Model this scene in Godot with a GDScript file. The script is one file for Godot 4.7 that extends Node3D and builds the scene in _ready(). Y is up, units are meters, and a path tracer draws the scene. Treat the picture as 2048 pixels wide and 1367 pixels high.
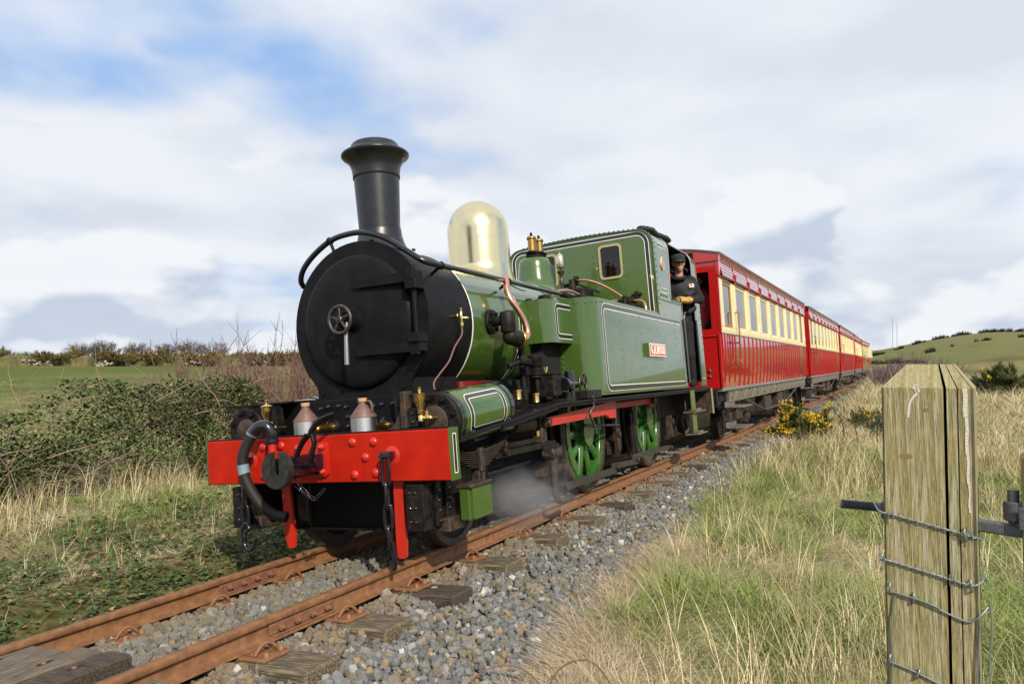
extends Node3D
# A narrow-gauge steam train on a canted curve. Track frame: x to the near side, y up from the rail top, z towards the front; the buffer beam face is z = 0.

const CANT := 0.085
const KEYS_Z := [14.0, 7.0, 0.0, -8.0, -18.6, -30.7, -42.7, -54.7, -66.0, -105.0, -150.0, -230.0]
const KEYS_X := [0.134, 0.034, 0.0, 0.044, 0.21, 0.42, 0.57, 0.66, 0.95, 1.9, 3.2, 9.0]
const KEYS_Y := [0.0, 0.0, 0.0, 0.0, 0.075, 0.165, 0.26, 0.35, 0.45, 0.9, 1.75, 3.2]
var M := {}
var rng := RandomNumberGenerator.new()
var used := {}
var nz := FastNoiseLite.new()
var nz2 := FastNoiseLite.new()

class Mb:
	var v := PackedVector3Array()
	var n := PackedVector3Array()
	var c := PackedColorArray()
	var u := PackedVector2Array()
	var col := Color.WHITE
	var uv := Vector2.ZERO

	func tri(a: Vector3, b: Vector3, d: Vector3, na: Vector3, nb: Vector3, nd: Vector3) -> void:
		if (b - a).cross(d - a).dot(na + nb + nd) > 0.0:
			v.append(a); v.append(d); v.append(b)
			n.append(na); n.append(nd); n.append(nb)
		else:
			v.append(a); v.append(b); v.append(d)
			n.append(na); n.append(nb); n.append(nd)
		for i in 3:
			c.append(col)
			u.append(uv)

	func flat(a: Vector3, b: Vector3, d: Vector3, away: Vector3) -> void:
		var m := (b - a).cross(d - a)
		if m.length_squared() < 1e-16:
			return
		m = m.normalized()
		if m.dot((a + b + d) / 3.0 - away) < 0.0:
			m = -m
		tri(a, b, d, m, m, m)

	func quad(a: Vector3, b: Vector3, d: Vector3, e: Vector3, nn: Vector3) -> void:
		tri(a, b, d, nn, nn, nn)
		tri(a, d, e, nn, nn, nn)

	func quad4(a: Vector3, b: Vector3, d: Vector3, e: Vector3, na: Vector3, nb: Vector3, nd: Vector3, ne: Vector3) -> void:
		tri(a, b, d, na, nb, nd)
		tri(a, d, e, na, nd, ne)

	# a box with its edges chamfered by bev
	func box(ce: Vector3, s: Vector3, bev := 0.0, bs := Basis()) -> void:
		var h := s * 0.5
		bev = minf(bev, minf(h.x, minf(h.y, h.z)) * 0.9)
		if bev <= 0.0:
			for ax in 3:
				for sg in [-1.0, 1.0]:
					var nn := Vector3.ZERO
					nn[ax] = sg
					var p := Vector3.ZERO; var q := Vector3.ZERO
					p[(ax + 1) % 3] = h[(ax + 1) % 3]
					q[(ax + 2) % 3] = h[(ax + 2) % 3]
					var o := nn * h[ax]
					quad(ce + bs * (o - p - q), ce + bs * (o + p - q), ce + bs * (o + p + q), ce + bs * (o - p + q), bs * nn)
			return
		var g := h - Vector3.ONE * bev
		for ax in 3:
			var b1 := (ax + 1) % 3
			var b2 := (ax + 2) % 3
			for sg in [-1.0, 1.0]:
				var nn := Vector3.ZERO
				nn[ax] = sg
				var o := nn * h[ax]
				var p := Vector3.ZERO; var q := Vector3.ZERO
				p[b1] = g[b1]; q[b2] = g[b2]
				quad(ce + bs * (o - p - q), ce + bs * (o + p - q), ce + bs * (o + p + q), ce + bs * (o - p + q), bs * nn)
			for s1 in [-1.0, 1.0]:
				for s2 in [-1.0, 1.0]:
					var e1 := Vector3.ZERO; var e2 := Vector3.ZERO
					e1[b1] = s1 * h[b1]; e1[b2] = s2 * g[b2]
					e2[b1] = s1 * g[b1]; e2[b2] = s2 * h[b2]
					var l := Vector3.ZERO
					l[ax] = g[ax]
					var nn := Vector3.ZERO
					nn[b1] = s1; nn[b2] = s2
					quad(ce + bs * (e1 - l), ce + bs * (e1 + l), ce + bs * (e2 + l), ce + bs * (e2 - l), bs * nn.normalized())
		for sx in [-1.0, 1.0]:
			for sy in [-1.0, 1.0]:
				for sz in [-1.0, 1.0]:
					var nn := Vector3(sx, sy, sz).normalized()
					tri(ce + bs * Vector3(sx * h.x, sy * g.y, sz * g.z), ce + bs * Vector3(sx * g.x, sy * h.y, sz * g.z), ce + bs * Vector3(sx * g.x, sy * g.y, sz * h.z), bs * nn, bs * nn, bs * nn)

	func span(a: Vector3, b: Vector3, bev := 0.0) -> void:
		box((a + b) * 0.5, (b - a).abs(), bev)

	# a profile of (radius, height) turned about the local y axis
	func lathe(prof: Array, tf: Transform3D, seg := 24, a0 := 0.0, a1 := TAU) -> void:
		var k := prof.size()
		var nr: Array[Vector2] = []
		for i in k - 1:
			var d: Vector2 = prof[i + 1] - prof[i]
			nr.append(Vector2(d.y, -d.x).normalized() if d.length_squared() > 1e-14 else Vector2.ZERO)
		for i in k - 1:
			var p: Vector2 = prof[i]
			var q: Vector2 = prof[i + 1]
			if nr[i] == Vector2.ZERO:
				continue
			var n0 := nr[i]
			var n1 := nr[i]
			if i > 0 and nr[i - 1].dot(nr[i]) > 0.72:
				n0 = (nr[i - 1] + nr[i]).normalized()
			if i < k - 2 and nr[i + 1].dot(nr[i]) > 0.72:
				n1 = (nr[i + 1] + nr[i]).normalized()
			for j in seg:
				var t0 := a0 + (a1 - a0) * j / seg
				var t1 := a0 + (a1 - a0) * (j + 1) / seg
				var e0 := Vector3(cos(t0), 0, sin(t0))
				var e1 := Vector3(cos(t1), 0, sin(t1))
				var up := Vector3.UP
				var A := tf * (e0 * p.x + up * p.y)
				var B := tf * (e1 * p.x + up * p.y)
				var C := tf * (e1 * q.x + up * q.y)
				var D := tf * (e0 * q.x + up * q.y)
				var bb := tf.basis
				var na := (bb * (e0 * n0.x + up * n0.y)).normalized()
				var nb := (bb * (e1 * n0.x + up * n0.y)).normalized()
				var nc := (bb * (e1 * n1.x + up * n1.y)).normalized()
				var nd := (bb * (e0 * n1.x + up * n1.y)).normalized()
				if p.x > 1e-6:
					tri(A, B, C, na, nb, nc)
				if q.x > 1e-6:
					tri(A, C, D, na, nc, nd)

	func cyl(a: Vector3, b: Vector3, r: float, seg := 14, r2 := -1.0, bev := 0.0) -> void:
		if r2 < 0.0:
			r2 = r
		var L := a.distance_to(b)
		if bev > 0.0:
			lathe([Vector2(0, 0), Vector2(r - bev, 0), Vector2(r, bev), Vector2(r2, L - bev), Vector2(r2 - bev, L), Vector2(0, L)], _to(a, b), seg)
		else:
			lathe([Vector2(0, 0), Vector2(r, 0), Vector2(r2, L), Vector2(0, L)], _to(a, b), seg)

	func _to(a: Vector3, b: Vector3) -> Transform3D:
		var y := (b - a).normalized()
		var x := y.cross(Vector3.FORWARD if absf(y.z) < 0.9 else Vector3.RIGHT).normalized()
		return Transform3D(Basis(x, y, x.cross(y)), a)

	func ball(ce: Vector3, r: float, seg := 12, squash := 1.0, bs := Basis()) -> void:
		var pr := []
		var k := maxi(4, seg / 2)
		for i in k + 1:
			var a := -PI / 2 + PI * i / k
			pr.append(Vector2(maxf(r * cos(a), 0.0) if i > 0 and i < k else 0.0, r * squash * sin(a)))
		lathe(pr, Transform3D(bs, ce), seg)

	# a dome (rivet, bolt head) on a surface with normal nn
	func dome(ce: Vector3, nn: Vector3, r: float, hgt: float, seg := 8) -> void:
		lathe([Vector2(r, 0), Vector2(r * 0.92, hgt * 0.45), Vector2(r * 0.6, hgt * 0.85), Vector2(0, hgt)], _to(ce, ce + nn), seg)

	func hexbolt(ce: Vector3, nn: Vector3, r: float, hgt: float) -> void:
		lathe([Vector2(r, 0), Vector2(r, hgt * 0.85), Vector2(r * 0.85, hgt), Vector2(0, hgt)], _to(ce, ce + nn), 6)

	func tube(pts: Array, r, seg := 10, caps := true, squash := 1.0, up := Vector3.ZERO) -> void:
		var k := pts.size()
		var prev := up
		var rings := []
		var norms := []
		for i in k:
			var t: Vector3 = (pts[mini(i + 1, k - 1)] - pts[maxi(i - 1, 0)]).normalized()
			if prev == Vector3.ZERO:
				prev = Vector3.UP if absf(t.y) < 0.9 else Vector3.RIGHT
			var x := (prev - t * prev.dot(t)).normalized()
			prev = x
			var y := t.cross(x)
			var rr: float = r[i] if r is Array else r
			var ring := []
			var nm := []
			for j in seg:
				var a := TAU * j / seg
				ring.append(pts[i] + x * (cos(a) * rr) + y * (sin(a) * rr * squash))
				nm.append((x * cos(a) * squash + y * sin(a)).normalized())
			rings.append(ring)
			norms.append(nm)
		for i in k - 1:
			for j in seg:
				var j2 := (j + 1) % seg
				quad4(rings[i][j], rings[i][j2], rings[i + 1][j2], rings[i + 1][j], norms[i][j], norms[i][j2], norms[i + 1][j2], norms[i + 1][j])
		if caps:
			for e in [0, k - 1]:
				var t: Vector3 = (pts[0] - pts[1]).normalized() if e == 0 else (pts[k - 1] - pts[k - 2]).normalized()
				for j in seg:
					tri(pts[e], rings[e][j], rings[e][(j + 1) % seg], t, t, t)

	# a closed outline (x, y) extruded from z0 to z1 of tf; corners under ~40 degrees are smooth
	func prism(poly: Array, z0: float, z1: float, tf := Transform3D(), caps := true) -> void:
		var k := poly.size()
		var area := 0.0
		for i in k:
			area += poly[i].cross(poly[(i + 1) % k])
		var sgn := 1.0 if area > 0.0 else -1.0
		var en: Array[Vector2] = []
		for i in k:
			var d: Vector2 = (poly[(i + 1) % k] - poly[i]).normalized()
			en.append(Vector2(d.y, -d.x) * sgn)
		for i in k:
			var p: Vector2 = poly[i]
			var q: Vector2 = poly[(i + 1) % k]
			var m0 := en[i]
			var m1 := en[i]
			if en[(i + k - 1) % k].dot(en[i]) > 0.75:
				m0 = (en[(i + k - 1) % k] + en[i]).normalized()
			if en[(i + 1) % k].dot(en[i]) > 0.75:
				m1 = (en[(i + 1) % k] + en[i]).normalized()
			var a0 := tf.basis * Vector3(m0.x, m0.y, 0)
			var a1 := tf.basis * Vector3(m1.x, m1.y, 0)
			quad4(tf * Vector3(p.x, p.y, z0), tf * Vector3(q.x, q.y, z0), tf * Vector3(q.x, q.y, z1), tf * Vector3(p.x, p.y, z1), a0, a1, a1, a0)
		if caps:
			var ix := Geometry2D.triangulate_polygon(PackedVector2Array(poly))
			var f := tf.basis.z.normalized() * signf(z1 - z0)
			for i in range(0, ix.size(), 3):
				var a: Vector2 = poly[ix[i]]; var b: Vector2 = poly[ix[i + 1]]; var d: Vector2 = poly[ix[i + 2]]
				tri(tf * Vector3(a.x, a.y, z1), tf * Vector3(b.x, b.y, z1), tf * Vector3(d.x, d.y, z1), f, f, f)
				tri(tf * Vector3(a.x, a.y, z0), tf * Vector3(b.x, b.y, z0), tf * Vector3(d.x, d.y, z0), -f, -f, -f)

	# a flat strip of the given width that follows pts on a surface with the normals nn (one Vector3 or one per point)
	func ribbon(pts: Array, nn, width: float, closed := true) -> void:
		var k := pts.size()
		var L := []; var R := []; var N := []
		for i in k:
			var a: Vector3 = pts[(i + k - 1) % k] if closed else pts[maxi(i - 1, 0)]
			var b: Vector3 = pts[(i + 1) % k] if closed else pts[mini(i + 1, k - 1)]
			var m: Vector3 = nn[i] if nn is Array else nn
			var s := (b - a).normalized().cross(m).normalized() * width * 0.5
			L.append(pts[i] - s); R.append(pts[i] + s); N.append(m)
		for i in (k if closed else k - 1):
			var j := (i + 1) % k
			quad4(L[i], L[j], R[j], R[i], N[i], N[j], N[j], N[i])

	func mesh() -> ArrayMesh:
		var a := []
		a.resize(Mesh.ARRAY_MAX)
		a[Mesh.ARRAY_VERTEX] = v
		a[Mesh.ARRAY_NORMAL] = n
		a[Mesh.ARRAY_COLOR] = c
		a[Mesh.ARRAY_TEX_UV] = u
		var m := ArrayMesh.new()
		if v.size():
			m.add_surface_from_arrays(Mesh.PRIMITIVE_TRIANGLES, a)
		return m


func mb() -> Mb:
	return Mb.new()

func numbered(called: String, parent: Node) -> String:
	var key := str(parent.get_instance_id()) + called
	used[key] = used.get(key, 0) + 1
	return called if used[key] == 1 else "%s_%03d" % [called, used[key] - 1]

func put(called: String, mesh: Mesh, m: Material, parent: Node = self, tf := Transform3D()) -> MeshInstance3D:
	var o := MeshInstance3D.new()
	o.name = numbered(called, parent)
	o.mesh = mesh
	o.material_override = m
	o.transform = tf
	parent.add_child(o, true)
	return o

func obj(called: String, b: Mb, m: Material, parent: Node = self, tf := Transform3D()) -> MeshInstance3D:
	return put(called, b.mesh(), m, parent, tf)

func tag(o: Node, label: String, category := "", group := "", kind := "") -> Node:
	if label: o.set_meta("label", label)
	if category: o.set_meta("category", category)
	if group: o.set_meta("group", group)
	if kind: o.set_meta("kind", kind)
	return o

func thing(called: String, label: String, category: String, tf := Transform3D(), group := "") -> Node3D:
	var o := Node3D.new()
	o.name = numbered(called, self)
	add_child(o, true)
	o.transform = tf
	tag(o, label, category, group)
	return o

func copy(root: Node, tf: Transform3D, label := "") -> Node:
	var r := root.duplicate()
	r.name = numbered(str(root.name), self)
	add_child(r, true)
	r.transform = tf
	if label: r.set_meta("label", label)
	return r

func stuff_part(o: Node) -> Node:
	o.set_meta("kind", "stuff")
	return o

func scatter(called: String, mesh: Mesh, m: Material, xf: Array, cols: Array, parent: Node = self) -> MultiMeshInstance3D:
	var mm := MultiMesh.new()
	mm.transform_format = MultiMesh.TRANSFORM_3D
	mm.use_colors = cols.size() > 0
	mm.mesh = mesh
	mm.instance_count = xf.size()
	for i in xf.size():
		mm.set_instance_transform(i, xf[i])
		if cols.size():
			mm.set_instance_color(i, cols[i])
	var o := MultiMeshInstance3D.new()
	o.name = numbered(called, parent)
	o.multimesh = mm
	o.material_override = m
	parent.add_child(o, true)
	return o

func V(x: float, y: float, z: float) -> Vector3:
	return Vector3(x, y, z)

func lin(r: float, g: float, b: float) -> Color:
	return Color(r, g, b).linear_to_srgb()

func rrect(w: float, h: float, r: float, k := 5, ce := Vector2.ZERO) -> Array:
	var out := []
	for q in 4:
		var o := Vector2((w / 2 - r) * (1 if q == 0 or q == 3 else -1), (h / 2 - r) * (1 if q < 2 else -1))
		for i in k + 1:
			var a := PI / 2 * (q + float(i) / k)
			out.append(ce + o + Vector2(cos(a), sin(a)) * r)
	return out

func circle(r: float, k := 24, ce := Vector2.ZERO) -> Array:
	var out := []
	for i in k:
		out.append(ce + Vector2(cos(TAU * i / k), sin(TAU * i / k)) * r)
	return out

func smooth_pts(pts: Array, k := 6) -> Array:
	var out := []
	var n := pts.size()
	for i in n - 1:
		var a: Vector3 = pts[maxi(i - 1, 0)]; var b: Vector3 = pts[i]; var c: Vector3 = pts[i + 1]; var d: Vector3 = pts[mini(i + 2, n - 1)]
		for j in k:
			out.append(b.cubic_interpolate(c, a, d, float(j) / k))
	out.append(pts[n - 1])
	return out

func key_at(z: float, ks: Array) -> float:
	for i in KEYS_Z.size() - 1:
		if z >= KEYS_Z[i + 1] or i == KEYS_Z.size() - 2:
			var t: float = (z - KEYS_Z[i]) / (KEYS_Z[i + 1] - KEYS_Z[i])
			if i == 0 and t < 0.0:
				return ks[0]
			t = minf(t, 1.0)
			return cubic_interpolate(ks[i], ks[i + 1], ks[maxi(i - 1, 0)], ks[mini(i + 2, ks.size() - 1)], t)
	return ks[0]

func cant_at(z: float) -> float:
	return lerpf(CANT, 0.05, smoothstep(-6.5, -12.0, z))

# the track's centre at rail top: place, heading and cant
func trk(z: float) -> Transform3D:
	var x := key_at(z, KEYS_X)
	var y := key_at(z, KEYS_Y)
	var d := Vector3(key_at(z + 0.4, KEYS_X) - key_at(z - 0.4, KEYS_X), key_at(z + 0.4, KEYS_Y) - key_at(z - 0.4, KEYS_Y), 0.8).normalized()
	var r := Vector3.UP.cross(d).normalized()
	var b := Basis(r, d.cross(r), d)
	return Transform3D(b * Basis(Vector3.BACK, cant_at(z)), Vector3(x, y, z))

func noise_tex(freq: float, c0: Color, c1: Color, mid := -1.0, typ := FastNoiseLite.TYPE_SIMPLEX_SMOOTH, size := 512, bump := false, seed_ := 1, cm = null) -> NoiseTexture2D:
	var f := FastNoiseLite.new()
	f.noise_type = typ
	f.frequency = freq
	f.seed = seed_
	f.fractal_type = FastNoiseLite.FRACTAL_FBM
	f.fractal_octaves = 5
	var t := NoiseTexture2D.new()
	t.width = size
	t.height = size
	t.seamless = true
	t.noise = f
	if bump:
		t.as_normal_map = true
		t.bump_strength = mid
	else:
		var g := Gradient.new()
		g.set_color(0, c0)
		g.set_color(1, c1)
		if mid > 0.0:
			g.set_offset(0, 0.5 - mid)
			g.set_offset(1, 0.5 + mid)
			if cm != null:
				g.add_point(0.5, cm)
		t.color_ramp = g
	return t

func mat(c: Color, rough := 0.5, metal := 0.0, coat := 0.0) -> StandardMaterial3D:
	var m := StandardMaterial3D.new()
	m.albedo_color = c
	m.roughness = rough
	m.metallic = metal
	if coat > 0.0:
		m.clearcoat_enabled = true
		m.clearcoat = coat
		m.clearcoat_roughness = 0.04
	return m

# a surface whose colour wanders between two tones, laid on by three planes
func mottled(c0: Color, c1: Color, freq: float, scale: float, rough: float, metal := 0.0, bump := 0.0, cm = null, sd := 1) -> StandardMaterial3D:
	var m := mat(Color.WHITE, rough, metal)
	m.albedo_texture = noise_tex(freq, c0, c1, 0.3, FastNoiseLite.TYPE_SIMPLEX_SMOOTH, 512, false, sd, cm)
	m.uv1_triplanar = true
	m.uv1_scale = Vector3.ONE * scale
	if bump > 0.0:
		m.normal_enabled = true
		m.normal_texture = noise_tex(freq * 3.0, Color.BLACK, Color.WHITE, 8.0, FastNoiseLite.TYPE_SIMPLEX_SMOOTH, 512, true, sd + 7)
		m.normal_scale = bump
	return m
func _ready() -> void:
	rng.seed = 11
	nz.seed = 5
	nz.frequency = 1.0
	nz.fractal_octaves = 4
	nz2.seed = 17
	nz2.frequency = 1.0
	nz2.fractal_octaves = 2
	var cam := Camera3D.new()
	cam.name = "camera"
	cam.fov = rad_to_deg(2.0 * atan(683.5 / 1455.08))
	cam.near = 0.05
	cam.far = 4000.0
	add_child(cam)
	cam.position = Vector3(3.1888, 1.2423, 3.572)
	cam.rotation = Vector3(0.0376, 0.4766, 0.0)
	cam.current = true
	var env := Environment.new()
	env.background_mode = Environment.BG_SKY
	env.tonemap_mode = Environment.TONE_MAPPER_LINEAR
	env.tonemap_exposure = 1.0
	env.sdfgi_enabled = true
	env.ssao_enabled = true
	env.ssil_enabled = true
	env.sky = Sky.new()
	env.sky.sky_material = make_sky()
	env.volumetric_fog_enabled = true
	env.volumetric_fog_density = 0.0
	var we := WorldEnvironment.new()
	we.name = "world"
	we.environment = env
	add_child(we)
	var sun := DirectionalLight3D.new()
	sun.name = "sun"
	sun.light_energy = 1.6
	sun.light_color = Color(1.0, 0.95, 0.87)
	sun.light_angular_distance = 0.6
	sun.shadow_enabled = true
	add_child(sun)
	var az := deg_to_rad(46.0)
	var el := deg_to_rad(36.0)
	var to_sun := Vector3(sin(az) * cos(el), sin(el), cos(az) * cos(el))
	sun.look_at_from_position(to_sun * 50.0, Vector3.ZERO, Vector3.UP)
	make_materials()
	build_ground()
	build_track()
	build_locomotive()
	build_train()
	build_people()
	build_posts()
	build_plants()
	build_far()
	build_steam()

func make_sky() -> PanoramaSkyMaterial:
	var w := 2048
	var h := 1024
	var im := Image.create_empty(w, h, false, Image.FORMAT_RGBF)
	im.fill(Color(0.09, 0.10, 0.05))
	var a := FastNoiseLite.new()
	a.seed = 21
	a.noise_type = FastNoiseLite.TYPE_SIMPLEX_SMOOTH
	a.frequency = 1.0
	a.fractal_type = FastNoiseLite.FRACTAL_FBM
	a.fractal_octaves = 6
	a.fractal_gain = 0.5
	var b := FastNoiseLite.new()
	b.seed = 8
	b.frequency = 1.0
	b.fractal_octaves = 3
	# clearings and banks of cloud: azimuth from -Z towards +X, elevation, their widths (degrees) and strength
	var holes := [[-23.0, 24.5, 9.0, 5.0, 0.75], [-57.0, 11.0, 13.0, 1.6, 1.05], [-44.5, 11.0, 5.0, 3.0, 0.7], [-62.0, 3.0, 14.0, 1.0, 0.25], [-20.0, 16.0, 9.0, 4.0, 0.4],
		[-9.0, 8.0, 12.0, 2.0, 0.5], [6.0, 4.6, 9.0, 1.8, 0.6], [-38.0, 16.0, 9.0, 3.0, 0.2], [-24.0, 10.0, 8.0, 3.0, 0.3], [40.0, 16.0, 18.0, 5.0, 0.4], [110.0, 20.0, 25.0, 6.0, 0.4], [-140.0, 25.0, 25.0, 8.0, 0.4]]
	for j in h / 2 + 6:
		var el := PI / 2 - (j + 0.5) * PI / h
		var ce := cos(el)
		var se := sin(el)
		var eld := rad_to_deg(el)
		for i in w:
			var az := ((i + 0.5) / w - 0.5) * TAU
			var azd := rad_to_deg(az)
			var s := maxf(se, 0.0) + 0.16
			var px := sin(az) * ce / s
			var pz := -cos(az) * ce / s
			var n1 := a.get_noise_3d(px * 0.42, pz * 0.42, 3.0)
			var n2 := a.get_noise_3d(px * 1.4 + 9.0, pz * 1.4, 7.0 + se * 2.0)
			var sh := b.get_noise_3d(px * 0.8 + 0.25, pz * 0.8 + 0.25, 1.0)
			var cover := 0.74 + n1 * 0.85 + n2 * 0.30
			for q in holes:
				var dx: float = (azd - q[0]) / q[2]
				var dy: float = (eld - q[1]) / q[3]
				var e2 := dx * dx + dy * dy
				if e2 < 6.0:
					cover -= q[4] * exp(-e2)
			cover = smoothstep(0.10, 0.66, clampf(cover, 0.0, 1.0))
			var lowf := exp(-maxf(eld, 0.0) / 9.0)
			var blue := Color(0.24, 0.46, 0.86).lerp(Color(0.47, 0.70, 0.94), lowf)
			# the high sheet of cloud: white with soft grey-blue undersides
			var under := clampf(0.40 + sh * 0.9 - n2 * 1.1, 0.0, 1.0) * (0.40 + 0.3 * lowf)
			var cl := Color(0.85, 0.89, 0.955).lerp(Color(0.53, 0.60, 0.72), under)
			var c := blue.lerp(cl, cover)
			# heaped clouds low down, bright along their upper edges
			if eld < 19.0:
				var ux := sin(az) * 11.0
				var uz := cos(az) * 11.0
				var h0 := a.get_noise_3d(ux * 0.20, eld * 0.085, uz * 0.20)
				var h1 := a.get_noise_3d(ux * 0.20 + 0.05, (eld + 1.6) * 0.085, uz * 0.20)
				var band := 0.22 * exp(-pow((eld - 7.6) / 3.0, 2.0)) + 0.12 * exp(-pow((eld - 2.5) / 1.6, 2.0)) - 0.20 * exp(-pow((eld - 11.0) / 1.6, 2.0)) * exp(-pow((azd + 54.0) / 16.0, 2.0))
				var den := smoothstep(0.02, 0.13, h0 + band * 0.75 - 0.05) * smoothstep(19.0, 13.0, eld) * smoothstep(-0.5, 1.5, eld)
				var lit := clampf(0.46 + (h0 - h1) * 4.2 + (eld - 6.0) * 0.055, 0.0, 1.0)
				c = c.lerp(Color(0.55, 0.63, 0.755).lerp(Color(0.91, 0.93, 0.97), lit), den * 0.88)
			# thin warm-grey smoke hanging to the right of the engine
			var sx := (azd + 2.0 - (eld - 14.0) * 0.25) / 13.5
			var sy := (eld - 15.0 - (azd + 2.0) * 0.22) / 6.5
			var sp := a.get_noise_3d(azd * 0.10, eld * 0.16, 40.0)
			var sm := smoothstep(0.25, 0.85, exp(-sx * sx - sy * sy) * 1.15 + sp * 0.9 - 0.05)
			var sp2 := a.get_noise_3d(azd * 0.10 + 0.15, eld * 0.16 + 0.2, 40.0)
			c = c.lerp(Color(0.715, 0.695, 0.695).lerp(Color(0.86, 0.86, 0.87), clampf(0.5 + (sp - sp2) * 5.0, 0.0, 1.0)), sm * 0.75)
			im.set_pixel(i, j, c)
	var m := PanoramaSkyMaterial.new()
	m.panorama = ImageTexture.create_from_image(im)
	return m

func make_materials() -> void:
	M.green = mat(lin(0.048, 0.097, 0.016), 0.2, 0.0, 0.9)
	for g in [M.green]:
		g.uv1_triplanar = true
		g.uv1_scale = Vector3.ONE * 0.9
		g.roughness_texture = noise_tex(0.012, Color(0.55, 0.55, 0.55), Color(1.0, 1.0, 1.0), 0.35, FastNoiseLite.TYPE_SIMPLEX_SMOOTH, 512, false, 15)
		g.roughness = 0.3
		g.normal_enabled = true
		g.normal_texture = noise_tex(0.006, Color.BLACK, Color.WHITE, 3.0, FastNoiseLite.TYPE_SIMPLEX_SMOOTH, 512, true, 16)
		g.normal_scale = 0.05
	M.green_dark = mat(lin(0.05, 0.10, 0.025), 0.3, 0.0, 0.4)
	M.black_gloss = mat(lin(0.006, 0.007, 0.012), 0.2, 0.0, 0.6)
	M.black = mat(lin(0.006, 0.006, 0.007), 0.45)
	M.black.metallic_specular = 0.28
	M.smokebox = mottled(lin(0.006, 0.006, 0.008), lin(0.011, 0.0105, 0.0115), 0.008, 1.2, 0.46, 0.0, 0.0, null, 3)
	M.smokebox.metallic_specular = 0.24
	M.grime = mottled(lin(0.005, 0.005, 0.005), lin(0.024, 0.018, 0.015), 0.012, 2.0, 0.5, 0.0, 0.25, null, 4)
	M.grime.metallic_specular = 0.3
	M.brown_grime = mottled(lin(0.018, 0.013, 0.010), lin(0.070, 0.042, 0.028), 0.012, 2.0, 0.6, 0.0, 0.2, null, 5)
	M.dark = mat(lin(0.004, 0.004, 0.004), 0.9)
	M.red = mat(lin(0.46, 0.020, 0.010), 0.3, 0.0, 0.25)
	M.red_beam = mottled(lin(0.44, 0.017, 0.006), lin(0.36, 0.012, 0.005), 0.006, 1.2, 0.36, 0.0, 0.02, null, 6)
	M.red_beam.metallic_specular = 0.3
	M.red_rod = mat(lin(0.46, 0.028, 0.014), 0.45)
	M.white_line = mat(lin(0.78, 0.77, 0.70), 0.35)
	M.black_line = mat(lin(0.008, 0.008, 0.014), 0.3, 0.0, 0.4)
	M.brass = mat(lin(0.80, 0.58, 0.22), 0.22, 1.0)
	M.dome = mat(lin(0.88, 0.76, 0.47), 0.24, 1.0)
	M.dome.roughness_texture = noise_tex(0.01, Color(0.6, 0.6, 0.6), Color(1.6, 1.6, 1.6), 0.4, FastNoiseLite.TYPE_SIMPLEX_SMOOTH, 256, false, 12)
	M.dome.uv1_triplanar = true
	M.brass_old = mottled(lin(0.55, 0.36, 0.12), lin(0.34, 0.19, 0.06), 0.02, 4.0, 0.35, 1.0)
	M.copper = mat(lin(0.82, 0.42, 0.28), 0.28, 1.0)
	M.copper_dull = mottled(lin(0.20, 0.105, 0.085), lin(0.115, 0.070, 0.065), 0.02, 4.0, 0.55, 0.2)
	M.steel = mat(lin(0.36, 0.35, 0.34), 0.35, 0.9)
	M.steel_worn = mottled(lin(0.13, 0.115, 0.105), lin(0.05, 0.042, 0.038), 0.015, 3.0, 0.42, 0.7)
	M.tin = mat(lin(0.72, 0.73, 0.74), 0.33, 1.0)
	M.cork = mottled(lin(0.62, 0.36, 0.17), lin(0.42, 0.22, 0.10), 0.03, 8.0, 0.9)
	M.rust = mottled(lin(0.245, 0.117, 0.047), lin(0.140, 0.064, 0.028), 0.010, 2.2, 0.7, 0.0, 0.25, lin(0.195, 0.089, 0.036), 9)
	M.rail_top = mottled(lin(0.36, 0.16, 0.075), lin(0.26, 0.11, 0.055), 0.010, 2.2, 0.5, 0.15, 0.1, null, 10)
	M.wheel_green = mat(lin(0.028, 0.103, 0.016), 0.25, 0.0, 0.5)
	M.tyre = mottled(lin(0.035, 0.025, 0.020), lin(0.09, 0.06, 0.045), 0.014, 2.0, 0.5, 0.2)
	M.rubber = mottled(lin(0.006, 0.0055, 0.005), lin(0.016, 0.014, 0.012), 0.03, 3.0, 0.65)
	M.glass = mat(Color(0.22, 0.26, 0.31, 0.5), 0.02)
	M.glass.transparency = BaseMaterial3D.TRANSPARENCY_ALPHA
	M.glass.metallic_specular = 0.6
	M.cab_glass = mat(Color(0.03, 0.035, 0.05, 0.72), 0.03)
	M.cab_glass.transparency = BaseMaterial3D.TRANSPARENCY_ALPHA
	M.coach_red = mat(lin(0.37, 0.010, 0.010), 0.16, 0.0, 0.9)
	M.slat = mat(lin(0.40, 0.03, 0.04), 0.12, 0.0, 1.0)
	M.slat.metallic_specular = 0.9
	M.coach_dark = mat(lin(0.20, 0.005, 0.008), 0.25, 0.0, 0.5)
	M.cream = mottled(lin(0.78, 0.70, 0.40), lin(0.70, 0.61, 0.33), 0.006, 1.2, 0.42)
	M.cream_frame = mat(lin(0.62, 0.48, 0.22), 0.45)
	M.wood_frame = mottled(lin(0.36, 0.20, 0.07), lin(0.24, 0.12, 0.04), 0.01, 3.0, 0.5)
	M.sole = mottled(lin(0.20, 0.17, 0.12), lin(0.10, 0.085, 0.06), 0.008, 1.2, 0.5, 0.0, 0.1, null, 14)
	M.tread = mottled(lin(0.22, 0.20, 0.19), lin(0.11, 0.085, 0.075), 0.015, 3.0, 0.6, 0.3, 0.2)
	M.roof = mat(lin(0.10, 0.095, 0.09), 0.6)
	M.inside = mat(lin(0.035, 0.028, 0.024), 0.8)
	M.stay = mat(lin(0.30, 0.30, 0.31), 0.45, 0.6)

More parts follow.
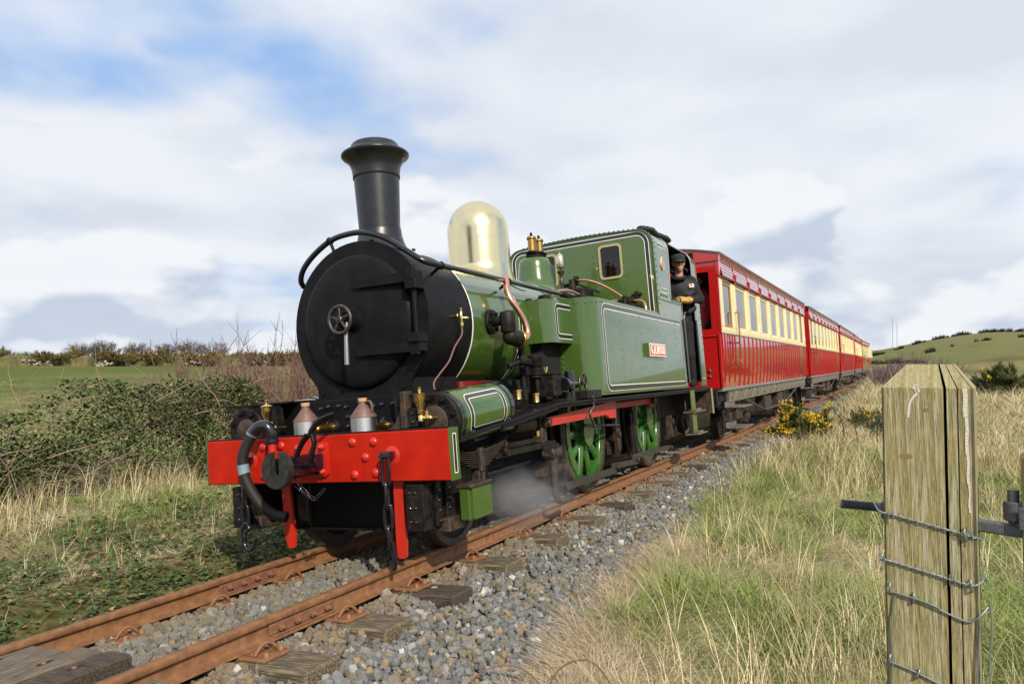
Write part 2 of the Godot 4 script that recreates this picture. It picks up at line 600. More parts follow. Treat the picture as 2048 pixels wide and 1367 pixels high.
func hill_at(px: float, pz: float) -> float:
	var dx := px - 3.2
	var dz := 3.5 - pz
	var D := sqrt(dx * dx + dz * dz)
	var az := rad_to_deg(atan2(dx, dz))
	# a tan hump of a field, then the long hill behind it
	var east := smoothstep(-9.0, 1.0, az) * smoothstep(150.0, 90.0, az)
	var hump := 5.0 * smoothstep(75.0, 185.0, D) * smoothstep(-3.5, 3.0, az) - 2.2 * smoothstep(190.0, 260.0, D) * east
	var ridge := lerpf(7.0, 14.5, smoothstep(-10.0, -1.5, az)) + 9.0 * smoothstep(-1.6, 6.5, az) + 1.0 * smoothstep(6.0, 30.0, az)
	var h := hump * east + ridge * smoothstep(-22.0, -4.0, az) * smoothstep(150.0, 90.0, az) * smoothstep(230.0, 600.0, D) - 6.0 * smoothstep(610.0, 900.0, D)
	return h

func ground_y(x: float, z: float) -> float:
	var zz := clampf(z, -230.0, 14.0)
	var d := x - key_at(zz, KEYS_X)
	var cy := key_at(zz, KEYS_Y)
	var bumps := nz2.get_noise_2d(x * 0.35, z * 0.35) * 0.07 + nz2.get_noise_2d(x * 1.3 + 40.0, z * 1.3) * 0.03
	var h: float
	if d > 0.0:
		h = -0.27 - 0.12 * smoothstep(1.7, 3.2, d) - 0.15 * smoothstep(4.0, 14.0, d) + 0.10 * smoothstep(1.5, 2.3, d) * smoothstep(-7.0, -10.0, z) + hill_at(x, z)
	else:
		var e := -d
		h = -0.36 + 0.12 * smoothstep(1.3, 2.0, e) + 0.20 * smoothstep(2.0, 3.1, e) * (0.6 + 0.5 * nz2.get_noise_2d(z * 0.35, 3.0)) - 0.12 * smoothstep(5.5, 8.0, e)
		h += 2.0 * smoothstep(8.0, 125.0, e * 0.82 - minf(z, 0.0) * 0.57) * smoothstep(2.0, 45.0, e) + hill_at(x, z) * maxf(smoothstep(2.0, 40.0, e), smoothstep(-230.0, -320.0, z))
		h -= 1.5 * smoothstep(130.0, 300.0, e)
	h += bumps * smoothstep(1.3, 2.2, absf(d))
	h = lerpf(h, cy + h - (hill_at(x, z) if d > 0.0 else 0.0), smoothstep(25.0, 5.0, absf(d)) * smoothstep(-10.0, -30.0, z) * smoothstep(-330.0, -225.0, z) * 0.9)
	return lerpf(-0.55 + cy, h, maxf(smoothstep(0.9, 1.35, absf(d)), smoothstep(-229.0, -231.0, z)))

func grid_line(a: float, b: float, fine: float, grow: float) -> Array:
	var out := [0.0]
	var s := fine
	var p := 0.0
	while p < b:
		p += s
		out.append(p)
		if p > 6.0: s *= grow
	p = 0.0
	s = fine
	while p > a:
		p -= s
		out.push_front(p)
		if p < -9.0: s *= grow
	return out

func build_ground() -> void:
	var xs := grid_line(-900.0, 900.0, 0.22, 1.075)
	var zs := grid_line(-1400.0, 60.0, 0.25, 1.055)
	var v := PackedVector3Array(); var n := PackedVector3Array(); var c := PackedColorArray(); var ix := PackedInt32Array()
	var H := []
	for z in zs:
		for x in xs:
			H.append(ground_y(x, z))
	var w := xs.size()
	for j in zs.size():
		for i in w:
			v.append(V(xs[i], H[j * w + i], zs[j]))
			var i0 := maxi(i - 1, 0); var i1 := mini(i + 1, w - 1); var j0 := maxi(j - 1, 0); var j1 := mini(j + 1, zs.size() - 1)
			n.append(V(-(H[j * w + i1] - H[j * w + i0]) / (xs[i1] - xs[i0]), 1.0, -(H[j1 * w + i] - H[j0 * w + i]) / (zs[j1] - zs[j0])).normalized())
			c.append(ground_tint(xs[i], zs[j]))
	for j in zs.size() - 1:
		for i in w - 1:
			var a := j * w + i
			ix.append_array(PackedInt32Array([a, a + 1, a + w + 1, a, a + w + 1, a + w]))
	var arr := []
	arr.resize(Mesh.ARRAY_MAX)
	arr[Mesh.ARRAY_VERTEX] = v; arr[Mesh.ARRAY_NORMAL] = n; arr[Mesh.ARRAY_COLOR] = c; arr[Mesh.ARRAY_INDEX] = ix
	var m := ArrayMesh.new()
	m.add_surface_from_arrays(Mesh.PRIMITIVE_TRIANGLES, arr)
	var g := mat(Color.WHITE, 0.95)
	g.vertex_color_use_as_albedo = true
	g.albedo_texture = noise_tex(0.02, Color(0.55, 0.55, 0.50), Color(1.0, 1.0, 1.0), 0.32, FastNoiseLite.TYPE_SIMPLEX, 1024, false, 41)
	g.uv1_triplanar = true
	g.uv1_world_triplanar = true
	g.uv1_scale = Vector3.ONE * 0.35
	g.metallic_specular = 0.1
	var o := put("ground", m, g)
	tag(o, "", "", "", "structure")

func ground_tint(x: float, z: float) -> Color:
	var zz := clampf(z, -230.0, 14.0)
	var d := x - key_at(zz, KEYS_X)
	var D := sqrt((x - 3.2) * (x - 3.2) + (z - 3.5) * (z - 3.5))
	var az := rad_to_deg(atan2(x - 3.2, 3.5 - z))
	var n1 := nz2.get_noise_2d(x * 0.05, z * 0.05)
	var n2 := nz2.get_noise_2d(x * 0.02 + 90.0, z * 0.02)
	var green := Color(0.165, 0.205, 0.062)
	var tan_ := Color(0.36, 0.31, 0.155)
	if d < 0.0 and az < -12.0:
		# pasture: green with paler strips across it
		var strip := nz2.get_noise_2d((x * 0.85 - z * 0.5) * 0.05, (x * 0.5 + z * 0.85) * 0.004 + 7.0)
		return green.lerp(Color(0.32, 0.285, 0.14), clampf(0.18 + strip * 1.1 + n1 * 0.5, 0.0, 0.75)).lerp(Color(0.10, 0.085, 0.04), smoothstep(6.5, 4.0, -d) * 0.7)
	if D < 45.0:
		return Color(0.13, 0.135, 0.05).lerp(Color(0.25, 0.20, 0.10), clampf(0.45 + n1 * 1.5, 0.0, 1.0))
	var c := tan_.lerp(Color(0.20, 0.20, 0.085), clampf(0.35 + n1 * 1.2, 0.0, 1.0))
	c = c.lerp(Color(0.225, 0.25, 0.105), smoothstep(190.0, 240.0, D) * (1.0 - smoothstep(330.0, 350.0, D) * 0.3))
	c = c.lerp(Color(0.285, 0.285, 0.14), clampf(smoothstep(350.0, 470.0, D) * 0.8 + n2 * 0.6 * smoothstep(200.0, 300.0, D), 0.0, 0.8))
	return c.lerp(green, smoothstep(-2.0, -9.0, az) * 0.6)

func sweep(b: Mb, prof: Array, zs: Array, off: float, closed := true) -> void:
	var k := prof.size()
	var nr := []
	var cnt := k if closed else k - 1
	for i in cnt:
		var e: Vector2 = prof[(i + 1) % k] - prof[i]
		nr.append(Vector2(e.y, -e.x).normalized())
	for zi in zs.size() - 1:
		var A := trk(zs[zi]); var B := trk(zs[zi + 1])
		for i in cnt:
			var p: Vector2 = prof[i]; var q: Vector2 = prof[(i + 1) % k]
			var m0: Vector2 = nr[i]; var m1: Vector2 = nr[i]
			if closed or i > 0:
				var pm: Vector2 = nr[(i + cnt - 1) % cnt]
				if pm.dot(nr[i]) > 0.6: m0 = (pm + nr[i]).normalized()
			if closed or i < cnt - 1:
				var nm: Vector2 = nr[(i + 1) % cnt]
				if nm.dot(nr[i]) > 0.6: m1 = (nm + nr[i]).normalized()
			b.quad4(A * V(p.x + off, p.y, 0), A * V(q.x + off, q.y, 0), B * V(q.x + off, q.y, 0), B * V(p.x + off, p.y, 0), A.basis * V(m0.x, m0.y, 0), A.basis * V(m1.x, m1.y, 0), B.basis * V(m1.x, m1.y, 0), B.basis * V(m0.x, m0.y, 0))
	if closed:
		var ix := Geometry2D.triangulate_polygon(PackedVector2Array(prof))
		for e in [0, zs.size() - 1]:
			var T := trk(zs[e])
			var f := T.basis.z * (1.0 if e == 0 else -1.0)
			for i in range(0, ix.size(), 3):
				b.tri(T * V(prof[ix[i]].x + off, prof[ix[i]].y, 0), T * V(prof[ix[i + 1]].x + off, prof[ix[i + 1]].y, 0), T * V(prof[ix[i + 2]].x + off, prof[ix[i + 2]].y, 0), f, f, f)

func z_steps(a: float, b: float, step: float) -> Array:
	var n := maxi(1, ceili(absf(b - a) / step))
	var out := []
	for i in n + 1: out.append(lerpf(a, b, float(i) / n))
	return out

func ballast_y(x: float) -> float:
	var e := absf(x)
	if e < 0.40: return -0.128 - 0.012 * smoothstep(0.25, 0.40, e)
	if e < 1.0: return -0.142 - 0.065 * smoothstep(0.6, 1.0, e)
	return -0.207 - (e - 1.0) * 0.28

const ORD := ["first", "second", "third", "fourth", "fifth", "sixth", "seventh", "eighth", "ninth", "tenth", "eleventh", "twelfth", "thirteenth", "fourteenth", "fifteenth", "sixteenth", "seventeenth", "eighteenth", "nineteenth", "twentieth"]

func build_track() -> void:
	# ballast bed
	var prof := []
	for i in 29: prof.append(Vector2(lerpf(-1.75, 1.95, i / 28.0), 0))
	for i in 29: prof[i].y = ballast_y(prof[i].x) - 0.02
	var pr := [Vector2(1.95, -0.75)]
	pr.clear()
	for i in range(28, -1, -1): pr.append(prof[i])
	var b := mb()
	sweep(b, pr, z_steps(9.0, -30.0, 0.6) + z_steps(-32.0, -225.0, 4.0), 0.0, false)
	var bm := mottled(lin(0.09, 0.088, 0.082), lin(0.22, 0.20, 0.165), 0.05, 1.6, 0.95, 0.0, 1.0, lin(0.15, 0.145, 0.13), 51)
	bm.uv1_world_triplanar = true
	tag(obj("ballast_bed", b, bm), "", "", "", "structure")
	# rails: flat-bottom section, joint under the front of the engine
	var rp := [Vector2(-0.024, 0.0), Vector2(0.024, 0.0), Vector2(0.0285, -0.005), Vector2(0.0285, -0.026), Vector2(0.026, -0.031), Vector2(0.008, -0.038), Vector2(0.006, -0.050), Vector2(0.006, -0.082), Vector2(0.012, -0.092), Vector2(0.048, -0.102), Vector2(0.050, -0.110), Vector2(-0.050, -0.110), Vector2(-0.048, -0.102), Vector2(-0.012, -0.092), Vector2(-0.006, -0.082), Vector2(-0.006, -0.050), Vector2(-0.008, -0.038), Vector2(-0.026, -0.031), Vector2(-0.0285, -0.026), Vector2(-0.0285, -0.005)]
	rp.reverse()
	var cuts := {1: [9.0, 0.71, -11.5], -1: [9.0, 0.165, -12.0]}
	var fp_mat := mottled(lin(0.22, 0.10, 0.05), lin(0.14, 0.062, 0.034), 0.012, 3.0, 0.75, 0.0, 0.3, null, 52)
	for s in [1, -1]:
		var c: Array = cuts[s]
		var off: float = s * 0.4855
		var near := "rail on the camera's side" if s > 0 else "rail on the hedge side"
		for k in 3:
			b = mb()
			if k == 0: sweep(b, rp, z_steps(c[0], c[1] + 0.002, 0.7), off)
			elif k == 1: sweep(b, rp, z_steps(c[1] - 0.002, c[2] + 0.003, 0.7), off)
			else: sweep(b, rp, z_steps(c[2], -60.0, 2.0) + z_steps(-64.0, -225.0, 6.0), off)
			var o := obj("rail", b, M.rust)
			tag(o, "rusty %s %s" % [near, ["running from the bottom edge to the bolted joint", "from the bolted joint to below the first carriage", "under the carriages and round the distant bend"][k]], "rail", "rails of the railway track")
			if k == 0:
				for side in [-1.0, 1.0]:
					var F := Node3D.new()
					F.name = numbered("fishplate", o)
					o.add_child(F, true)
					var T := trk(c[1])
					b = mb()
					b.box(T * V(off + side * 0.017, -0.064, 0.0), V(0.014, 0.052, 0.46), 0.004, T.basis)
					b.box(T * V(off + side * 0.030, -0.094, 0.0), V(0.022, 0.010, 0.44), 0.003, T.basis)
					obj("plate", b, fp_mat, F)
					for q in 4:
						b = mb()
						b.hexbolt(T * V(off + side * 0.024, -0.064, -0.165 + q * 0.11), T.basis.x * side, 0.020, 0.020)
						b.dome(T * V(off + side * 0.043, -0.064, -0.165 + q * 0.11), T.basis.x * side, 0.012, 0.016, 8)
						obj("bolt", b, fp_mat, F)
	# a brighter strip where the wheels run
	# sleepers with baseplates and spring clips
	var wood := mat(Color.WHITE, 0.85)
	wood.albedo_texture = noise_tex(0.02, lin(0.060, 0.044, 0.028), lin(0.19, 0.155, 0.095), 0.28, FastNoiseLite.TYPE_SIMPLEX_SMOOTH, 512, false, 53)
	wood.uv1_triplanar = true
	wood.uv1_scale = V(0.5, 6.0, 6.0)
	wood.normal_enabled = true
	wood.normal_texture = noise_tex(0.03, Color.BLACK, Color.WHITE, 10.0, FastNoiseLite.TYPE_SIMPLEX_SMOOTH, 512, true, 54)
	wood.normal_scale = 0.8
	var wood2 := wood.duplicate()
	wood2.albedo_texture = noise_tex(0.02, lin(0.03, 0.022, 0.016), lin(0.085, 0.060, 0.042), 0.28, FastNoiseLite.TYPE_SIMPLEX_SMOOTH, 512, false, 55)
	var sl := thing("sleeper", "x", "sleeper", Transform3D(), "wooden sleepers under the rails")
	b = mb()
	b.span(V(-0.94, -0.265, -0.118), V(0.94, -0.130, 0.118), 0.012)
	obj("timber", b, wood, sl)
	var clip := mb()
	clip.tube(smooth_pts([V(0.105, -0.108, 0.06), V(0.112, -0.085, 0.045), V(0.120, -0.066, 0.018), V(0.130, -0.066, -0.008), V(0.140, -0.085, -0.03), V(0.135, -0.105, -0.045), V(0.105, -0.112, -0.05), V(0.055, -0.096, -0.045)]), 0.0085, 7)
	var bo := mb()
	bo.dome(V(0.160, -0.112, 0.045), Vector3.UP, 0.016, 0.022, 6)
	var bom := bo.mesh()
	var cm := clip.mesh()
	b = mb()
	b.box(V(0, -0.121, 0), V(0.37, 0.018, 0.17), 0.005)
	var pm := b.mesh()
	for s in [1, -1]:
		var pl := put("baseplate", pm, M.rust, sl, Transform3D(Basis(), V(s * 0.4855, 0, 0)))
		put("clip", cm, M.rust, pl)
		for q in [Vector3.ZERO, V(-0.01, 0, -0.10)]:
			put("bolt", bom, M.rust, pl, Transform3D(Basis(), q))
			put("bolt", bom, M.rust, pl, Transform3D(Basis(Vector3.UP, PI), V(-q.x, 0, -q.z)))
		put("clip", cm, M.rust, pl, Transform3D(Basis(Vector3.UP, PI), Vector3.ZERO))
	var zz := [2.35, 1.68, 1.08, 0.48, -0.10, -0.86]
	while zz[-1] > -60.0: zz.append(zz[-1] - (0.80 if zz[-1] > -22.0 else 1.6))
	for i in zz.size():
		var T := trk(zz[i])
		var j := V(rng.randf_range(-0.03, 0.03), rng.randf_range(-0.008, 0.004), 0)
		T = T * Transform3D(Basis(Vector3.UP, rng.randf_range(-0.02, 0.02)), j)
		var lab: String
		if i < 3: lab = "dark weathered sleeper end in the ballast, %s from the plank crossing" % ORD[i]
		elif i < 23: lab = "weathered timber sleeper under the train, %s from the plank crossing" % ORD[mini(i, 19)] if i < 20 else "x"
		else: lab = "x"
		if i >= 20: lab = "dark sleeper half buried in ballast under the far carriages"
		if i == 0:
			sl.transform = T
			sl.set_meta("label", lab)
		else:
			var r := copy(sl, T, lab)
			if i < 2 or i % 4 == 0: (r.get_node("timber") as MeshInstance3D).material_override = wood2
	# plank crossing at the bottom left
	var pw := wood.duplicate()
	pw.albedo_texture = noise_tex(0.02, lin(0.06, 0.046, 0.034), lin(0.19, 0.155, 0.105), 0.3, FastNoiseLite.TYPE_SIMPLEX_SMOOTH, 512, false, 56)
	pw.uv1_scale = V(6.0, 6.0, 0.45)
	var T0 := trk(1.5)
	var pk := [[-0.355, 0.155, 1.52, -0.022, "third plank in from the hedge-side rail, with a worn slot"], [-0.195, 0.15, 1.535, -0.014, "mossy plank of the crossing next to the hedge-side rail"], [-0.03, 0.16, 1.49, -0.010, "plank at the middle of the crossing with an oval bolt hole"], [0.15, 0.175, 1.47, -0.018, "dark rounded plank of the crossing nearest the camera-side rail"], [0.66, 0.17, 1.63, -0.03, "short grey plank outside the camera-side rail at the bottom edge"]]
	for i in pk.size():
		var p: Array = pk[i]
		b = mb()
		var hw: float = p[1] / 2 - 0.004
		b.prism([Vector2(-hw, -0.10), Vector2(hw, -0.10), Vector2(hw, -0.012), Vector2(hw - 0.012, 0.0), Vector2(-hw + 0.012, 0.0), Vector2(-hw, -0.012)], 0.0, 2.2, Transform3D(Basis(), V(p[0], p[3], p[2])))
		var po := obj("crossing_plank", b, pw if i != 3 else wood2, self, Transform3D(Basis(Vector3.BACK, CANT), V(0, key_at(1.5, KEYS_Y), 0)))
		tag(po, p[4], "plank", "planks of the crossing")
		if i in [0, 2, 3]:
			b = mb()
			b.lathe([Vector2(0.0, 0.001), Vector2(0.021, 0.0015), Vector2(0.021, 0.001)], Transform3D(Basis.from_scale(V(0.8, 1, 1.7)), V(p[0] - 0.01, p[3], p[2] + 0.19)), 14)
			obj("bolt_hole", b, M.dark, po)
			b = mb()
			b.dome(V(p[0] - 0.008, p[3] + 0.001, p[2] + 0.195), V(0, 1, 0), 0.012, 0.006, 8)
			obj("bolt_head", b, M.rust, po)
	build_stones()

func stone_mesh(sd: int) -> ArrayMesh:
	var r := RandomNumberGenerator.new()
	r.seed = sd
	var pts := []
	for i in 12:
		var k := i + 0.5
		var ph := acos(1.0 - 2.0 * k / 12.0)
		var th := PI * (1.0 + sqrt(5.0)) * k
		var p := V(cos(th) * sin(ph), cos(ph), sin(th) * sin(ph)) * r.randf_range(0.75, 1.15)
		pts.append(p * V(1.0, r.randf_range(0.55, 0.8), r.randf_range(0.7, 1.0)))
	# faces of the convex hull, found by trying every triple
	var b := mb()
	for i in 12:
		for j in range(i + 1, 12):
			for k in range(j + 1, 12):
				var n: Vector3 = (pts[j] - pts[i]).cross(pts[k] - pts[i])
				if n.length() < 1e-6: continue
				var up := 0; var dn := 0
				for q in 12:
					if q == i or q == j or q == k: continue
					if n.dot(pts[q] - pts[i]) > 0.0: up += 1
					else: dn += 1
				if up == 0 or dn == 0:
					b.flat(pts[i], pts[j], pts[k], Vector3.ZERO)
	return b.mesh()

func build_stones() -> void:
	var sm := mat(Color.WHITE, 0.9)
	sm.vertex_color_use_as_albedo = true
	sm.albedo_texture = noise_tex(0.03, Color(0.72, 0.72, 0.72), Color(1, 1, 1), 0.3, FastNoiseLite.TYPE_SIMPLEX_SMOOTH, 256, false, 57)
	sm.uv1_triplanar = true
	sm.uv1_scale = Vector3.ONE * 0.8
	sm.metallic_specular = 0.25
	var meshes := []
	for i in 5: meshes.append(stone_mesh(100 + i))
	var xf := [[], [], [], [], []]
	var cs := [[], [], [], [], []]
	var zz0 := [2.35, 1.68, 1.08, 0.48, -0.10, -0.86]
	for i in 14: zz0.append(zz0[-1] - 0.80)
	var count := 0
	while count < 70000:
		var t := rng.randf()
		# denser near the front, thinning out along the train
		var z := 4.2 - 31.0 * pow(t, 1.75)
		var x := rng.randf_range(-1.55, 1.80 - 0.22 * smoothstep(-0.5, -7.0, z))
		if z < -1.0 and x < -0.7 and rng.randf() < 0.75: continue
		var edge := 1.70 + 0.12 * nz2.get_noise_2d(z * 1.5, 1.0) - 0.35 * smoothstep(-1.0, -6.0, z)
		if x > edge and rng.randf() < 0.8: continue
		if absf(absf(x) - 0.4855) < 0.058: continue
		if x > -0.46 and x < 0.25 and z > 1.5: continue
		if x > 0.56 and x < 0.76 and z > 1.62: continue
		var s := rng.randf_range(0.017, 0.036) * (1.0 if rng.randf() > 0.06 else 1.35)
		if z < -8.0: s *= 1.3
		var y := ballast_y(x) + s * rng.randf_range(-0.35, 0.45)
		# the sleepers' ends stand proud of the shoulder; only a few stones lie on them
		var on := false
		for q in zz0:
			if absf(z - q) < 0.135: on = true
		if on and (absf(x) > 0.60 and absf(x) < 0.95) and rng.randf() < 0.93: continue
		if on and absf(x) <= 0.60 and rng.randf() < 0.35: continue
		var T := trk(z)
		var bs := Basis.from_euler(V(rng.randf() * TAU, rng.randf() * TAU, rng.randf() * TAU)) * Basis.from_scale(Vector3.ONE * s)
		var k := rng.randi() % 5
		xf[k].append(Transform3D(T.basis * bs, T * V(x, y, 0)))
		var near_rail := smoothstep(0.45, 0.1, absf(absf(x) - 0.5))
		var c := Color(0.14, 0.145, 0.148).lerp(Color(0.27, 0.275, 0.272), rng.randf())
		var u := rng.randf()
		if u < 0.07: c = Color(0.36, 0.245, 0.13).lerp(Color(0.30, 0.235, 0.16), rng.randf())
		elif u < 0.15: c = Color(0.40, 0.385, 0.36)
		elif u < 0.158: c = Color(0.62, 0.60, 0.57)
		elif u < 0.36: c = Color(0.165, 0.145, 0.105).lerp(Color(0.26, 0.225, 0.16), rng.randf())
		c = c.lerp(Color(0.25, 0.175, 0.095), near_rail * rng.randf_range(0.2, 0.85))
		if absf(x) < 0.42: c = c.lerp(Color(0.22, 0.20, 0.14), rng.randf() * 0.7)
		cs[k].append(c)
		count += 1
	for k in 5:
		var o := scatter("ballast_stones", meshes[k], sm, xf[k], cs[k])
		tag(o, "grey crushed stone ballast round the sleepers and down the shoulder", "ballast", "", "stuff")

# a bell that sits on a boiler of radius rb round y = yc: from the seat (r0) up to the radius r1 at height y1
func saddle(b: Mb, z: float, yc: float, rb: float, r0: float, r1: float, y1: float, pw := 2.4, seg := 32, rings := 8) -> void:
	var P := []
	for i in rings + 1:
		var t := float(i) / rings
		var row := []
		for j in seg:
			var a := TAU * j / seg
			var rr := lerpf(r0, r1, 1.0 - pow(1.0 - t, 1.35))
			var xx := r0 * cos(a)
			var ys := yc + sqrt(maxf(rb * rb - xx * xx, 0.0))
			row.append(V(rr * cos(a), lerpf(ys, y1, pow(t, pw)), z + rr * sin(a)))
		P.append(row)
	for i in rings:
		for j in seg:
			var j2 := (j + 1) % seg
			var N := []
			for q in [[i, j], [i, j2], [i + 1, j2], [i + 1, j]]:
				var ju: int = (q[1] + 1) % seg
				var jd: int = (q[1] + seg - 1) % seg
				var iu: int = mini(q[0] + 1, rings)
				var idn: int = maxi(q[0] - 1, 0)
				var nn: Vector3 = (P[iu][q[1]] - P[idn][q[1]]).cross(P[q[0]][ju] - P[q[0]][jd]).normalized()
				if nn.dot(V(P[q[0]][q[1]].x, 0, P[q[0]][q[1]].z - z)) < 0.0 and absf(nn.y) < 0.95 or nn.y < -0.5:
					nn = -nn
				N.append(nn)
			b.quad4(P[i][j], P[i][j2], P[i + 1][j2], P[i + 1][j], N[0], N[1], N[2], N[3])

func zaxis(z: float, y: float, x := 0.0) -> Transform3D:
	return Transform3D(Basis(Vector3.RIGHT, -PI / 2), V(x, y, z))   # local y points towards -z

func lining(b_white: Mb, b_black: Mb, path: Array, nn, out := 0.022, wl := 0.007) -> void:
	# a black band between two white lines, following a closed path on a plane
	b_black.ribbon(path, nn, out * 2.0)
	var k := path.size()
	for s in [-1.0, 1.0]:
		var p := []
		for i in k:
			var m: Vector3 = nn[i] if nn is Array else nn
			var side: Vector3 = (path[(i + 1) % k] - path[(i + k - 1) % k]).normalized().cross(m).normalized()
			p.append(path[i] + side * (s * out) + m * 0.0012)
		b_white.ribbon(p, nn, wl)

func chain(b: Mb, pts: Array, link: float, r: float, wide: float) -> void:
	for i in pts.size() - 1:
		var a: Vector3 = pts[i]; var d: Vector3 = pts[i + 1]
		var L := a.distance_to(d)
		var n := maxi(1, roundi(L / link))
		var ax := (d - a).normalized()
		for k in n:
			var ce := a.lerp(d, (k + 0.5) / n)
			var s1 := ax.cross(Vector3.RIGHT if absf(ax.x) < 0.8 else Vector3.UP).normalized()
			if k % 2:
				s1 = ax.cross(s1)
			var hl := L / n * 0.5
			var loop := []
			for q in 13:
				var t := TAU * q / 12
				var yy := sin(t)
				loop.append(ce + s1 * (cos(t) * wide) + ax * (yy * wide + signf(yy) * (hl + r - wide) * minf(absf(yy) * 3.0, 1.0)))
			b.tube(loop, r, 6, false)

func build_locomotive() -> void:
	var L := thing("locomotive", "glossy green and black tank engine with brass dome at the head of the train", "steam locomotive", trk(0.0))
	L.transform.basis = Basis(Vector3.BACK, CANT)
	L.position = Vector3.ZERO
	var b := mb()
	# ---- buffer beam
	b.span(V(-1.0, 0.522, -0.1), V(1.0, 0.821, 0.0), 0.006)
	var beam := obj("buffer_beam", b, M.red_beam, L)
	b = mb()
	for s in [-1.0, 1.0]:
		b.span(V(s * 1.0, 0.520, -0.102), V(s * 1.006, 0.823, 0.002), 0.002)
	obj("beam_end", b, M.green, beam)
	var lw := mb(); var lb := mb()
	for s in [-1.0, 1.0]:
		lb.span(V(s * 1.006, 0.565, -0.066), V(s * 1.0075, 0.785, -0.036))
		var p := []
		for q in rrect(0.034, 0.226, 0.002, 1): p.append(V(s * 1.0085, 0.675 + q.y, -0.051 + q.x))
		lw.ribbon(p, V(s, 0, 0), 0.006)
	obj("beam_lining_black", lb, M.black_line, beam)
	obj("beam_lining_white", lw, M.white_line, beam)
	for s in [-1.0, 1.0]:
		for q in [[0.298, 0.768], [0.461, 0.765], [0.392, 0.673], [0.303, 0.568], [0.466, 0.577]]:
			b = mb()
			b.dome(V(s * q[0], q[1], 0.0), V(0, 0, 1), 0.029, 0.02, 14)
			obj("rivet", b, M.red, beam)
	b = mb()
	b.span(V(-1.0, 0.823, -0.11), V(1.0, 0.830, -0.004))
	b.span(V(-0.95, 0.80, -0.9), V(0.95, 0.812, -0.1))
	obj("front_deck", b, M.grime, L)
	# ---- coupling
	b = mb()
	b.prism(rrect(0.27, 0.215, 0.03, 4, Vector2(-0.03, 0.672)), 0.0, 0.022)
	var dp := obj("drawplate", b, M.red, L)
	for q in [[-0.13, 0.75], [0.07, 0.75], [-0.13, 0.595], [0.07, 0.595]]:
		b = mb()
		b.hexbolt(V(q[0], q[1], 0.022), V(0, 0, 1), 0.021, 0.022)
		b.dome(V(q[0], q[1], 0.044), V(0, 0, 1), 0.012, 0.012)
		obj("bolt", b, M.red, dp)
	b = mb()
	b.span(V(-0.075, 0.60, 0.02), V(-0.045, 0.71, 0.318), 0.006)
	b.span(V(0.045, 0.60, 0.02), V(0.075, 0.71, 0.318), 0.006)
	b.span(V(-0.045, 0.58, 0.02), V(0.045, 0.605, 0.318), 0.004)
	b.cyl(V(-0.10, 0.655, 0.2), V(0.12, 0.655, 0.2), 0.016, 10)
	b.cyl(V(0.08, 0.66, 0.1), V(0.1, 0.66, 0.1), 0.03, 10)
	obj("drawbar", b, M.black_gloss, L)
	# slotted round buffer head of the chopper coupling
	b = mb()
	var disc := []
	var rd := 0.113
	for i in 33:
		var a := PI / 2 - 0.30 - (TAU - 0.60) * i / 32.0
		disc.append(Vector2(cos(a) * rd, sin(a) * rd))
	for i in 9:
		var a := PI + PI * i / 8.0
		disc.append(Vector2(cos(a) * 0.038, sin(a) * 0.038 - 0.005))
	b.prism(disc, 0.318, 0.355, Transform3D(Basis(), V(0, 0.645, 0)))
	b.prism(disc, 0.355, 0.362, Transform3D(Basis.from_scale(V(0.95, 0.95, 1)), V(0, 0.645, 0)))
	obj("buffer_head", b, mottled(lin(0.022, 0.022, 0.020), lin(0.050, 0.048, 0.043), 0.012, 2.5, 0.5, 0.4, 0.1, null, 31), L)
	b = mb()
	for s in [-1.0, 1.0]:
		b.tube(smooth_pts([V(0.075 + s * 0.05, 0.655, 0.21), V(0.085 + s * 0.062, 0.70, 0.205), V(0.12 + s * 0.05, 0.785, 0.20), V(0.135 + s * 0.02, 0.835, 0.195)]), [0.011, 0.011, 0.011, 0.011, 0.011, 0.011, 0.012, 0.012, 0.012, 0.012, 0.013, 0.013, 0.014, 0.014, 0.015, 0.015, 0.016, 0.016, 0.018], 8, true, 1.6)
	b.tube(smooth_pts([V(0.135, 0.825, 0.195), V(0.15, 0.87, 0.185), V(0.185, 0.92, 0.15), V(0.235, 0.945, 0.09)]), 0.012, 8, true, 2.2)
	b.cyl(V(0.0, 0.655, 0.21), V(0.15, 0.655, 0.21), 0.018, 10)
	obj("coupling_hook", b, M.black, L)
	# ---- vacuum pipe and hose
	b = mb()
	b.cyl(V(-0.317, 0.56, 0.06), V(-0.317, 0.80, 0.06), 0.027, 14)
	obj("vacuum_pipe", b, M.red, L)
	b = mb()
	b.cyl(V(-0.317, 0.79, 0.06), V(-0.317, 0.82, 0.06), 0.044, 14, -1.0, 0.006)
	b.tube(smooth_pts([V(-0.317, 0.81, 0.06), V(-0.317, 0.86, 0.065), V(-0.345, 0.905, 0.08), V(-0.395, 0.90, 0.10), V(-0.435, 0.855, 0.115)]), 0.039, 14)
	var elb := obj("hose_elbow", b, M.black_gloss, L)
	b = mb()
	b.cyl(V(-0.428, 0.862, 0.113), V(-0.436, 0.850, 0.116), 0.042, 14)
	obj("hose_clip", b, M.steel, elb)
	b = mb()
	var hp := smooth_pts([V(-0.43, 0.86, 0.112), V(-0.475, 0.79, 0.13), V(-0.505, 0.70, 0.14), V(-0.50, 0.60, 0.135), V(-0.465, 0.50, 0.12), V(-0.41, 0.40, 0.09), V(-0.34, 0.33, 0.05), V(-0.26, 0.31, 0.02)], 14)
	var hr := []
	for i in hp.size(): hr.append(0.032 + 0.004 * absf(sin(i * 1.57)))
	b.tube(hp, hr, 12)
	obj("vacuum_hose", b, M.rubber, L)
	b = mb()
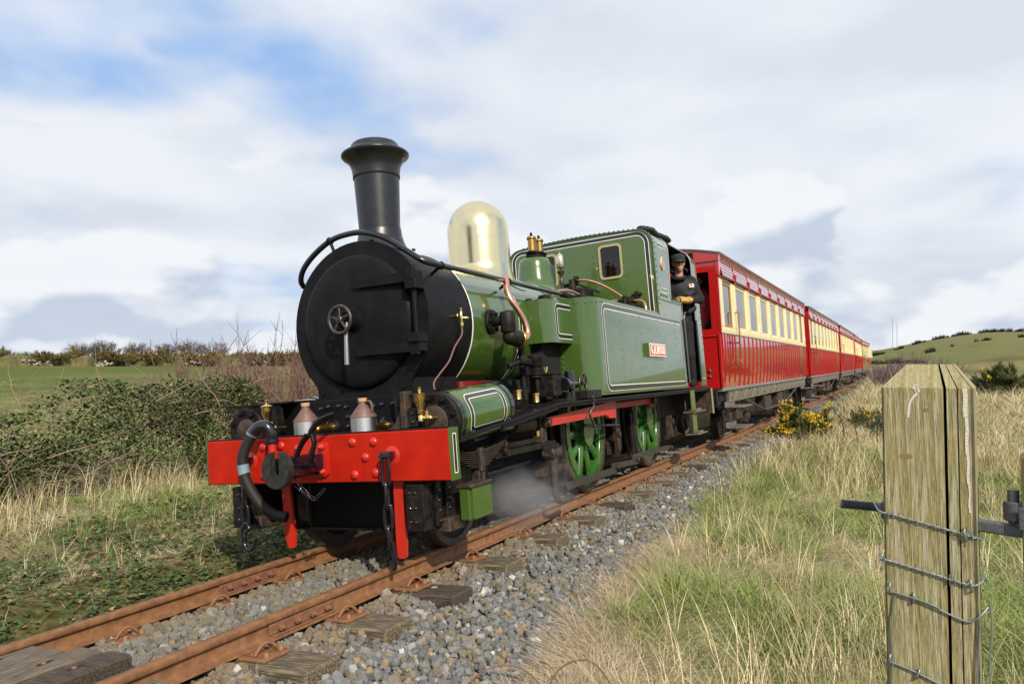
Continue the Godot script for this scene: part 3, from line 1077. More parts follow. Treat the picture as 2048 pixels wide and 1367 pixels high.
	b.tube([V(-0.497, 0.605, 0.135), V(-0.502, 0.62, 0.136), V(-0.505, 0.645, 0.137), V(-0.507, 0.668, 0.138)], 0.0375, 12)
	obj("hose_tape", b, mat(lin(0.16, 0.24, 0.30), 0.6), L)
	b = mb()
	b.tube(smooth_pts([V(-0.04, 0.555, 0.2), V(0.02, 0.50, 0.18), V(0.06, 0.45, 0.15)]), 0.004, 5)
	chain(b, [V(0.03, 0.60, 0.24), V(0.05, 0.52, 0.2), V(0.11, 0.44, 0.16), V(0.16, 0.50, 0.12)], 0.036, 0.0035, 0.010)
	obj("hook_chain", b, M.black_gloss, L)
	# ---- side chains
	for s in [-1.0, 1.0]:
		var x: float = s * 0.585
		b = mb()
		b.lathe([Vector2(0, 0), Vector2(0.06, 0), Vector2(0.052, 0.006), Vector2(0, 0.006)], Transform3D(Basis(Vector3.RIGHT, PI / 2), V(x + 0.005, 0.675, 0.0)), 20)
		obj("chain_boss", b, M.red, L)
		b = mb()
		b.span(V(x - 0.034, 0.66, 0.0), V(x - 0.018, 0.705, 0.075), 0.006)
		b.span(V(x + 0.018, 0.66, 0.0), V(x + 0.034, 0.705, 0.075), 0.006)
		b.cyl(V(x - 0.04, 0.68, 0.06), V(x + 0.04, 0.68, 0.06), 0.013, 10)
		var y := 0.695
		var lens := [0.19, 0.15, 0.15, 0.13] if s > 0 else [0.185, 0.16, 0.16]
		for i in lens.size():
			var hl: float = lens[i]
			var loop := []
			var w := 0.026
			for q in 21:
				var t := TAU * q / 20
				var yy := sin(t)
				var cc := cos(t) * w
				var off := V(cc, 0, 0) if i % 2 == 0 else V(cc * 0.4, 0, cc * 0.9)
				loop.append(V(x, y - hl * 0.5, 0.062) + off + V(0, yy * w + signf(yy) * (hl * 0.5 - w) * minf(absf(yy) * 2.5, 1.0), 0))
			b.tube(loop, 0.0105, 8, false)
			y -= hl - 0.022
		if s < 0:
			var hk := smooth_pts([V(x, y + 0.012, 0.062), V(x - 0.026, y - 0.02, 0.062), V(x - 0.026, y - 0.07, 0.062), V(x - 0.022, y - 0.12, 0.062), V(x + 0.012, y - 0.155, 0.062), V(x + 0.06, y - 0.135, 0.062), V(x + 0.082, y - 0.09, 0.062)])
			var rr := []
			for i in hk.size(): rr.append(lerpf(0.021, 0.010, pow(float(i) / hk.size(), 2.0)))
			b.tube(hk, rr, 8)
			b.tube([V(x + 0.026, y - 0.02, 0.062), V(x + 0.018, y + 0.01, 0.062), V(x, y + 0.02, 0.062), V(x - 0.018, y + 0.01, 0.062), V(x - 0.026, y - 0.02, 0.062), V(x, y - 0.04, 0.062), V(x + 0.026, y - 0.02, 0.062)], 0.013, 7, false)
		else:
			b.tube(smooth_pts([V(x + 0.012, y + 0.02, 0.062), V(x + 0.016, y - 0.05, 0.05), V(x + 0.012, y - 0.12, 0.04), V(x - 0.006, y - 0.15, 0.03), V(x - 0.018, y - 0.10, 0.03)]), 0.013, 8)
		obj("safety_chain", b, M.black_gloss, L)
	# ---- guard irons
	for q in [[0.575, 0.06, -0.06, 0.0], [-0.385, 0.09, -0.10, 0.03]]:
		b = mb()
		var x: float = q[0]
		b.prism([Vector2(-0.032, 0.0), Vector2(0.032, 0.0), Vector2(0.036 + q[3], -0.40), Vector2(0.030 + q[3], -0.475), Vector2(0.018 + q[3], -0.485), Vector2(-0.018 + q[3], -0.485), Vector2(-0.03 + q[3], -0.475), Vector2(-0.036 + q[3] * 0.5, -0.40)], -0.022, 0.0, Transform3D(Basis(), V(x, q[1] + 0.48, q[2])))
		obj("guard_iron", b, M.red, L)
	build_leading_truck(L)
	build_cylinders(L)
	build_smokebox(L)
	build_boiler(L)
	build_tanks(L)
	build_cab(L)
	build_motion(L)
	# ---- oil cans stand on the beam behind the front plate
	var can := thing("oil_can", "tin oil can with brown cone and cork, standing nearer the cylinder on the buffer beam", "oil can", Transform3D(Basis(Vector3.BACK, CANT), L.transform * V(0.325, 0.831, -0.085)).scaled_local(Vector3.ONE * 0.84), "oil cans on the buffer beam")
	b = mb()
	b.lathe([Vector2(0, 0), Vector2(0.097, 0), Vector2(0.097, 0.105), Vector2(0.093, 0.106), Vector2(0, 0.106)], Transform3D(), 28)
	obj("can_body", b, M.tin, can)
	b = mb()
	b.lathe([Vector2(0.101, 0.10), Vector2(0.101, 0.110), Vector2(0.034, 0.195), Vector2(0.030, 0.20), Vector2(0.030, 0.213), Vector2(0.026, 0.214)], Transform3D(), 28)
	obj("can_cone", b, M.copper_dull, can)
	b = mb()
	b.lathe([Vector2(0.024, 0.205), Vector2(0.026, 0.225), Vector2(0, 0.225)], Transform3D(), 18)
	obj("can_neck", b, M.tin, can)
	b = mb()
	b.lathe([Vector2(0, 0.22), Vector2(0.033, 0.22), Vector2(0.035, 0.243), Vector2(0.03, 0.246), Vector2(0, 0.244)], Transform3D(), 16)
	obj("cork", b, M.cork, can)
	b = mb()
	b.tube(smooth_pts([V(0.036, 0.21, 0.0), V(0.062, 0.222, 0.0), V(0.086, 0.195, 0.0), V(0.088, 0.15, 0.0), V(0.075, 0.125, 0.0)]), 0.006, 8, true, 2.6, V(0, 0, 1).cross(V(0, 1, 0)))
	obj("can_handle", b, M.copper_dull, can)
	copy(can, Transform3D(Basis(Vector3.BACK, CANT) * Basis(Vector3.UP, 2.6), L.transform * V(-0.165, 0.831, -0.10)).scaled_local(Vector3.ONE * 0.84), "tin oil can with brown cone and cork, standing behind the coupling hook")

func wheel(b_tyre: Mb, b_green: Mb, r: float, spokes: int, crank := -1.0, ph := 0.0) -> void:
	# outer face towards +x at x = 0, wheel centre at the origin
	b_tyre.lathe([Vector2(r - 0.06, -0.13), Vector2(r + 0.022, -0.13), Vector2(r + 0.024, -0.112), Vector2(r + 0.003, -0.098), Vector2(r, -0.01), Vector2(r - 0.006, 0.0), Vector2(r - 0.052, 0.0), Vector2(r - 0.056, -0.02), Vector2(r - 0.06, -0.13)], Transform3D(Basis(Vector3.BACK, -PI / 2), Vector3.ZERO), 48)
	var ri := r - 0.053
	b_green.lathe([Vector2(ri - 0.075, -0.11), Vector2(ri, -0.11), Vector2(ri, -0.012), Vector2(ri - 0.07, -0.016), Vector2(ri - 0.078, -0.026), Vector2(ri - 0.075, -0.11)], Transform3D(Basis(Vector3.BACK, -PI / 2), Vector3.ZERO), 48)
	for i in spokes:
		var a := TAU * (i + 0.5) / spokes + ph
		var bs := Basis(Vector3.RIGHT, a)
		var k := 7
		var pts := []
		var rr := []
		for q in k:
			var t := float(q) / (k - 1)
			pts.append(bs * V(-0.055 + 0.012 * sin(PI * t), lerpf(0.09, ri - 0.055, t), 0))
			rr.append(lerpf(0.054, 0.045, t) + 0.022 * pow(absf(t * 2.0 - 1.0), 4.0))
		b_green.tube(pts, rr, 10, false, 0.55, bs * V(0, 0, 1))
	b_green.cyl(V(-0.13, 0, 0), V(0.01, 0, 0), 0.125, 24, -1.0, 0.008)
	if crank > 0.0:
		var ol := []
		for i in 17: ol.append(Vector2(cos(PI * i / 16.0) * 0.085, crank + sin(PI * i / 16.0) * 0.085))
		for i in 17: ol.append(Vector2(-cos(PI * i / 16.0) * 0.13, -sin(PI * i / 16.0) * 0.13))
		b_green.prism(ol, 0.0, 0.06, Transform3D(Basis(V(0, 0, -1), V(0, 1, 0), V(1, 0, 0)), V(-0.02, 0, 0)))

func build_leading_truck(L: Node3D) -> void:
	for s in [-1.0, 1.0]:
		var tb := mb(); var gb := mb()
		var w := Node3D.new()
		w.name = numbered("leading_wheel", L)
		L.add_child(w, true)
		w.position = V(s * 0.565, 0.305, -0.69)
		if s < 0: w.rotation.y = PI
		wheel(tb, gb, 0.305, 8)
		obj("tyre", tb, M.tyre, w)
		obj("wheel_centre", gb, M.black, w)
	var b := mb()
	b.cyl(V(-0.55, 0.305, -0.69), V(0.55, 0.305, -0.69), 0.06, 12)
	obj("axle", b, M.dark, L)
	b = mb()
	b.span(V(-0.62, 0.16, -0.42), V(0.62, 0.50, -0.40))
	b.span(V(-0.62, 0.155, -0.42), V(0.62, 0.17, -0.36))
	b.span(V(-0.62, 0.40, -1.1), V(0.62, 0.52, -0.42))
	obj("truck_frame", b, M.black, L)
	for s in [-1.0, 1.0]:
		var G := Node3D.new()
		G.name = numbered("axle_guard", L)
		L.add_child(G, true)
		b = mb()
		b.span(V(s * 0.76, 0.225, -0.50), V(s * 0.79, 0.50, -0.02), 0.004)
		b.span(V(s * 0.66, 0.225, -0.035), V(s * 0.79, 0.50, -0.015), 0.004)
		b.span(V(s * 0.79, 0.24, -0.27), V(s * 0.82, 0.50, -0.22), 0.004)
		b.span(V(s * 0.79, 0.24, -0.16), V(s * 0.82, 0.50, -0.11), 0.004)
		obj("guard_plate", b, M.grime, G)
		b = mb()
		b.span(V(s * 0.70, 0.19, -0.36), V(s * 0.86, 0.275, -0.17), 0.01)
		obj("axlebox", b, M.brown_grime, G)
		b = mb()
		for i in 4:
			b.dome(V(s * 0.82, 0.27 + i * 0.06, -0.245), V(s, 0, 0), 0.013, 0.012, 6)
			b.dome(V(s * 0.82, 0.27 + i * 0.06, -0.135), V(s, 0, 0), 0.013, 0.012, 6)
		for q in [[0.69, 0.45], [0.73, 0.45], [0.69, 0.36], [0.73, 0.36], [0.69, 0.28], [0.73, 0.28]]:
			b.dome(V(s * q[0], q[1], -0.015), V(0, 0, 1), 0.012, 0.010, 6)
		stuff_part(obj("guard_rivets", b, M.black_gloss, G))
		# leaf spring
		var S := Node3D.new()
		S.name = numbered("leaf_spring", L)
		L.add_child(S, true)
		for i in 8:
			b = mb()
			var half := 0.42 - i * 0.043
			var pts := []
			for q in 11:
				var t := -1.0 + 2.0 * q / 10.0
				pts.append(V(s * 0.83, 0.535 + i * 0.0 + 0.075 * pow(t * half / 0.42, 2.0) + (7 - i) * 0.0135, -0.60 + t * half))
			b.tube(pts, 0.0064, 6, true, 5.0, V(0, 1, 0))
			obj("leaf", b, M.brown_grime, S)
		b = mb()
		b.span(V(s * 0.785, 0.505, -0.625), V(s * 0.875, 0.66, -0.575), 0.006)
		b.span(V(s * 0.80, 0.44, -0.64), V(s * 0.86, 0.51, -0.56), 0.004)
		obj("spring_buckle", b, M.brown_grime, S)
		# sandbox
		b = mb()
		b.span(V(s * 0.865, 0.245, -0.535), V(s * 0.962, 0.437, -0.30), 0.006)
		b.span(V(s * 0.875, 0.245, -0.305), V(s * 0.945, 0.437, -0.272), 0.006)
		var sb := obj("sand_box", b, M.green, L)
		b = mb()
		b.span(V(s * 0.855, 0.437, -0.545), V(s * 0.968, 0.462, -0.264), 0.006)
		obj("sand_box_lid", b, M.brown_grime, sb)
		b = mb()
		b.span(V(s * 0.83, 0.25, -0.60), V(s * 0.86, 0.60, -0.57), 0.004)
		for i in 6: b.dome(V(s * 0.86, 0.28 + i * 0.05, -0.585), V(s, 0, 0), 0.012, 0.01, 6)
		obj("sand_box_bracket", b, M.grime, L)
		b = mb()
		b.cyl(V(s * 0.80, 0.60, -0.98), V(s * 0.86, 0.60, -0.98), 0.035, 12, -1.0, 0.006)
		b.tube([V(s * 0.84, 0.60, -0.98), V(s * 0.84, 0.66, -1.0)], 0.02, 8)
		obj("spring_hanger", b, M.grime, L)

func build_cylinders(L: Node3D) -> void:
	var b: Mb
	var tilt := Basis(Vector3.RIGHT, -0.085)
	for s in [-1.0, 1.0]:
		var C := Node3D.new()
		C.name = numbered("cylinder", L)
		L.add_child(C, true)
		C.position = V(s * 0.80, 0.862, -0.2)
		C.transform.basis = Basis(Vector3.RIGHT, 0.075)
		# local: z = 0 at the front face, axis towards -z
		b = mb()
		b.lathe([Vector2(0, -0.02), Vector2(0.165, -0.02), Vector2(0.172, -0.012), Vector2(0.172, 0.03), Vector2(0.165, 0.036)], zaxis(0, 0), 36)
		var fl := []
		for i in 13: fl.append(Vector2(cos(-PI / 2 + PI * i / 12.0) * 0.168 * s, sin(-PI / 2 + PI * i / 12.0) * 0.168))
		fl.append(Vector2(-0.22 * s, 0.175)); fl.append(Vector2(-0.30 * s, 0.175)); fl.append(Vector2(-0.30 * s, -0.06)); fl.append(Vector2(-0.12 * s, -0.13))
		b.prism(fl, -0.045, 0.012)
		obj("front_cover", b, M.grime, C)
		b = mb()
		b.lathe([Vector2(0, 0), Vector2(0.098, 0), Vector2(0.098, 0.008), Vector2(0.09, 0.014), Vector2(0, 0.018)], Transform3D(Basis(Vector3.RIGHT, PI / 2), V(-0.005 * s, 0, 0.018)), 28)
		obj("cover_disc", b, M.brown_grime, C)
		for i in 8:
			var a := TAU * (i + 0.35) / 8
			b = mb()
			b.hexbolt(V(cos(a) * 0.142, sin(a) * 0.142, 0.02), V(0, 0, 1), 0.019, 0.018)
			b.dome(V(cos(a) * 0.142, sin(a) * 0.142, 0.036), V(0, 0, 1), 0.010, 0.012, 6)
			obj("cover_bolt", b, M.black, C)
		b = mb()
		b.lathe([Vector2(0.16, -0.03), Vector2(0.173, 0.0), Vector2(0.173, 0.66), Vector2(0.165, 0.66)], zaxis(-0.03, 0), 40)
		obj("cladding", b, M.green, C)
		b = mb()
		b.lathe([Vector2(0.16, 0.0), Vector2(0.18, 0.0), Vector2(0.18, 0.05), Vector2(0.17, 0.06), Vector2(0, 0.07)], zaxis(-0.66, 0), 36)
		b.lathe([Vector2(0.17, 0.0), Vector2(0.178, 0.0), Vector2(0.178, 0.03), Vector2(0.17, 0.03)], zaxis(-0.035, 0), 36)
		obj("cylinder_rim", b, M.black_gloss, C)
		# lining on the curved cladding: (angle, distance)
		var path := []
		var nn := []
		var rr := rrect(0.44, 0.225, 0.04, 5)
		var dense := []
		for i in rr.size():
			var p: Vector2 = rr[i]
			var q: Vector2 = rr[(i + 1) % rr.size()]
			var n := maxi(1, roundi(p.distance_to(q) / 0.03))
			for k in n: dense.append(p.lerp(q, float(k) / n))
		for p in dense:
			var a: float = 0.12 + p.y / 0.173
			var e := V(cos(a) * s, sin(a), 0)
			nn.append(e)
			path.append(e * 0.1745 + V(0, 0, -0.36 + p.x))
		var bw := mb(); var bb := mb()
		lining(bw, bb, path, nn, 0.019, 0.006)
		obj("cladding_lining_black", bb, M.black_line, C)
		obj("cladding_lining_white", bw, M.white_line, C)
		# sight-feed lubricator on the front cover
		var O := Node3D.new()
		O.name = numbered("lubricator", L)
		L.add_child(O, true)
		O.position = V(s * 0.762 + (0.0 if s > 0 else 0.26), 0.0, -0.085)
		b = mb()
		b.lathe([Vector2(0, 0.935), Vector2(0.018, 0.935), Vector2(0.02, 0.95), Vector2(0.034, 0.985), Vector2(0.038, 1.00)], Transform3D(), 16)
		b.cyl(V(0, 0.99, 0), V(0, 1.03, 0), 0.006, 6)
		b.lathe([Vector2(0.0, 1.028), Vector2(0.04, 1.03), Vector2(0.042, 1.036), Vector2(0.02, 1.045), Vector2(0.010, 1.05), Vector2(0.008, 1.065), Vector2(0.011, 1.075), Vector2(0, 1.08)], Transform3D(), 16)
		b.lathe([Vector2(0, 0.87), Vector2(0.018, 0.87), Vector2(0.018, 0.90), Vector2(0.014, 0.905), Vector2(0.020, 0.915), Vector2(0.020, 0.935)], Transform3D(), 12)
		b.cyl(V(0, 0.885, 0.0), V(0.055, 0.885, -0.01), 0.014, 10)
		b.ball(V(0.06, 0.885, -0.01), 0.019, 10)
		b.cyl(V(0.04, 0.885, -0.005), V(0.04, 0.93, -0.005), 0.012, 8)
		b.cyl(V(0.055, 0.885, -0.01), V(0.055, 0.885, -0.11), 0.012, 8)
		obj("lubricator_body", b, M.brass, O)
		b = mb()
		b.lathe([Vector2(0.034, 0.985), Vector2(0.037, 1.03)], Transform3D(), 16)
		obj("lubricator_glass", b, M.brass_old, O)
	# front plate, steam chest covers, valve spindle guides
	b = mb()
	b.span(V(-0.56, 0.82, -0.32), V(0.66, 1.045, -0.30), 0.004)
	b.span(V(-1.0, 1.045, -0.62), V(-0.41, 1.06, -0.19), 0.003)
	b.span(V(0.66, 0.95, -0.3), V(0.70, 1.045, -0.2), 0.003)
	obj("front_plate", b, M.black, L)
	for q in [[-0.06, 0.905], [0.39, 0.895]]:
		var K := Node3D.new()
		K.name = numbered("steam_chest", L)
		L.add_child(K, true)
		b = mb()
		b.prism(rrect(0.30, 0.24, 0.07, 6, Vector2(q[0], q[1])), -0.30, -0.262)
		obj("chest_cover", b, M.black, K)
		for e in [[-0.11, 0.085], [-0.045, 0.095], [0.045, 0.095], [0.11, 0.085], [-0.12, 0.02], [0.12, 0.02], [-0.12, -0.045], [0.12, -0.045]]:
			b = mb()
			b.hexbolt(V(q[0] + e[0], q[1] + e[1], -0.262), V(0, 0, 1), 0.016, 0.018)
			b.dome(V(q[0] + e[0], q[1] + e[1], -0.245), V(0, 0, 1), 0.009, 0.014, 6)
			obj("chest_bolt", b, M.black_gloss, K)
		b = mb()
		b.lathe([Vector2(0, 0), Vector2(0.06, 0), Vector2(0.06, 0.02), Vector2(0.03, 0.025), Vector2(0.03, 0.03)], Transform3D(Basis(Vector3.RIGHT, PI / 2), V(q[0] - 0.01, q[1] - 0.045, -0.262)), 18)
		obj("gland", b, M.black_gloss, K)
		b = mb()
		b.cyl(V(q[0] - 0.01, q[1] - 0.045, -0.235), V(q[0] - 0.01, q[1] - 0.045, -0.10), 0.027, 16)
		b.ball(V(q[0] - 0.01, q[1] - 0.045, -0.10), 0.027, 14)
		b.cyl(V(q[0] - 0.01, q[1] - 0.045, -0.245), V(q[0] - 0.01, q[1] - 0.045, -0.225), 0.033, 16)
		obj("valve_guide", b, M.brass_old, K)
	# curved gusset between smokebox and beam
	b = mb()
	var gp := [Vector2(0.0, 1.06), Vector2(0.0, 0.825), Vector2(-0.19, 0.825)]
	for i in 9:
		var t := i / 8.0
		gp.append(Vector2(-0.19 + 0.145 * sin(t * PI / 2), 0.825 + 0.235 * (1.0 - cos(t * PI / 2))))
	b.prism(gp, -0.20, -0.16, Transform3D(Basis(), V(0.62, 0, 0)))
	b.span(V(0.585, 0.83, -0.20), V(0.625, 1.055, -0.12), 0.004)
	obj("gusset", b, M.brown_grime, L)
	b = mb()
	b.span(V(0.635, 0.83, -0.19), V(0.70, 0.95, -0.13), 0.008)
	for i in 2: b.dome(V(0.668, 0.865 + i * 0.05, -0.13), V(0, 0, 1), 0.013, 0.012)
	obj("drain_valve", b, M.black_gloss, L)

func build_smokebox(L: Node3D) -> void:
	var yc := 1.568
	var b := mb()
	b.lathe([Vector2(0.576, 0.0), Vector2(0.576, 0.575)], zaxis(-0.525, yc), 64)
	var sm := obj("smokebox", b, M.smokebox, L)
	# front plate: round above, drawn down to the saddle
	b = mb()
	var fp := []
	for i in 41:
		var a := -0.62 + (PI + 1.24) * i / 40.0
		fp.append(Vector2(cos(a) * 0.592, yc + sin(a) * 0.592))
	for i in range(1, 7):
		var t := i / 6.0
		fp.append(Vector2(-0.482 + 0.072 * sin(t * PI / 2), 1.225 - 0.115 * t))
	fp.append(Vector2(-0.41, 1.04)); fp.append(Vector2(0.41, 1.04))
	for i in range(6, 0, -1):
		var t := i / 6.0
		fp.append(Vector2(0.482 - 0.072 * sin(t * PI / 2), 1.225 - 0.115 * t))
	b.prism(fp, -0.535, -0.50)
	obj("smokebox_front", b, M.smokebox, sm)
	b = mb()
	b.span(V(-0.405, 0.80, -1.10), V(0.405, 1.22, -0.536))
	b.prism([Vector2(-0.405, 1.2), Vector2(-0.49, 1.27), Vector2(-0.40, 1.4), Vector2(0.40, 1.4), Vector2(0.49, 1.27), Vector2(0.405, 1.2)], -1.1, -0.536)
	obj("smokebox_saddle", b, M.smokebox, sm)
	for q in [[0.36, 1.10], [-0.36, 1.10]]:
		b = mb()
		b.hexbolt(V(q[0], q[1], -0.50), V(0, 0, 1), 0.014, 0.016)
		obj("saddle_bolt", b, M.black, sm)
	# door
	b = mb()
	b.lathe([Vector2(0.48, 0), Vector2(0.48, 0.014), Vector2(0.468, 0.034), Vector2(0.44, 0.048), Vector2(0.36, 0.058), Vector2(0.2, 0.070), Vector2(0.08, 0.074), Vector2(0, 0.075)], Transform3D(Basis(Vector3.RIGHT, PI / 2), V(0, 1.585, -0.50)), 64)
	var door := obj("smokebox_door", b, M.smokebox, L)
	for y in [1.83, 1.358]:
		b = mb()
		var st := []
		for i in 9: st.append(Vector2(0.065 - sin(PI * i / 8.0) * 0.03, y + cos(PI * i / 8.0) * 0.026))
		st.append(Vector2(0.50, y - 0.036)); st.append(Vector2(0.565, y - 0.036)); st.append(Vector2(0.565, y + 0.036)); st.append(Vector2(0.50, y + 0.036))
		b.prism(st, -0.445, -0.405)
		b.span(V(0.44, y - 0.036, -0.50), V(0.565, y + 0.036, -0.44), 0.003)
		obj("hinge_strap", b, M.smokebox, door)
		b = mb()
		var yo := -0.058 if y > 1.6 else 0.058
		b.span(V(0.49, y + yo - 0.032, -0.50), V(0.575, y + yo + 0.032, -0.385), 0.003)
		b.span(V(0.5, y - 0.036, -0.40), V(0.565, y + 0.06 * signf(-yo), -0.385), 0.003)
		obj("hinge_block", b, M.smokebox, door)
	b = mb()
	b.cyl(V(0.534, 1.30, -0.43), V(0.534, 1.90, -0.43), 0.017, 12)
	obj("hinge_pin", b, M.black, door)
	# dart wheel and handle
	b = mb()
	var c := V(0.012, 1.585, 0)
	b.lathe([Vector2(0.085, 0), Vector2(0.085, 0.012), Vector2(0.075, 0.016), Vector2(0.075, 0.022), Vector2(0.068, 0.03), Vector2(0.066, 0.10), Vector2(0.05, 0.11), Vector2(0, 0.112)], Transform3D(Basis(Vector3.RIGHT, PI / 2), c + V(0, 0, -0.43)), 28)
	obj("dart_boss", b, M.black, door)
	b = mb()
	var ring := []
	for i in 37: ring.append(c + V(cos(TAU * i / 36) * 0.093, sin(TAU * i / 36) * 0.093, -0.285))
	b.tube(ring, 0.0125, 10, false)
	for i in 5:
		var a := TAU * i / 5 + PI / 2
		b.tube([c + V(cos(a) * 0.02, sin(a) * 0.02, -0.285), c + V(cos(a) * 0.095, sin(a) * 0.095, -0.285)], [0.011, 0.008], 8)
	b.cyl(c + V(0, 0, -0.33), c + V(0, 0, -0.265), 0.026, 14, -1.0, 0.004)
	b.cyl(c + V(0, 0, -0.28), c + V(0, 0, -0.25), 0.012, 10)
	obj("dart_wheel", b, M.steel_worn, door)
	b = mb()
	b.tube([c + V(0.025, -0.02, -0.325), c + V(0.022, -0.12, -0.315), c + V(0.02, -0.31, -0.31)], [0.013, 0.016, 0.019], 12)
	obj("dart_handle", b, M.steel, door)
	# chimney
	b = mb()
	saddle(b, -0.81, yc, 0.582, 0.262, 0.160, 2.285, 2.2, 40, 10)
	b.lathe([Vector2(0.160, 2.28), Vector2(0.160, 2.30), Vector2(0.155, 2.304), Vector2(0.1555, 2.34), Vector2(0.171, 2.70), Vector2(0.176, 2.702), Vector2(0.177, 2.716), Vector2(0.180, 2.75), Vector2(0.189, 2.786), Vector2(0.206, 2.816), Vector2(0.228, 2.838), Vector2(0.247, 2.852), Vector2(0.255, 2.862), Vector2(0.256, 2.871), Vector2(0.251, 2.879), Vector2(0.232, 2.890), Vector2(0.208, 2.902), Vector2(0.190, 2.914), Vector2(0.182, 2.925), Vector2(0.178, 2.945), Vector2(0.168, 2.957), Vector2(0.135, 2.958), Vector2(0.13, 2.90), Vector2(0.0, 2.80)], Transform3D(Basis(), V(0, 0, -0.81)), 48)
	var ch := obj("chimney", b, mottled(lin(0.010, 0.011, 0.015), lin(0.019, 0.019, 0.023), 0.01, 2.0, 0.36, 0.0, 0.0, null, 33), L)
	b = mb()
	b.lathe([Vector2(0.172, 2.688), Vector2(0.1765, 2.690), Vector2(0.1765, 2.703), Vector2(0.172, 2.705)], Transform3D(Basis(), V(0, 0, -0.81)), 48)
	obj("chimney_band", b, M.dark, ch)
	for a in [0.5, 1.2, 1.9, -0.4, 2.7, 3.6]:
		b = mb()
		var x := cos(a) * 0.245
		var z := -0.81 + sin(a) * 0.245
		var nn := V(x, sqrt(0.582 * 0.582 - x * x), 0).normalized()
		b.hexbolt(V(x, yc + sqrt(0.586 * 0.586 - x * x) + 0.008, z), nn, 0.015, 0.018)
		obj("chimney_bolt", b, M.smokebox, ch)
	# snifting tap and its copper pipe
	var T := Node3D.new()
	T.name = numbered("drain_tap", L)
	L.add_child(T, true)
	b = mb()
	b.cyl(V(0.57, 1.575, -0.83), V(0.64, 1.575, -0.83), 0.013, 10)
	b.ball(V(0.615, 1.575, -0.83), 0.018, 10)
	b.lathe([Vector2(0, 1.50), Vector2(0.015, 1.50), Vector2(0.015, 1.525), Vector2(0.009, 1.53), Vector2(0.011, 1.55), Vector2(0.013, 1.60), Vector2(0.009, 1.605), Vector2(0.011, 1.625), Vector2(0, 1.632)], Transform3D(Basis(), V(0.645, 0, -0.83)), 10)
	b.cyl(V(0.645, 1.56, -0.83), V(0.68, 1.555, -0.86), 0.008, 8)
	b.ball(V(0.68, 1.555, -0.86), 0.011, 8)
	obj("tap_body", b, M.brass, T)
	b = mb()
	b.tube(smooth_pts([V(0.645, 1.51, -0.83), V(0.648, 1.44, -0.82), V(0.632, 1.385, -0.78), V(0.618, 1.34, -0.75), V(0.60, 1.25, -0.70), V(0.565, 1.17, -0.63), V(0.545, 1.11, -0.58), V(0.56, 1.06, -0.56)]), 0.0065, 8)
	obj("tap_pipe", b, M.copper_dull, T)
	# handrail round the smokebox and along the boiler
	b = mb()
	var hr := smooth_pts([V(-0.60, 1.93, -3.0), V(-0.60, 1.93, -1.6), V(-0.605, 1.93, -0.75), V(-0.60, 1.945, -0.60), V(-0.545, 2.03, -0.55), V(-0.43, 2.13, -0.545), V(-0.26, 2.215, -0.545), V(-0.10, 2.238, -0.545), V(0.06, 2.225, -0.545), V(0.24, 2.155, -0.545), V(0.42, 2.03, -0.555), V(0.52, 1.955, -0.585), V(0.575, 1.93, -0.68), V(0.58, 1.93, -0.9), V(0.575, 1.93, -1.6), V(0.56, 1.93, -2.3), V(0.555, 1.93, -3.05)], 8)
	b.tube(hr, 0.0215, 12)
	var rail := obj("handrail", b, M.black_gloss, L)
	for q in [V(-0.26, 2.215, -0.545), V(0.575, 1.93, -0.72), V(0.57, 1.93, -1.75)]:
		b = mb()
		b.ball(q, 0.03, 12)
		var inw := V(-q.x, yc - q.y, 0).normalized()
		b.cyl(q, q + inw * 0.10, 0.012, 8)
		obj("rail_knob", b, M.black, rail)
	b = mb()
	b.cyl(V(0.555, 1.93, -2.88), V(0.555, 1.93, -2.97), 0.03, 12, -1.0, 0.004)
	b.cyl(V(0.555, 1.93, -3.0), V(0.555, 1.93, -3.1), 0.028, 12, -1.0, 0.004)
	obj("pipe_union", b, M.black, rail)

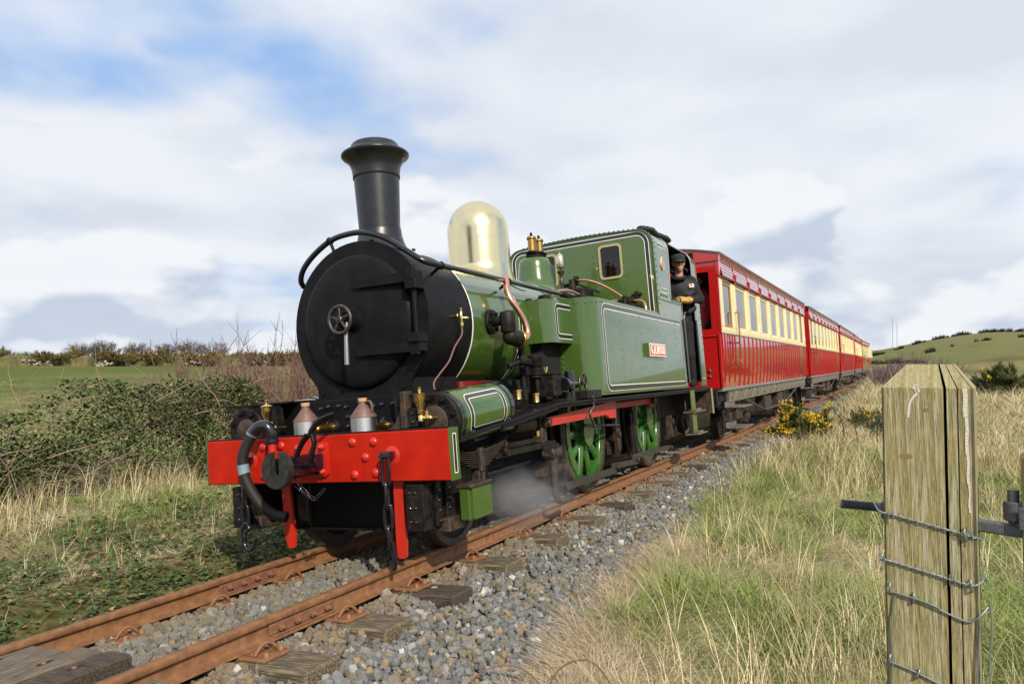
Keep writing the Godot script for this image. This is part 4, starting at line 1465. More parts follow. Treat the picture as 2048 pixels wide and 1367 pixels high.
func build_boiler(L: Node3D) -> void:
	var yc := 1.568
	var R := 0.556
	var b := mb()
	b.lathe([Vector2(R - 0.01, 0.0), Vector2(R, 0.004), Vector2(R, 3.74)], zaxis(-1.10, yc), 72)
	var bo := obj("boiler", b, M.green, L)
	b = mb()
	b.lathe([Vector2(0.578, 0), Vector2(0.5795, 0.0), Vector2(0.5795, 0.014), Vector2(0.56, 0.014)], zaxis(-1.10, yc), 72)
	for z in [-1.925, -1.975, -2.96, -3.01, -3.9, -3.95]:
		b.lathe([Vector2(R + 0.0035, -0.004), Vector2(R + 0.0045, -0.004), Vector2(R + 0.0045, 0.004), Vector2(R + 0.0035, 0.004)], zaxis(z, yc), 72)
	obj("boiler_lining_white", b, M.white_line, bo)
	b = mb()
	for z in [-1.95, -2.985, -3.925]:
		b.lathe([Vector2(R + 0.001, -0.02), Vector2(R + 0.0035, -0.02), Vector2(R + 0.0035, 0.02), Vector2(R + 0.001, 0.02)], zaxis(z, yc), 72)
	b.lathe([Vector2(R + 0.001, -0.004), Vector2(R + 0.0035, -0.004), Vector2(R + 0.0035, 0.004), Vector2(R + 0.001, 0.004)], zaxis(-1.145, yc), 72)
	obj("boiler_band", b, M.black_line, bo)
	# dome
	b = mb()
	saddle(b, -2.32, yc, R + 0.006, 0.43, 0.292, 2.20, 2.6, 48, 12)
	var pr := [Vector2(0.291, 2.195), Vector2(0.289, 2.30), Vector2(0.287, 2.53)]
	for i in range(1, 13):
		var a := PI / 2 * i / 12
		pr.append(Vector2(0.287 * cos(a) if i < 12 else 0.0, 2.53 + 0.30 * sin(a)))
	b.lathe(pr, Transform3D(Basis(), V(0, 0, -2.32)), 56)
	obj("dome", b, M.dome, L)
	# firebox bell and safety valves
	b = mb()
	saddle(b, -3.53, yc, R + 0.004, 0.34, 0.205, 2.20, 2.2, 36, 8)
	b.lathe([Vector2(0.206, 2.195), Vector2(0.188, 2.26), Vector2(0.178, 2.34), Vector2(0.172, 2.40), Vector2(0.155, 2.435), Vector2(0.12, 2.45), Vector2(0, 2.455)], Transform3D(Basis(), V(0, 0, -3.53)), 40)
	var bell := obj("safety_valve_casing", b, M.green, L)
	b = mb()
	b.lathe([Vector2(0.12, 2.445), Vector2(0.125, 2.475), Vector2(0.10, 2.48), Vector2(0.10, 2.50), Vector2(0.12, 2.505), Vector2(0.12, 2.525), Vector2(0, 2.53)], Transform3D(Basis.from_scale(V(0.8, 1, 1.5)), V(0, 0, -3.60)), 24)
	obj("valve_base", b, M.grime, bell)
	for z in [-3.50, -3.69]:
		b = mb()
		b.lathe([Vector2(0, 2.52), Vector2(0.043, 2.52), Vector2(0.043, 2.655), Vector2(0.05, 2.66), Vector2(0.054, 2.672), Vector2(0.048, 2.686), Vector2(0.035, 2.695), Vector2(0.02, 2.70), Vector2(0, 2.70)], Transform3D(Basis(), V(0, 0, z)), 20)
		var col := obj("safety_valve", b, M.brass_old, L)
		b = mb()
		b.cyl(V(0, 2.695, z), V(0, 2.735, z), 0.015, 10, -1.0, 0.006)
		obj("valve_tip", b, M.black, col)
	# whistle
	b = mb()
	b.lathe([Vector2(0, 2.44), Vector2(0.046, 2.44), Vector2(0.050, 2.45), Vector2(0.050, 2.555), Vector2(0.042, 2.585), Vector2(0.022, 2.605), Vector2(0.012, 2.615), Vector2(0.020, 2.63), Vector2(0.020, 2.64), Vector2(0, 2.645)], Transform3D(Basis(), V(0, 0, -4.25)), 20)
	var wh := obj("whistle", b, mat(lin(0.78, 0.66, 0.52), 0.25, 1.0), L)
	b = mb()
	b.lathe([Vector2(0.01, 2.44), Vector2(0.01, 2.405), Vector2(0.048, 2.40), Vector2(0.044, 2.385), Vector2(0.016, 2.35), Vector2(0.014, 2.31), Vector2(0.028, 2.28), Vector2(0.018, 2.25), Vector2(0.018, 2.12)].map(func(p): return p), Transform3D(Basis(), V(0, 0, -4.25)), 14)
	obj("whistle_stem", b, M.steel_worn, wh)
	# manifold, copper pipes on top
	b = mb()
	b.span(V(-0.10, 2.08, -4.70), V(0.22, 2.20, -4.36), 0.02)
	b.cyl(V(0.02, 2.20, -4.52), V(0.02, 2.33, -4.52), 0.05, 12, 0.035)
	b.cyl(V(-0.14, 2.28, -4.6), V(0.06, 2.28, -4.6), 0.026, 10)
	b.cyl(V(0.06, 2.28, -4.6), V(0.28, 2.16, -4.74), 0.012, 8)
	b.cyl(V(0.02, 2.33, -4.6), V(0.07, 2.33, -4.6), 0.05, 12, -1.0, 0.006)
	obj("steam_manifold", b, M.grime, L)
	b = mb()
	b.tube(smooth_pts([V(0.05, 2.325, -4.62), V(0.16, 2.315, -4.64), V(0.30, 2.26, -4.68), V(0.44, 2.17, -4.70), V(0.58, 2.06, -4.70), V(0.615, 2.03, -4.70)]), 0.014, 8)
	obj("copper_pipe", b, M.copper, L)
	b = mb()
	b.cyl(V(0.52, 2.02, -4.70), V(0.74, 1.985, -4.70), 0.022, 10)
	b.cyl(V(0.60, 1.97, -4.70), V(0.60, 2.07, -4.70), 0.03, 10)
	b.cyl(V(0.66, 1.97, -4.70), V(0.66, 2.05, -4.70), 0.026, 10)
	b.span(V(0.56, 1.86, -4.76), V(0.80, 1.96, -4.64), 0.02)
	b.cyl(V(0.72, 2.02, -4.81), V(0.72, 2.12, -4.81), 0.025, 8)
	b.cyl(V(0.66, 2.08, -4.80), V(0.78, 2.08, -4.80), 0.018, 8)
	obj("injector_valve", b, M.grime, L)
	b = mb()
	b.tube(smooth_pts([V(0.70, 1.995, -4.70), V(0.78, 1.995, -4.69), V(0.84, 1.965, -4.67), V(0.865, 1.90, -4.64), V(0.87, 1.82, -4.63)]), 0.016, 8)
	b.cyl(V(0.44, 2.03, -4.70), V(0.54, 2.02, -4.70), 0.017, 8)
	obj("copper_pipe", b, M.copper, L)
	b = mb()
	b.tube(smooth_pts([V(0.44, 1.94, -2.85), V(0.50, 1.985, -3.05), V(0.52, 1.995, -3.25), V(0.55, 1.96, -3.45), V(0.60, 1.92, -3.6)]), 0.017, 8)
	obj("copper_pipe", b, M.copper, L)
	# clack valve on the boiler side with its feed pipe
	var K := Node3D.new()
	K.name = numbered("clack_valve", L)
	L.add_child(K, true)
	b = mb()
	b.cyl(V(0.54, 1.572, -1.42), V(0.585, 1.572, -1.42), 0.098, 24, -1.0, 0.006)
	obj("clack_flange", b, M.grime, K)
	for i in 6:
		var a := TAU * i / 6
		b = mb()
		b.hexbolt(V(0.585, 1.572 + sin(a) * 0.07, -1.42 + cos(a) * 0.07), V(1, 0, 0), 0.015, 0.02)
		obj("flange_nut", b, M.black, K)
	b = mb()
	b.cyl(V(0.58, 1.572, -1.42), V(0.67, 1.572, -1.42), 0.038, 14)
	b.lathe([Vector2(0, 1.475), Vector2(0.057, 1.475), Vector2(0.062, 1.485), Vector2(0.062, 1.625), Vector2(0.055, 1.635), Vector2(0.03, 1.645), Vector2(0, 1.65)], Transform3D(Basis(), V(0.71, 0, -1.42)), 20)
	b.ball(V(0.715, 1.44, -1.44), 0.066, 16)
	b.cyl(V(0.72, 1.435, -1.45), V(0.73, 1.425, -1.535), 0.062, 18)
	obj("clack_body", b, M.grime, K)
	b = mb()
	b.cyl(V(0.73, 1.424, -1.535), V(0.733, 1.422, -1.56), 0.072, 20, -1.0, 0.004)
	obj("clack_ring", b, M.brass_old, K)
	b = mb()
	b.tube(smooth_pts([V(0.735, 1.42, -1.56), V(0.74, 1.425, -1.63), V(0.735, 1.47, -1.70), V(0.72, 1.56, -1.70), V(0.69, 1.66, -1.66), V(0.645, 1.76, -1.62), V(0.615, 1.84, -1.63), V(0.60, 1.90, -1.66), V(0.57, 1.96, -1.70)]), 0.026, 12)
	obj("feed_pipe", b, M.copper, K)
	# red inner frames above the footplate
	for s in [-1.0, 1.0]:
		b = mb()
		b.span(V(s * 0.40, 0.62, -7.0), V(s * 0.43, 1.12, -1.605), 0.003)
		obj("main_frame", b, M.dark, L)
		b = mb()
		b.span(V(s * 0.40, 0.98, -1.60), V(s * 0.43, 1.12, -1.1), 0.003)
		obj("frame_front", b, M.coach_dark, L)
	b = mb()
	b.span(V(-0.38, 0.20, -6.95), V(0.38, 1.08, -1.15))  # dark box added between the wheels to black out the gaps under the engine
	obj("shade_box", b, M.dark, L)

func rivet_line(b: Mb, a: Vector3, d: Vector3, step: float, nn: Vector3, r := 0.011) -> void:
	var n := maxi(1, roundi(a.distance_to(d) / step))
	for i in n + 1:
		b.dome(a.lerp(d, float(i) / n), nn, r, r * 0.75, 7)

func build_tanks(L: Node3D) -> void:
	var b: Mb
	for s in [-1.0, 1.0]:
		var T := Node3D.new()
		T.name = numbered("side_tank", L)
		L.add_child(T, true)
		var zf := -2.60
		var zr := -5.87
		var r := 0.17
		# outline in plan (x, -z): rounded outer front corner
		var pl := [Vector2(0.42 * s, -zr), Vector2(0.42 * s, -zf)]
		for i in 9:
			var a := PI / 2 * i / 8
			pl.append(Vector2((0.97 - r + r * sin(a)) * s, -zf + r - r * cos(a)))
		pl.append(Vector2(0.97 * s, -zr))
		var tf := Transform3D(Basis(V(1, 0, 0), V(0, 0, -1), V(0, 1, 0)), Vector3.ZERO)
		b = mb()
		b.prism(pl, 0.93, 1.825, tf)
		# slightly rounded rim
		var pl2 := []
		for p in pl: pl2.append(Vector2(p.x - 0.012 * s * (1.0 if absf(p.x) > 0.5 else 0.0), p.y + (0.012 if p.y < 2.8 else 0.0)))
		b.prism(pl2, 1.825, 1.838, tf)
		var tk := obj("tank_shell", b, M.green, T)
		var rv := mb()
		rivet_line(rv, V(s * 0.97, 1.80, -2.80), V(s * 0.97, 1.80, zr + 0.02), 0.032, V(s, 0, 0), 0.0085)
		rivet_line(rv, V(s * 0.97, 0.958, -2.80), V(s * 0.97, 0.958, zr + 0.02), 0.032, V(s, 0, 0), 0.0085)
		rivet_line(rv, V(s * 0.62, 1.79, zf), V(s * 0.80, 1.79, zf), 0.046, V(0, 0, 1), 0.011)
		rivet_line(rv, V(s * 0.62, 0.96, zf), V(s * 0.80, 0.96, zf), 0.046, V(0, 0, 1), 0.011)
		for i in 4:
			var a := PI / 2 * (i + 0.5) / 4
			for y in [1.79, 0.96]:
				rv.dome(V(s * (0.80 + 0.17 * sin(a)), y, zf - 0.17 + 0.17 * cos(a)), V(s * sin(a), 0, cos(a)), 0.0105, 0.008, 7)
		rivet_line(rv, V(s * 0.64, 1.05, zf), V(s * 0.64, 1.40, zf), 0.052, V(0, 0, 1), 0.012)
		for z in [-3.345, -4.01, -4.70, -5.45]:
			rivet_line(rv, V(s * 0.97, 1.09, z), V(s * 0.97, 1.735, z), 0.092, V(s, 0, 0), 0.0085)
		stuff_part(obj("tank_rivets", rv, M.green, T))
		var path := []
		for q in rrect(2.94, 0.78, 0.075, 6): path.append(V(s * 0.9716, 1.377 + q.y, -4.325 + q.x))
		var bw := mb(); var bb := mb()
		lining(bw, bb, path, V(s, 0, 0), 0.027, 0.009)
		obj("tank_lining_black", bb, M.black_line, T)
		obj("tank_lining_white", bw, M.white_line, T)
		# front box with its rounded corner, lined on the side
		b = mb()
		var bp := [Vector2(0.40 * s, 2.60), Vector2(0.40 * s, 2.12)]
		for i in 8:
			var a := PI / 2 * i / 7
			bp.append(Vector2((0.64 + 0.11 * sin(a)) * s, 2.12 + 0.11 - 0.11 * cos(a)))
		bp.append(Vector2(0.75 * s, 2.60))
		b.prism(bp, 1.42, 1.80, tf)
		var fb := obj("front_box", b, M.green, T)
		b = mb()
		b.span(V(s * 0.40, 0.93, -2.60), V(s * 0.615, 1.418, -2.20))  # black block added to make the recess below the front box dark
		obj("dark_recess_filler", b, M.dark, T)
		path = []
		for q in rrect(0.36, 0.27, 0.055, 6, Vector2(-0.11, 0)):
			if q.x < 0.0: path.append(V(s * 0.752, 1.612 + q.y, -2.475 - q.x - 0.12))
		bw = mb(); bb = mb()
		var pth := []
		for q in rrect(0.5, 0.27, 0.05, 6): pth.append(q)
		var open := []
		for q in pth:
			if q.x > 0.1: open.append(V(s * 0.752, 1.612 + q.y, -2.55 + q.x + 0.03))
		open = [V(s * 0.752, open[0].y + 0.0, -2.598)] if open.is_empty() else open
		var nA := PackedVector3Array()
		open.sort_custom(func(p1, p2): return atan2(p1.y - 1.612, p1.z + 2.5) < atan2(p2.y - 1.612, p2.z + 2.5))
		open.push_front(V(s * 0.752, 1.612 - 0.135, -2.598))
		open.append(V(s * 0.752, 1.612 + 0.135, -2.598))
		bb.ribbon(open, V(s, 0, 0), 0.040, false)
		for e in [-0.021, 0.021]:
			var pp := []
			for i in open.size():
				var sd: Vector3 = (open[mini(i + 1, open.size() - 1)] - open[maxi(i - 1, 0)]).normalized().cross(V(s, 0, 0)).normalized()
				pp.append(open[i] + sd * e + V(s * 0.0012, 0, 0))
			bw.ribbon(pp, V(s, 0, 0), 0.007, false)
		obj("box_lining_black", bb, M.black_line, fb)
		obj("box_lining_white", bw, M.white_line, fb)
		b = mb()
		b.cyl(V(s * 0.60, 1.80, -2.38), V(s * 0.60, 1.83, -2.38), 0.085, 20, -1.0, 0.004)
		b.cyl(V(s * 0.60, 1.83, -2.38), V(s * 0.60, 1.85, -2.38), 0.06, 16, -1.0, 0.004)
		b.span(V(s * 0.56, 1.85, -2.42), V(s * 0.64, 1.865, -2.34), 0.004)
		obj("box_filler", b, M.grime, fb)
		b = mb()
		b.cyl(V(s * 0.52, 1.80, -2.22), V(s * 0.52, 1.83, -2.22), 0.03, 12, -1.0, 0.006)
		obj("box_plug", b, M.grime, fb)
		# fire irons' trough on the tank
		b = mb()
		b.span(V(s * 0.64, 1.84, -4.05), V(s * 0.80, 1.895, -2.82), 0.006)
		b.cyl(V(s * 0.72, 1.87, -4.05), V(s * 0.72, 1.87, -4.4), 0.016, 8)
		obj("tool_trough", b, M.grime, T)
		if s > 0:
			build_nameplate(L)
			build_front_fittings(L)

func build_nameplate(L: Node3D) -> void:
	var b := mb()
	b.prism([Vector2(0.97, 0), Vector2(1.012, 0), Vector2(1.012, 0.66), Vector2(0.97, 0.66)], 1.302, 1.45, Transform3D(Basis(V(1, 0, 0), V(0, 0, -1), V(0, 1, 0)), V(0, 0, -4.13)))
	var np := obj("nameplate", b, M.green, L)
	b = mb()
	b.span(V(1.012, 1.305, -4.785), V(1.016, 1.447, -4.135), 0.001)
	obj("plate_edge", b, mat(lin(0.80, 0.76, 0.62), 0.4), np)
	b = mb()
	b.span(V(1.016, 1.318, -4.772), V(1.0175, 1.434, -4.148))
	obj("plate_field", b, mat(lin(0.50, 0.035, 0.045), 0.3), np)
	var t := TextMesh.new()
	t.text = "G.H.WOOD"
	t.font = sans()
	t.font_size = 64
	t.pixel_size = 0.00205
	t.depth = 0.004
	var o := put("plate_letters", t, mat(lin(0.82, 0.80, 0.70), 0.35), np, Transform3D(Basis(Vector3.UP, PI / 2) * Basis.from_scale(V(0.83, 1.0, 1)), V(1.0185, 1.376, -4.46)))
	o.name = "plate_letters"
	b = mb()
	for z in [-4.755, -4.165]:
		b.dome(V(1.0175, 1.376, z), V(1, 0, 0), 0.010, 0.006)
	obj("plate_screw", b, M.steel, np)

func sans() -> Font:
	var f := SystemFont.new()
	f.font_names = PackedStringArray(["Droid Sans"])
	f.font_weight = 700
	return f

func build_front_fittings(L: Node3D) -> void:
	# in the dark recess under the front box: ejector, lubricator with hand wheel, drain pots
	var b := mb()
	b.span(V(0.64, 0.955, -2.02), V(0.86, 1.135, -1.86), 0.006)
	b.span(V(0.62, 1.135, -2.03), V(0.87, 1.145, -1.85), 0.002)
	b.span(V(0.86, 0.96, -1.945), V(0.864, 1.13, -1.935))
	var lu := obj("lubricator_box", b, M.grime, L)
	b = mb()
	for s in [-1.0, 1.0]:
		b.tube([V(0.76, 1.15, -1.94), V(0.76, 1.175, -1.94 + s * 0.022), V(0.76, 1.198, -1.94 + s * 0.034)], [0.008, 0.012, 0.014], 8, true, 0.45)
	obj("wing_nut", b, M.brass, lu)
	b = mb()
	b.cyl(V(0.86, 1.05, -2.08), V(0.86, 1.05, -2.34), 0.04, 14, -1.0, 0.006)
	b.cyl(V(0.86, 1.00, -2.20), V(0.86, 1.16, -2.20), 0.042, 14, -1.0, 0.008)
	b.cyl(V(0.86, 1.05, -2.06), V(0.86, 1.05, -2.10), 0.058, 16, -1.0, 0.006)
	b.cyl(V(0.86, 0.90, -2.24), V(0.86, 1.02, -2.24), 0.03, 12)
	obj("feed_valve", b, M.black_gloss, L)
	b = mb()
	var ring := []
	for i in 29: ring.append(V(0.90 + cos(TAU * i / 28) * 0.0, 1.045 + sin(TAU * i / 28) * 0.085, -2.40 + cos(TAU * i / 28) * 0.085))
	b.tube(ring, 0.011, 8, false)
	for i in 4:
		var a := TAU * i / 4 + 0.6
		b.tube([V(0.90, 1.045, -2.40), V(0.90, 1.045 + sin(a) * 0.085, -2.40 + cos(a) * 0.085)], 0.007, 6)
	b.cyl(V(0.82, 1.045, -2.40), V(0.92, 1.045, -2.40), 0.016, 10)
	obj("hand_wheel", b, M.steel_worn, L)
	b = mb()
	b.cyl(V(0.74, 1.20, -1.80), V(0.74, 1.30, -1.80), 0.058, 16, 0.062, 0.006)
	for i in 4: b.cyl(V(0.74, 1.185 - i * 0.022, -1.80), V(0.74, 1.197 - i * 0.022, -1.80), 0.05, 14)
	b.cyl(V(0.74, 1.02, -1.80), V(0.74, 1.11, -1.80), 0.02, 10)
	b.tube(smooth_pts([V(0.74, 1.03, -1.80), V(0.735, 0.97, -1.80), V(0.72, 0.91, -1.79)]), 0.014, 8)
	b.cyl(V(0.72, 1.24, -1.78), V(0.66, 1.26, -1.66), 0.035, 12, -1.0, 0.006)
	b.cyl(V(0.66, 1.25, -1.67), V(0.60, 1.22, -1.58), 0.022, 10)
	b.cyl(V(0.60, 1.05, -1.84), V(0.60, 1.40, -1.84), 0.03, 10)
	obj("vacuum_ejector", b, M.grime, L)
	for q in [[0.90, -1.12, 0], [0.90, -1.42, 0]]:
		b = mb()
		b.lathe([Vector2(0, 0.0), Vector2(0.026, 0.0), Vector2(0.023, 0.012), Vector2(0.023, 0.052), Vector2(0.030, 0.056), Vector2(0.030, 0.066), Vector2(0, 0.066)], Transform3D(Basis(), V(q[0], 0.955 + (q[1] + 1.12) * 0.11, q[1])), 14)
		obj("oil_cup", b, M.brass, L)
	for q in [[0.86, -1.22], [0.86, -1.32]]:
		b = mb()
		b.cyl(V(q[0], 0.94, q[1]), V(q[0], 1.02, q[1]), 0.024, 12, -1.0, 0.004)
		b.cyl(V(q[0], 1.02, q[1]), V(q[0], 1.055, q[1]), 0.013, 10, -1.0, 0.004)
		obj("oil_pot", b, M.grime, L)
	b = mb()
	b.span(V(0.70, 0.91, -2.62), V(0.985, 0.985, -2.28), 0.006)
	b.cyl(V(0.88, 0.91, -2.10), V(0.88, 0.98, -2.10), 0.03, 10)
	b.span(V(0.80, 0.90, -2.1), V(0.95, 0.93, -1.9), 0.004)
	obj("footplate_bracket", b, M.grime, L)
	b = mb()
	chain(b, [V(0.985, 0.93, -2.40), V(0.985, 0.83, -2.40)], 0.03, 0.004, 0.01)
	b.tube(smooth_pts([V(0.985, 0.84, -2.40), V(0.96, 0.78, -2.35), V(0.975, 0.70, -2.38), V(0.98, 0.60, -2.42)]), 0.012, 8)
	obj("drain_lever", b, M.steel_worn, L)

func build_cab(L: Node3D) -> void:
	var b: Mb
	var zc := -4.82
	var zr := -6.95
	var C := Node3D.new()
	C.name = numbered("cab", L)
	L.add_child(C, true)
	# outline of the cab's front: half width 0.97, shoulders of 0.26 m radius, top at 2.885
	var ol := []
	for i in 9:
		var a := PI / 2 * i / 8
		ol.append(Vector2(0.97 - 0.2 + 0.2 * cos(a), 2.66 + 0.2 * sin(a)))
	for i in range(1, 8): ol.append(Vector2(lerpf(0.77, -0.77, i / 8.0), 2.86 + 0.03 * sin(PI * i / 8.0)))
	for i in 9:
		var a := PI / 2 + PI / 2 * i / 8
		ol.append(Vector2(-0.77 + 0.2 * cos(a), 2.66 + 0.2 * sin(a)))
	ol.append(Vector2(-0.97, 1.80)); ol.append(Vector2(0.97, 1.80))
	# the front sheet in upright bands round two rounded windows
	b = mb()
	var wx := [0.30, 0.555]
	var wy := [2.335, 2.715]
	for band in [[-1.1, -wx[1], false], [-wx[1], -wx[0], true], [-wx[0], wx[0], false], [wx[0], wx[1], true], [wx[1], 1.1, false]]:
		var cols := [[1.0, 3.2]] if not band[2] else [[1.0, wy[0]], [wy[1], 3.2]]
		for cc in cols:
			for pc in Geometry2D.intersect_polygons(PackedVector2Array(ol), PackedVector2Array([Vector2(band[0], cc[0]), Vector2(band[1], cc[0]), Vector2(band[1], cc[1]), Vector2(band[0], cc[1])])):
				b.prism(Array(pc), zc - 0.012, zc)
	obj("cab_front", b, M.green, C)
	for s in [-1.0, 1.0]:
		var cx: float = s * (wx[0] + wx[1]) / 2
		var W := Node3D.new()
		W.name = numbered("cab_window", L)
		L.add_child(W, true)
		b = mb()
		var o1 := rrect(0.30, 0.425, 0.055, 6, Vector2(cx, 2.525))
		var i1 := rrect(0.245, 0.37, 0.04, 6, Vector2(cx, 2.525))
		for i in o1.size():
			var j := (i + 1) % o1.size()
			var A := V(o1[i].x, o1[i].y, zc + 0.004); var B := V(o1[j].x, o1[j].y, zc + 0.004)
			var A2 := V(o1[i].x, o1[i].y, zc + 0.014) ; var B2 := V(o1[j].x, o1[j].y, zc + 0.014)
			var D := V(i1[i].x, i1[i].y, zc + 0.014); var E := V(i1[j].x, i1[j].y, zc + 0.014)
			b.quad(A2, B2, E, D, V(0, 0, 1))
			var nn := V(o1[i].x + o1[j].x - 2 * cx, o1[i].y + o1[j].y - 5.05, 0).normalized()
			b.quad(A, B, B2, A2, nn)
			b.quad(V(i1[i].x, i1[i].y, zc - 0.004), V(i1[j].x, i1[j].y, zc - 0.004), E, D, -nn)
		obj("window_rim", b, mat(lin(0.50, 0.44, 0.22), 0.4, 0.6), W)
		b = mb()
		b.prism(rrect(0.25, 0.375, 0.04, 6, Vector2(cx, 2.525)), zc - 0.006, zc - 0.003)
		obj("pane", b, M.cab_glass, W)
	var rv := mb()
	for s in [-1.0, 1.0]:
		for q in [[0.60, 2.77], [0.25, 2.69], [0.27, 2.5], [0.25, 2.44], [0.60, 2.50], [0.59, 2.42], [0.62, 2.32], [0.22, 2.55], [0.20, 2.62], [0.12, 2.48], [0.25, 2.3]]:
			rv.dome(V(s * q[0], q[1], zc), V(0, 0, 1), 0.011, 0.009, 6)
	stuff_part(obj("cab_front_rivets", rv, M.green, C))
	# lining on the front sheet
	var path := []
	for q in rrect(1.78, 1.20, 0.13, 7): path.append(V(q.x, 2.215 + q.y, zc + 0.002))
	var bw := mb(); var bb := mb()
	lining(bw, bb, path, V(0, 0, 1), 0.024, 0.008)
	obj("cab_lining_black", bb, M.black_line, C)
	obj("cab_lining_white", bw, M.white_line, C)
	# roof and shoulders as one bent sheet, side sheets with the arched opening
	b = mb()
	var up := []
	for i in 9:
		var a := PI / 2 * i / 8
		up.append(Vector2(0.77 + 0.205 * cos(a), 2.66 + 0.205 * sin(a)))
	for i in range(1, 8): up.append(Vector2(lerpf(0.77, -0.77, i / 8.0), 2.865 + 0.03 * sin(PI * i / 8.0)))
	for i in 9:
		var a := PI / 2 + PI / 2 * i / 8
		up.append(Vector2(-0.77 + 0.205 * cos(a), 2.66 + 0.205 * sin(a)))
	var lo := []
	for p in up:
		lo.append(Vector2(p.x * 0.988, p.y - 0.012))
	for i in up.size() - 1:
		if i < 6 or i >= up.size() - 7:
			continue
		var na := Vector2(up[i + 1].y - up[i].y, -(up[i + 1].x - up[i].x)).normalized()
		var n3 := V(-na.x, -na.y, 0) if na.y < 0 or na.x * up[i].x < 0 else V(na.x, na.y, 0)
		b.quad(V(up[i].x, up[i].y, zc + 0.02), V(up[i + 1].x, up[i + 1].y, zc + 0.02), V(up[i + 1].x, up[i + 1].y, zr), V(up[i].x, up[i].y, zr), n3)
		b.quad(V(lo[i].x, lo[i].y, zc + 0.02), V(lo[i + 1].x, lo[i + 1].y, zc + 0.02), V(lo[i + 1].x, lo[i + 1].y, zr), V(lo[i].x, lo[i].y, zr), -n3)
		b.quad(V(up[i].x, up[i].y, zc + 0.02), V(up[i + 1].x, up[i + 1].y, zc + 0.02), V(lo[i + 1].x, lo[i + 1].y, zc + 0.02), V(lo[i].x, lo[i].y, zc + 0.02), V(0, 0, 1))
		b.quad(V(up[i].x, up[i].y, zr), V(up[i + 1].x, up[i + 1].y, zr), V(lo[i + 1].x, lo[i + 1].y, zr), V(lo[i].x, lo[i].y, zr), V(0, 0, -1))
	for i in up.size() - 1:
		if i >= 6 and i < up.size() - 7:
			continue
		for zz in [[zc + 0.02, -5.43], [-6.64, zr]]:
			var e := Vector2(up[i + 1].y - up[i].y, -(up[i + 1].x - up[i].x)).normalized()
			var m3 := V(e.x, e.y, 0)
			if m3.dot(V(up[i].x, up[i].y - 2.3, 0)) < 0.0: m3 = -m3
			b.quad(V(up[i].x, up[i].y, zz[0]), V(up[i + 1].x, up[i + 1].y, zz[0]), V(up[i + 1].x, up[i + 1].y, zz[1]), V(up[i].x, up[i].y, zz[1]), m3)
			b.quad(V(lo[i].x, lo[i].y, zz[0]), V(lo[i + 1].x, lo[i + 1].y, zz[0]), V(lo[i + 1].x, lo[i + 1].y, zz[1]), V(lo[i].x, lo[i].y, zz[1]), -m3)
			for k in 2:
				b.quad(V(up[i].x, up[i].y, zz[k]), V(up[i + 1].x, up[i + 1].y, zz[k]), V(lo[i + 1].x, lo[i + 1].y, zz[k]), V(lo[i].x, lo[i].y, zz[k]), V(0, 0, 1.0 - 2.0 * k))
	obj("cab_roof", b, M.green, C)
	rv = mb()
	for s in [-1.0, 1.0]:
		for i in 26:
			rv.dome(V(s * lerpf(0.0, 0.74, (i % 13) / 12.0), 2.897 - 0.025 * pow((i % 13) / 12.0, 2.0), zc - 0.01), V(0, 1, 0), 0.012, 0.012, 6)
	stuff_part(obj("roof_rivets", rv, M.black, C))
	for s in [-1.0, 1.0]:
		b = mb()
		# side sheet outline in (z, y): front pillar, arch, rear pillar
		var sh := []
		var front := [Vector2(zc + 0.02, 1.80), Vector2(zc + 0.02, 2.665), Vector2(-5.43, 2.665), Vector2(-5.42, 2.42), Vector2(-5.38, 2.10), Vector2(-5.42, 2.03), Vector2(-5.89, 2.03), Vector2(-5.89, 1.80)]
		var rear := [Vector2(-6.64, 2.665), Vector2(zr, 2.665), Vector2(zr, 0.93), Vector2(-6.62, 0.93)]
		var arch := []
		arch.append(Vector2(-6.64, 2.5)); arch.append(Vector2(-6.64, 2.664)); arch.append(Vector2(-5.43, 2.664)); arch.append(Vector2(-5.42, 2.42))
		arch.append(Vector2(-5.38, 2.10)); arch.append(Vector2(-5.42, 2.03)); arch.append(Vector2(-5.89, 2.03)); arch.append(Vector2(-5.89, 1.80))
		var tf := Transform3D(Basis(V(0, 0, 1), V(0, 1, 0), V(-1, 0, 0)), V(s * 0.97, 0, 0))
		b.prism(front, -0.006, 0.006, tf)
		obj("cab_side", b, M.green, C)
		b = mb()
		b.prism(rear, -0.006, 0.006, tf)
		obj("cab_side", b, M.green, C)
		b = mb()
		var trim := []
		trim.append(V(s * 0.973, 1.0, -6.63))
		trim.append(V(s * 0.973, 2.5, -6.64))
		for i in 7:
			var a := PI / 2 * i / 8.0
			trim.append(V(s * (0.77 + 0.205 * cos(a)), 2.66 + 0.205 * sin(a), -6.64 + (0.06 if i > 4 else 0.0)))
		for i in range(6, -1, -1):
			var a := PI / 2 * i / 8.0
			trim.append(V(s * (0.77 + 0.205 * cos(a)), 2.66 + 0.205 * sin(a), -5.43 - (0.06 if i > 4 else 0.0)))
		for q in [Vector2(-5.42, 2.42), Vector2(-5.38, 2.10), Vector2(-5.42, 2.03), Vector2(-5.89, 2.03), Vector2(-5.89, 1.82)]: trim.append(V(s * 0.973, q.y, q.x))
		b.tube(trim, 0.012, 6)
		obj("opening_beading", b, mat(lin(0.22, 0.25, 0.24), 0.4, 0.3), C)
		rv = mb()
		for i in 10: rv.dome(V(s * 0.976, 1.95 + i * 0.075, zc - 0.03), V(s, 0, 0), 0.011, 0.009, 6)
		for i in 7:
			var a := PI / 2 * (i + 0.5) / 7
			rv.dome(V(s * (0.775 + 0.2 * cos(a)), 2.66 + 0.2 * sin(a), zc - 0.03), V(s * cos(a), sin(a), 0), 0.011, 0.009, 6)
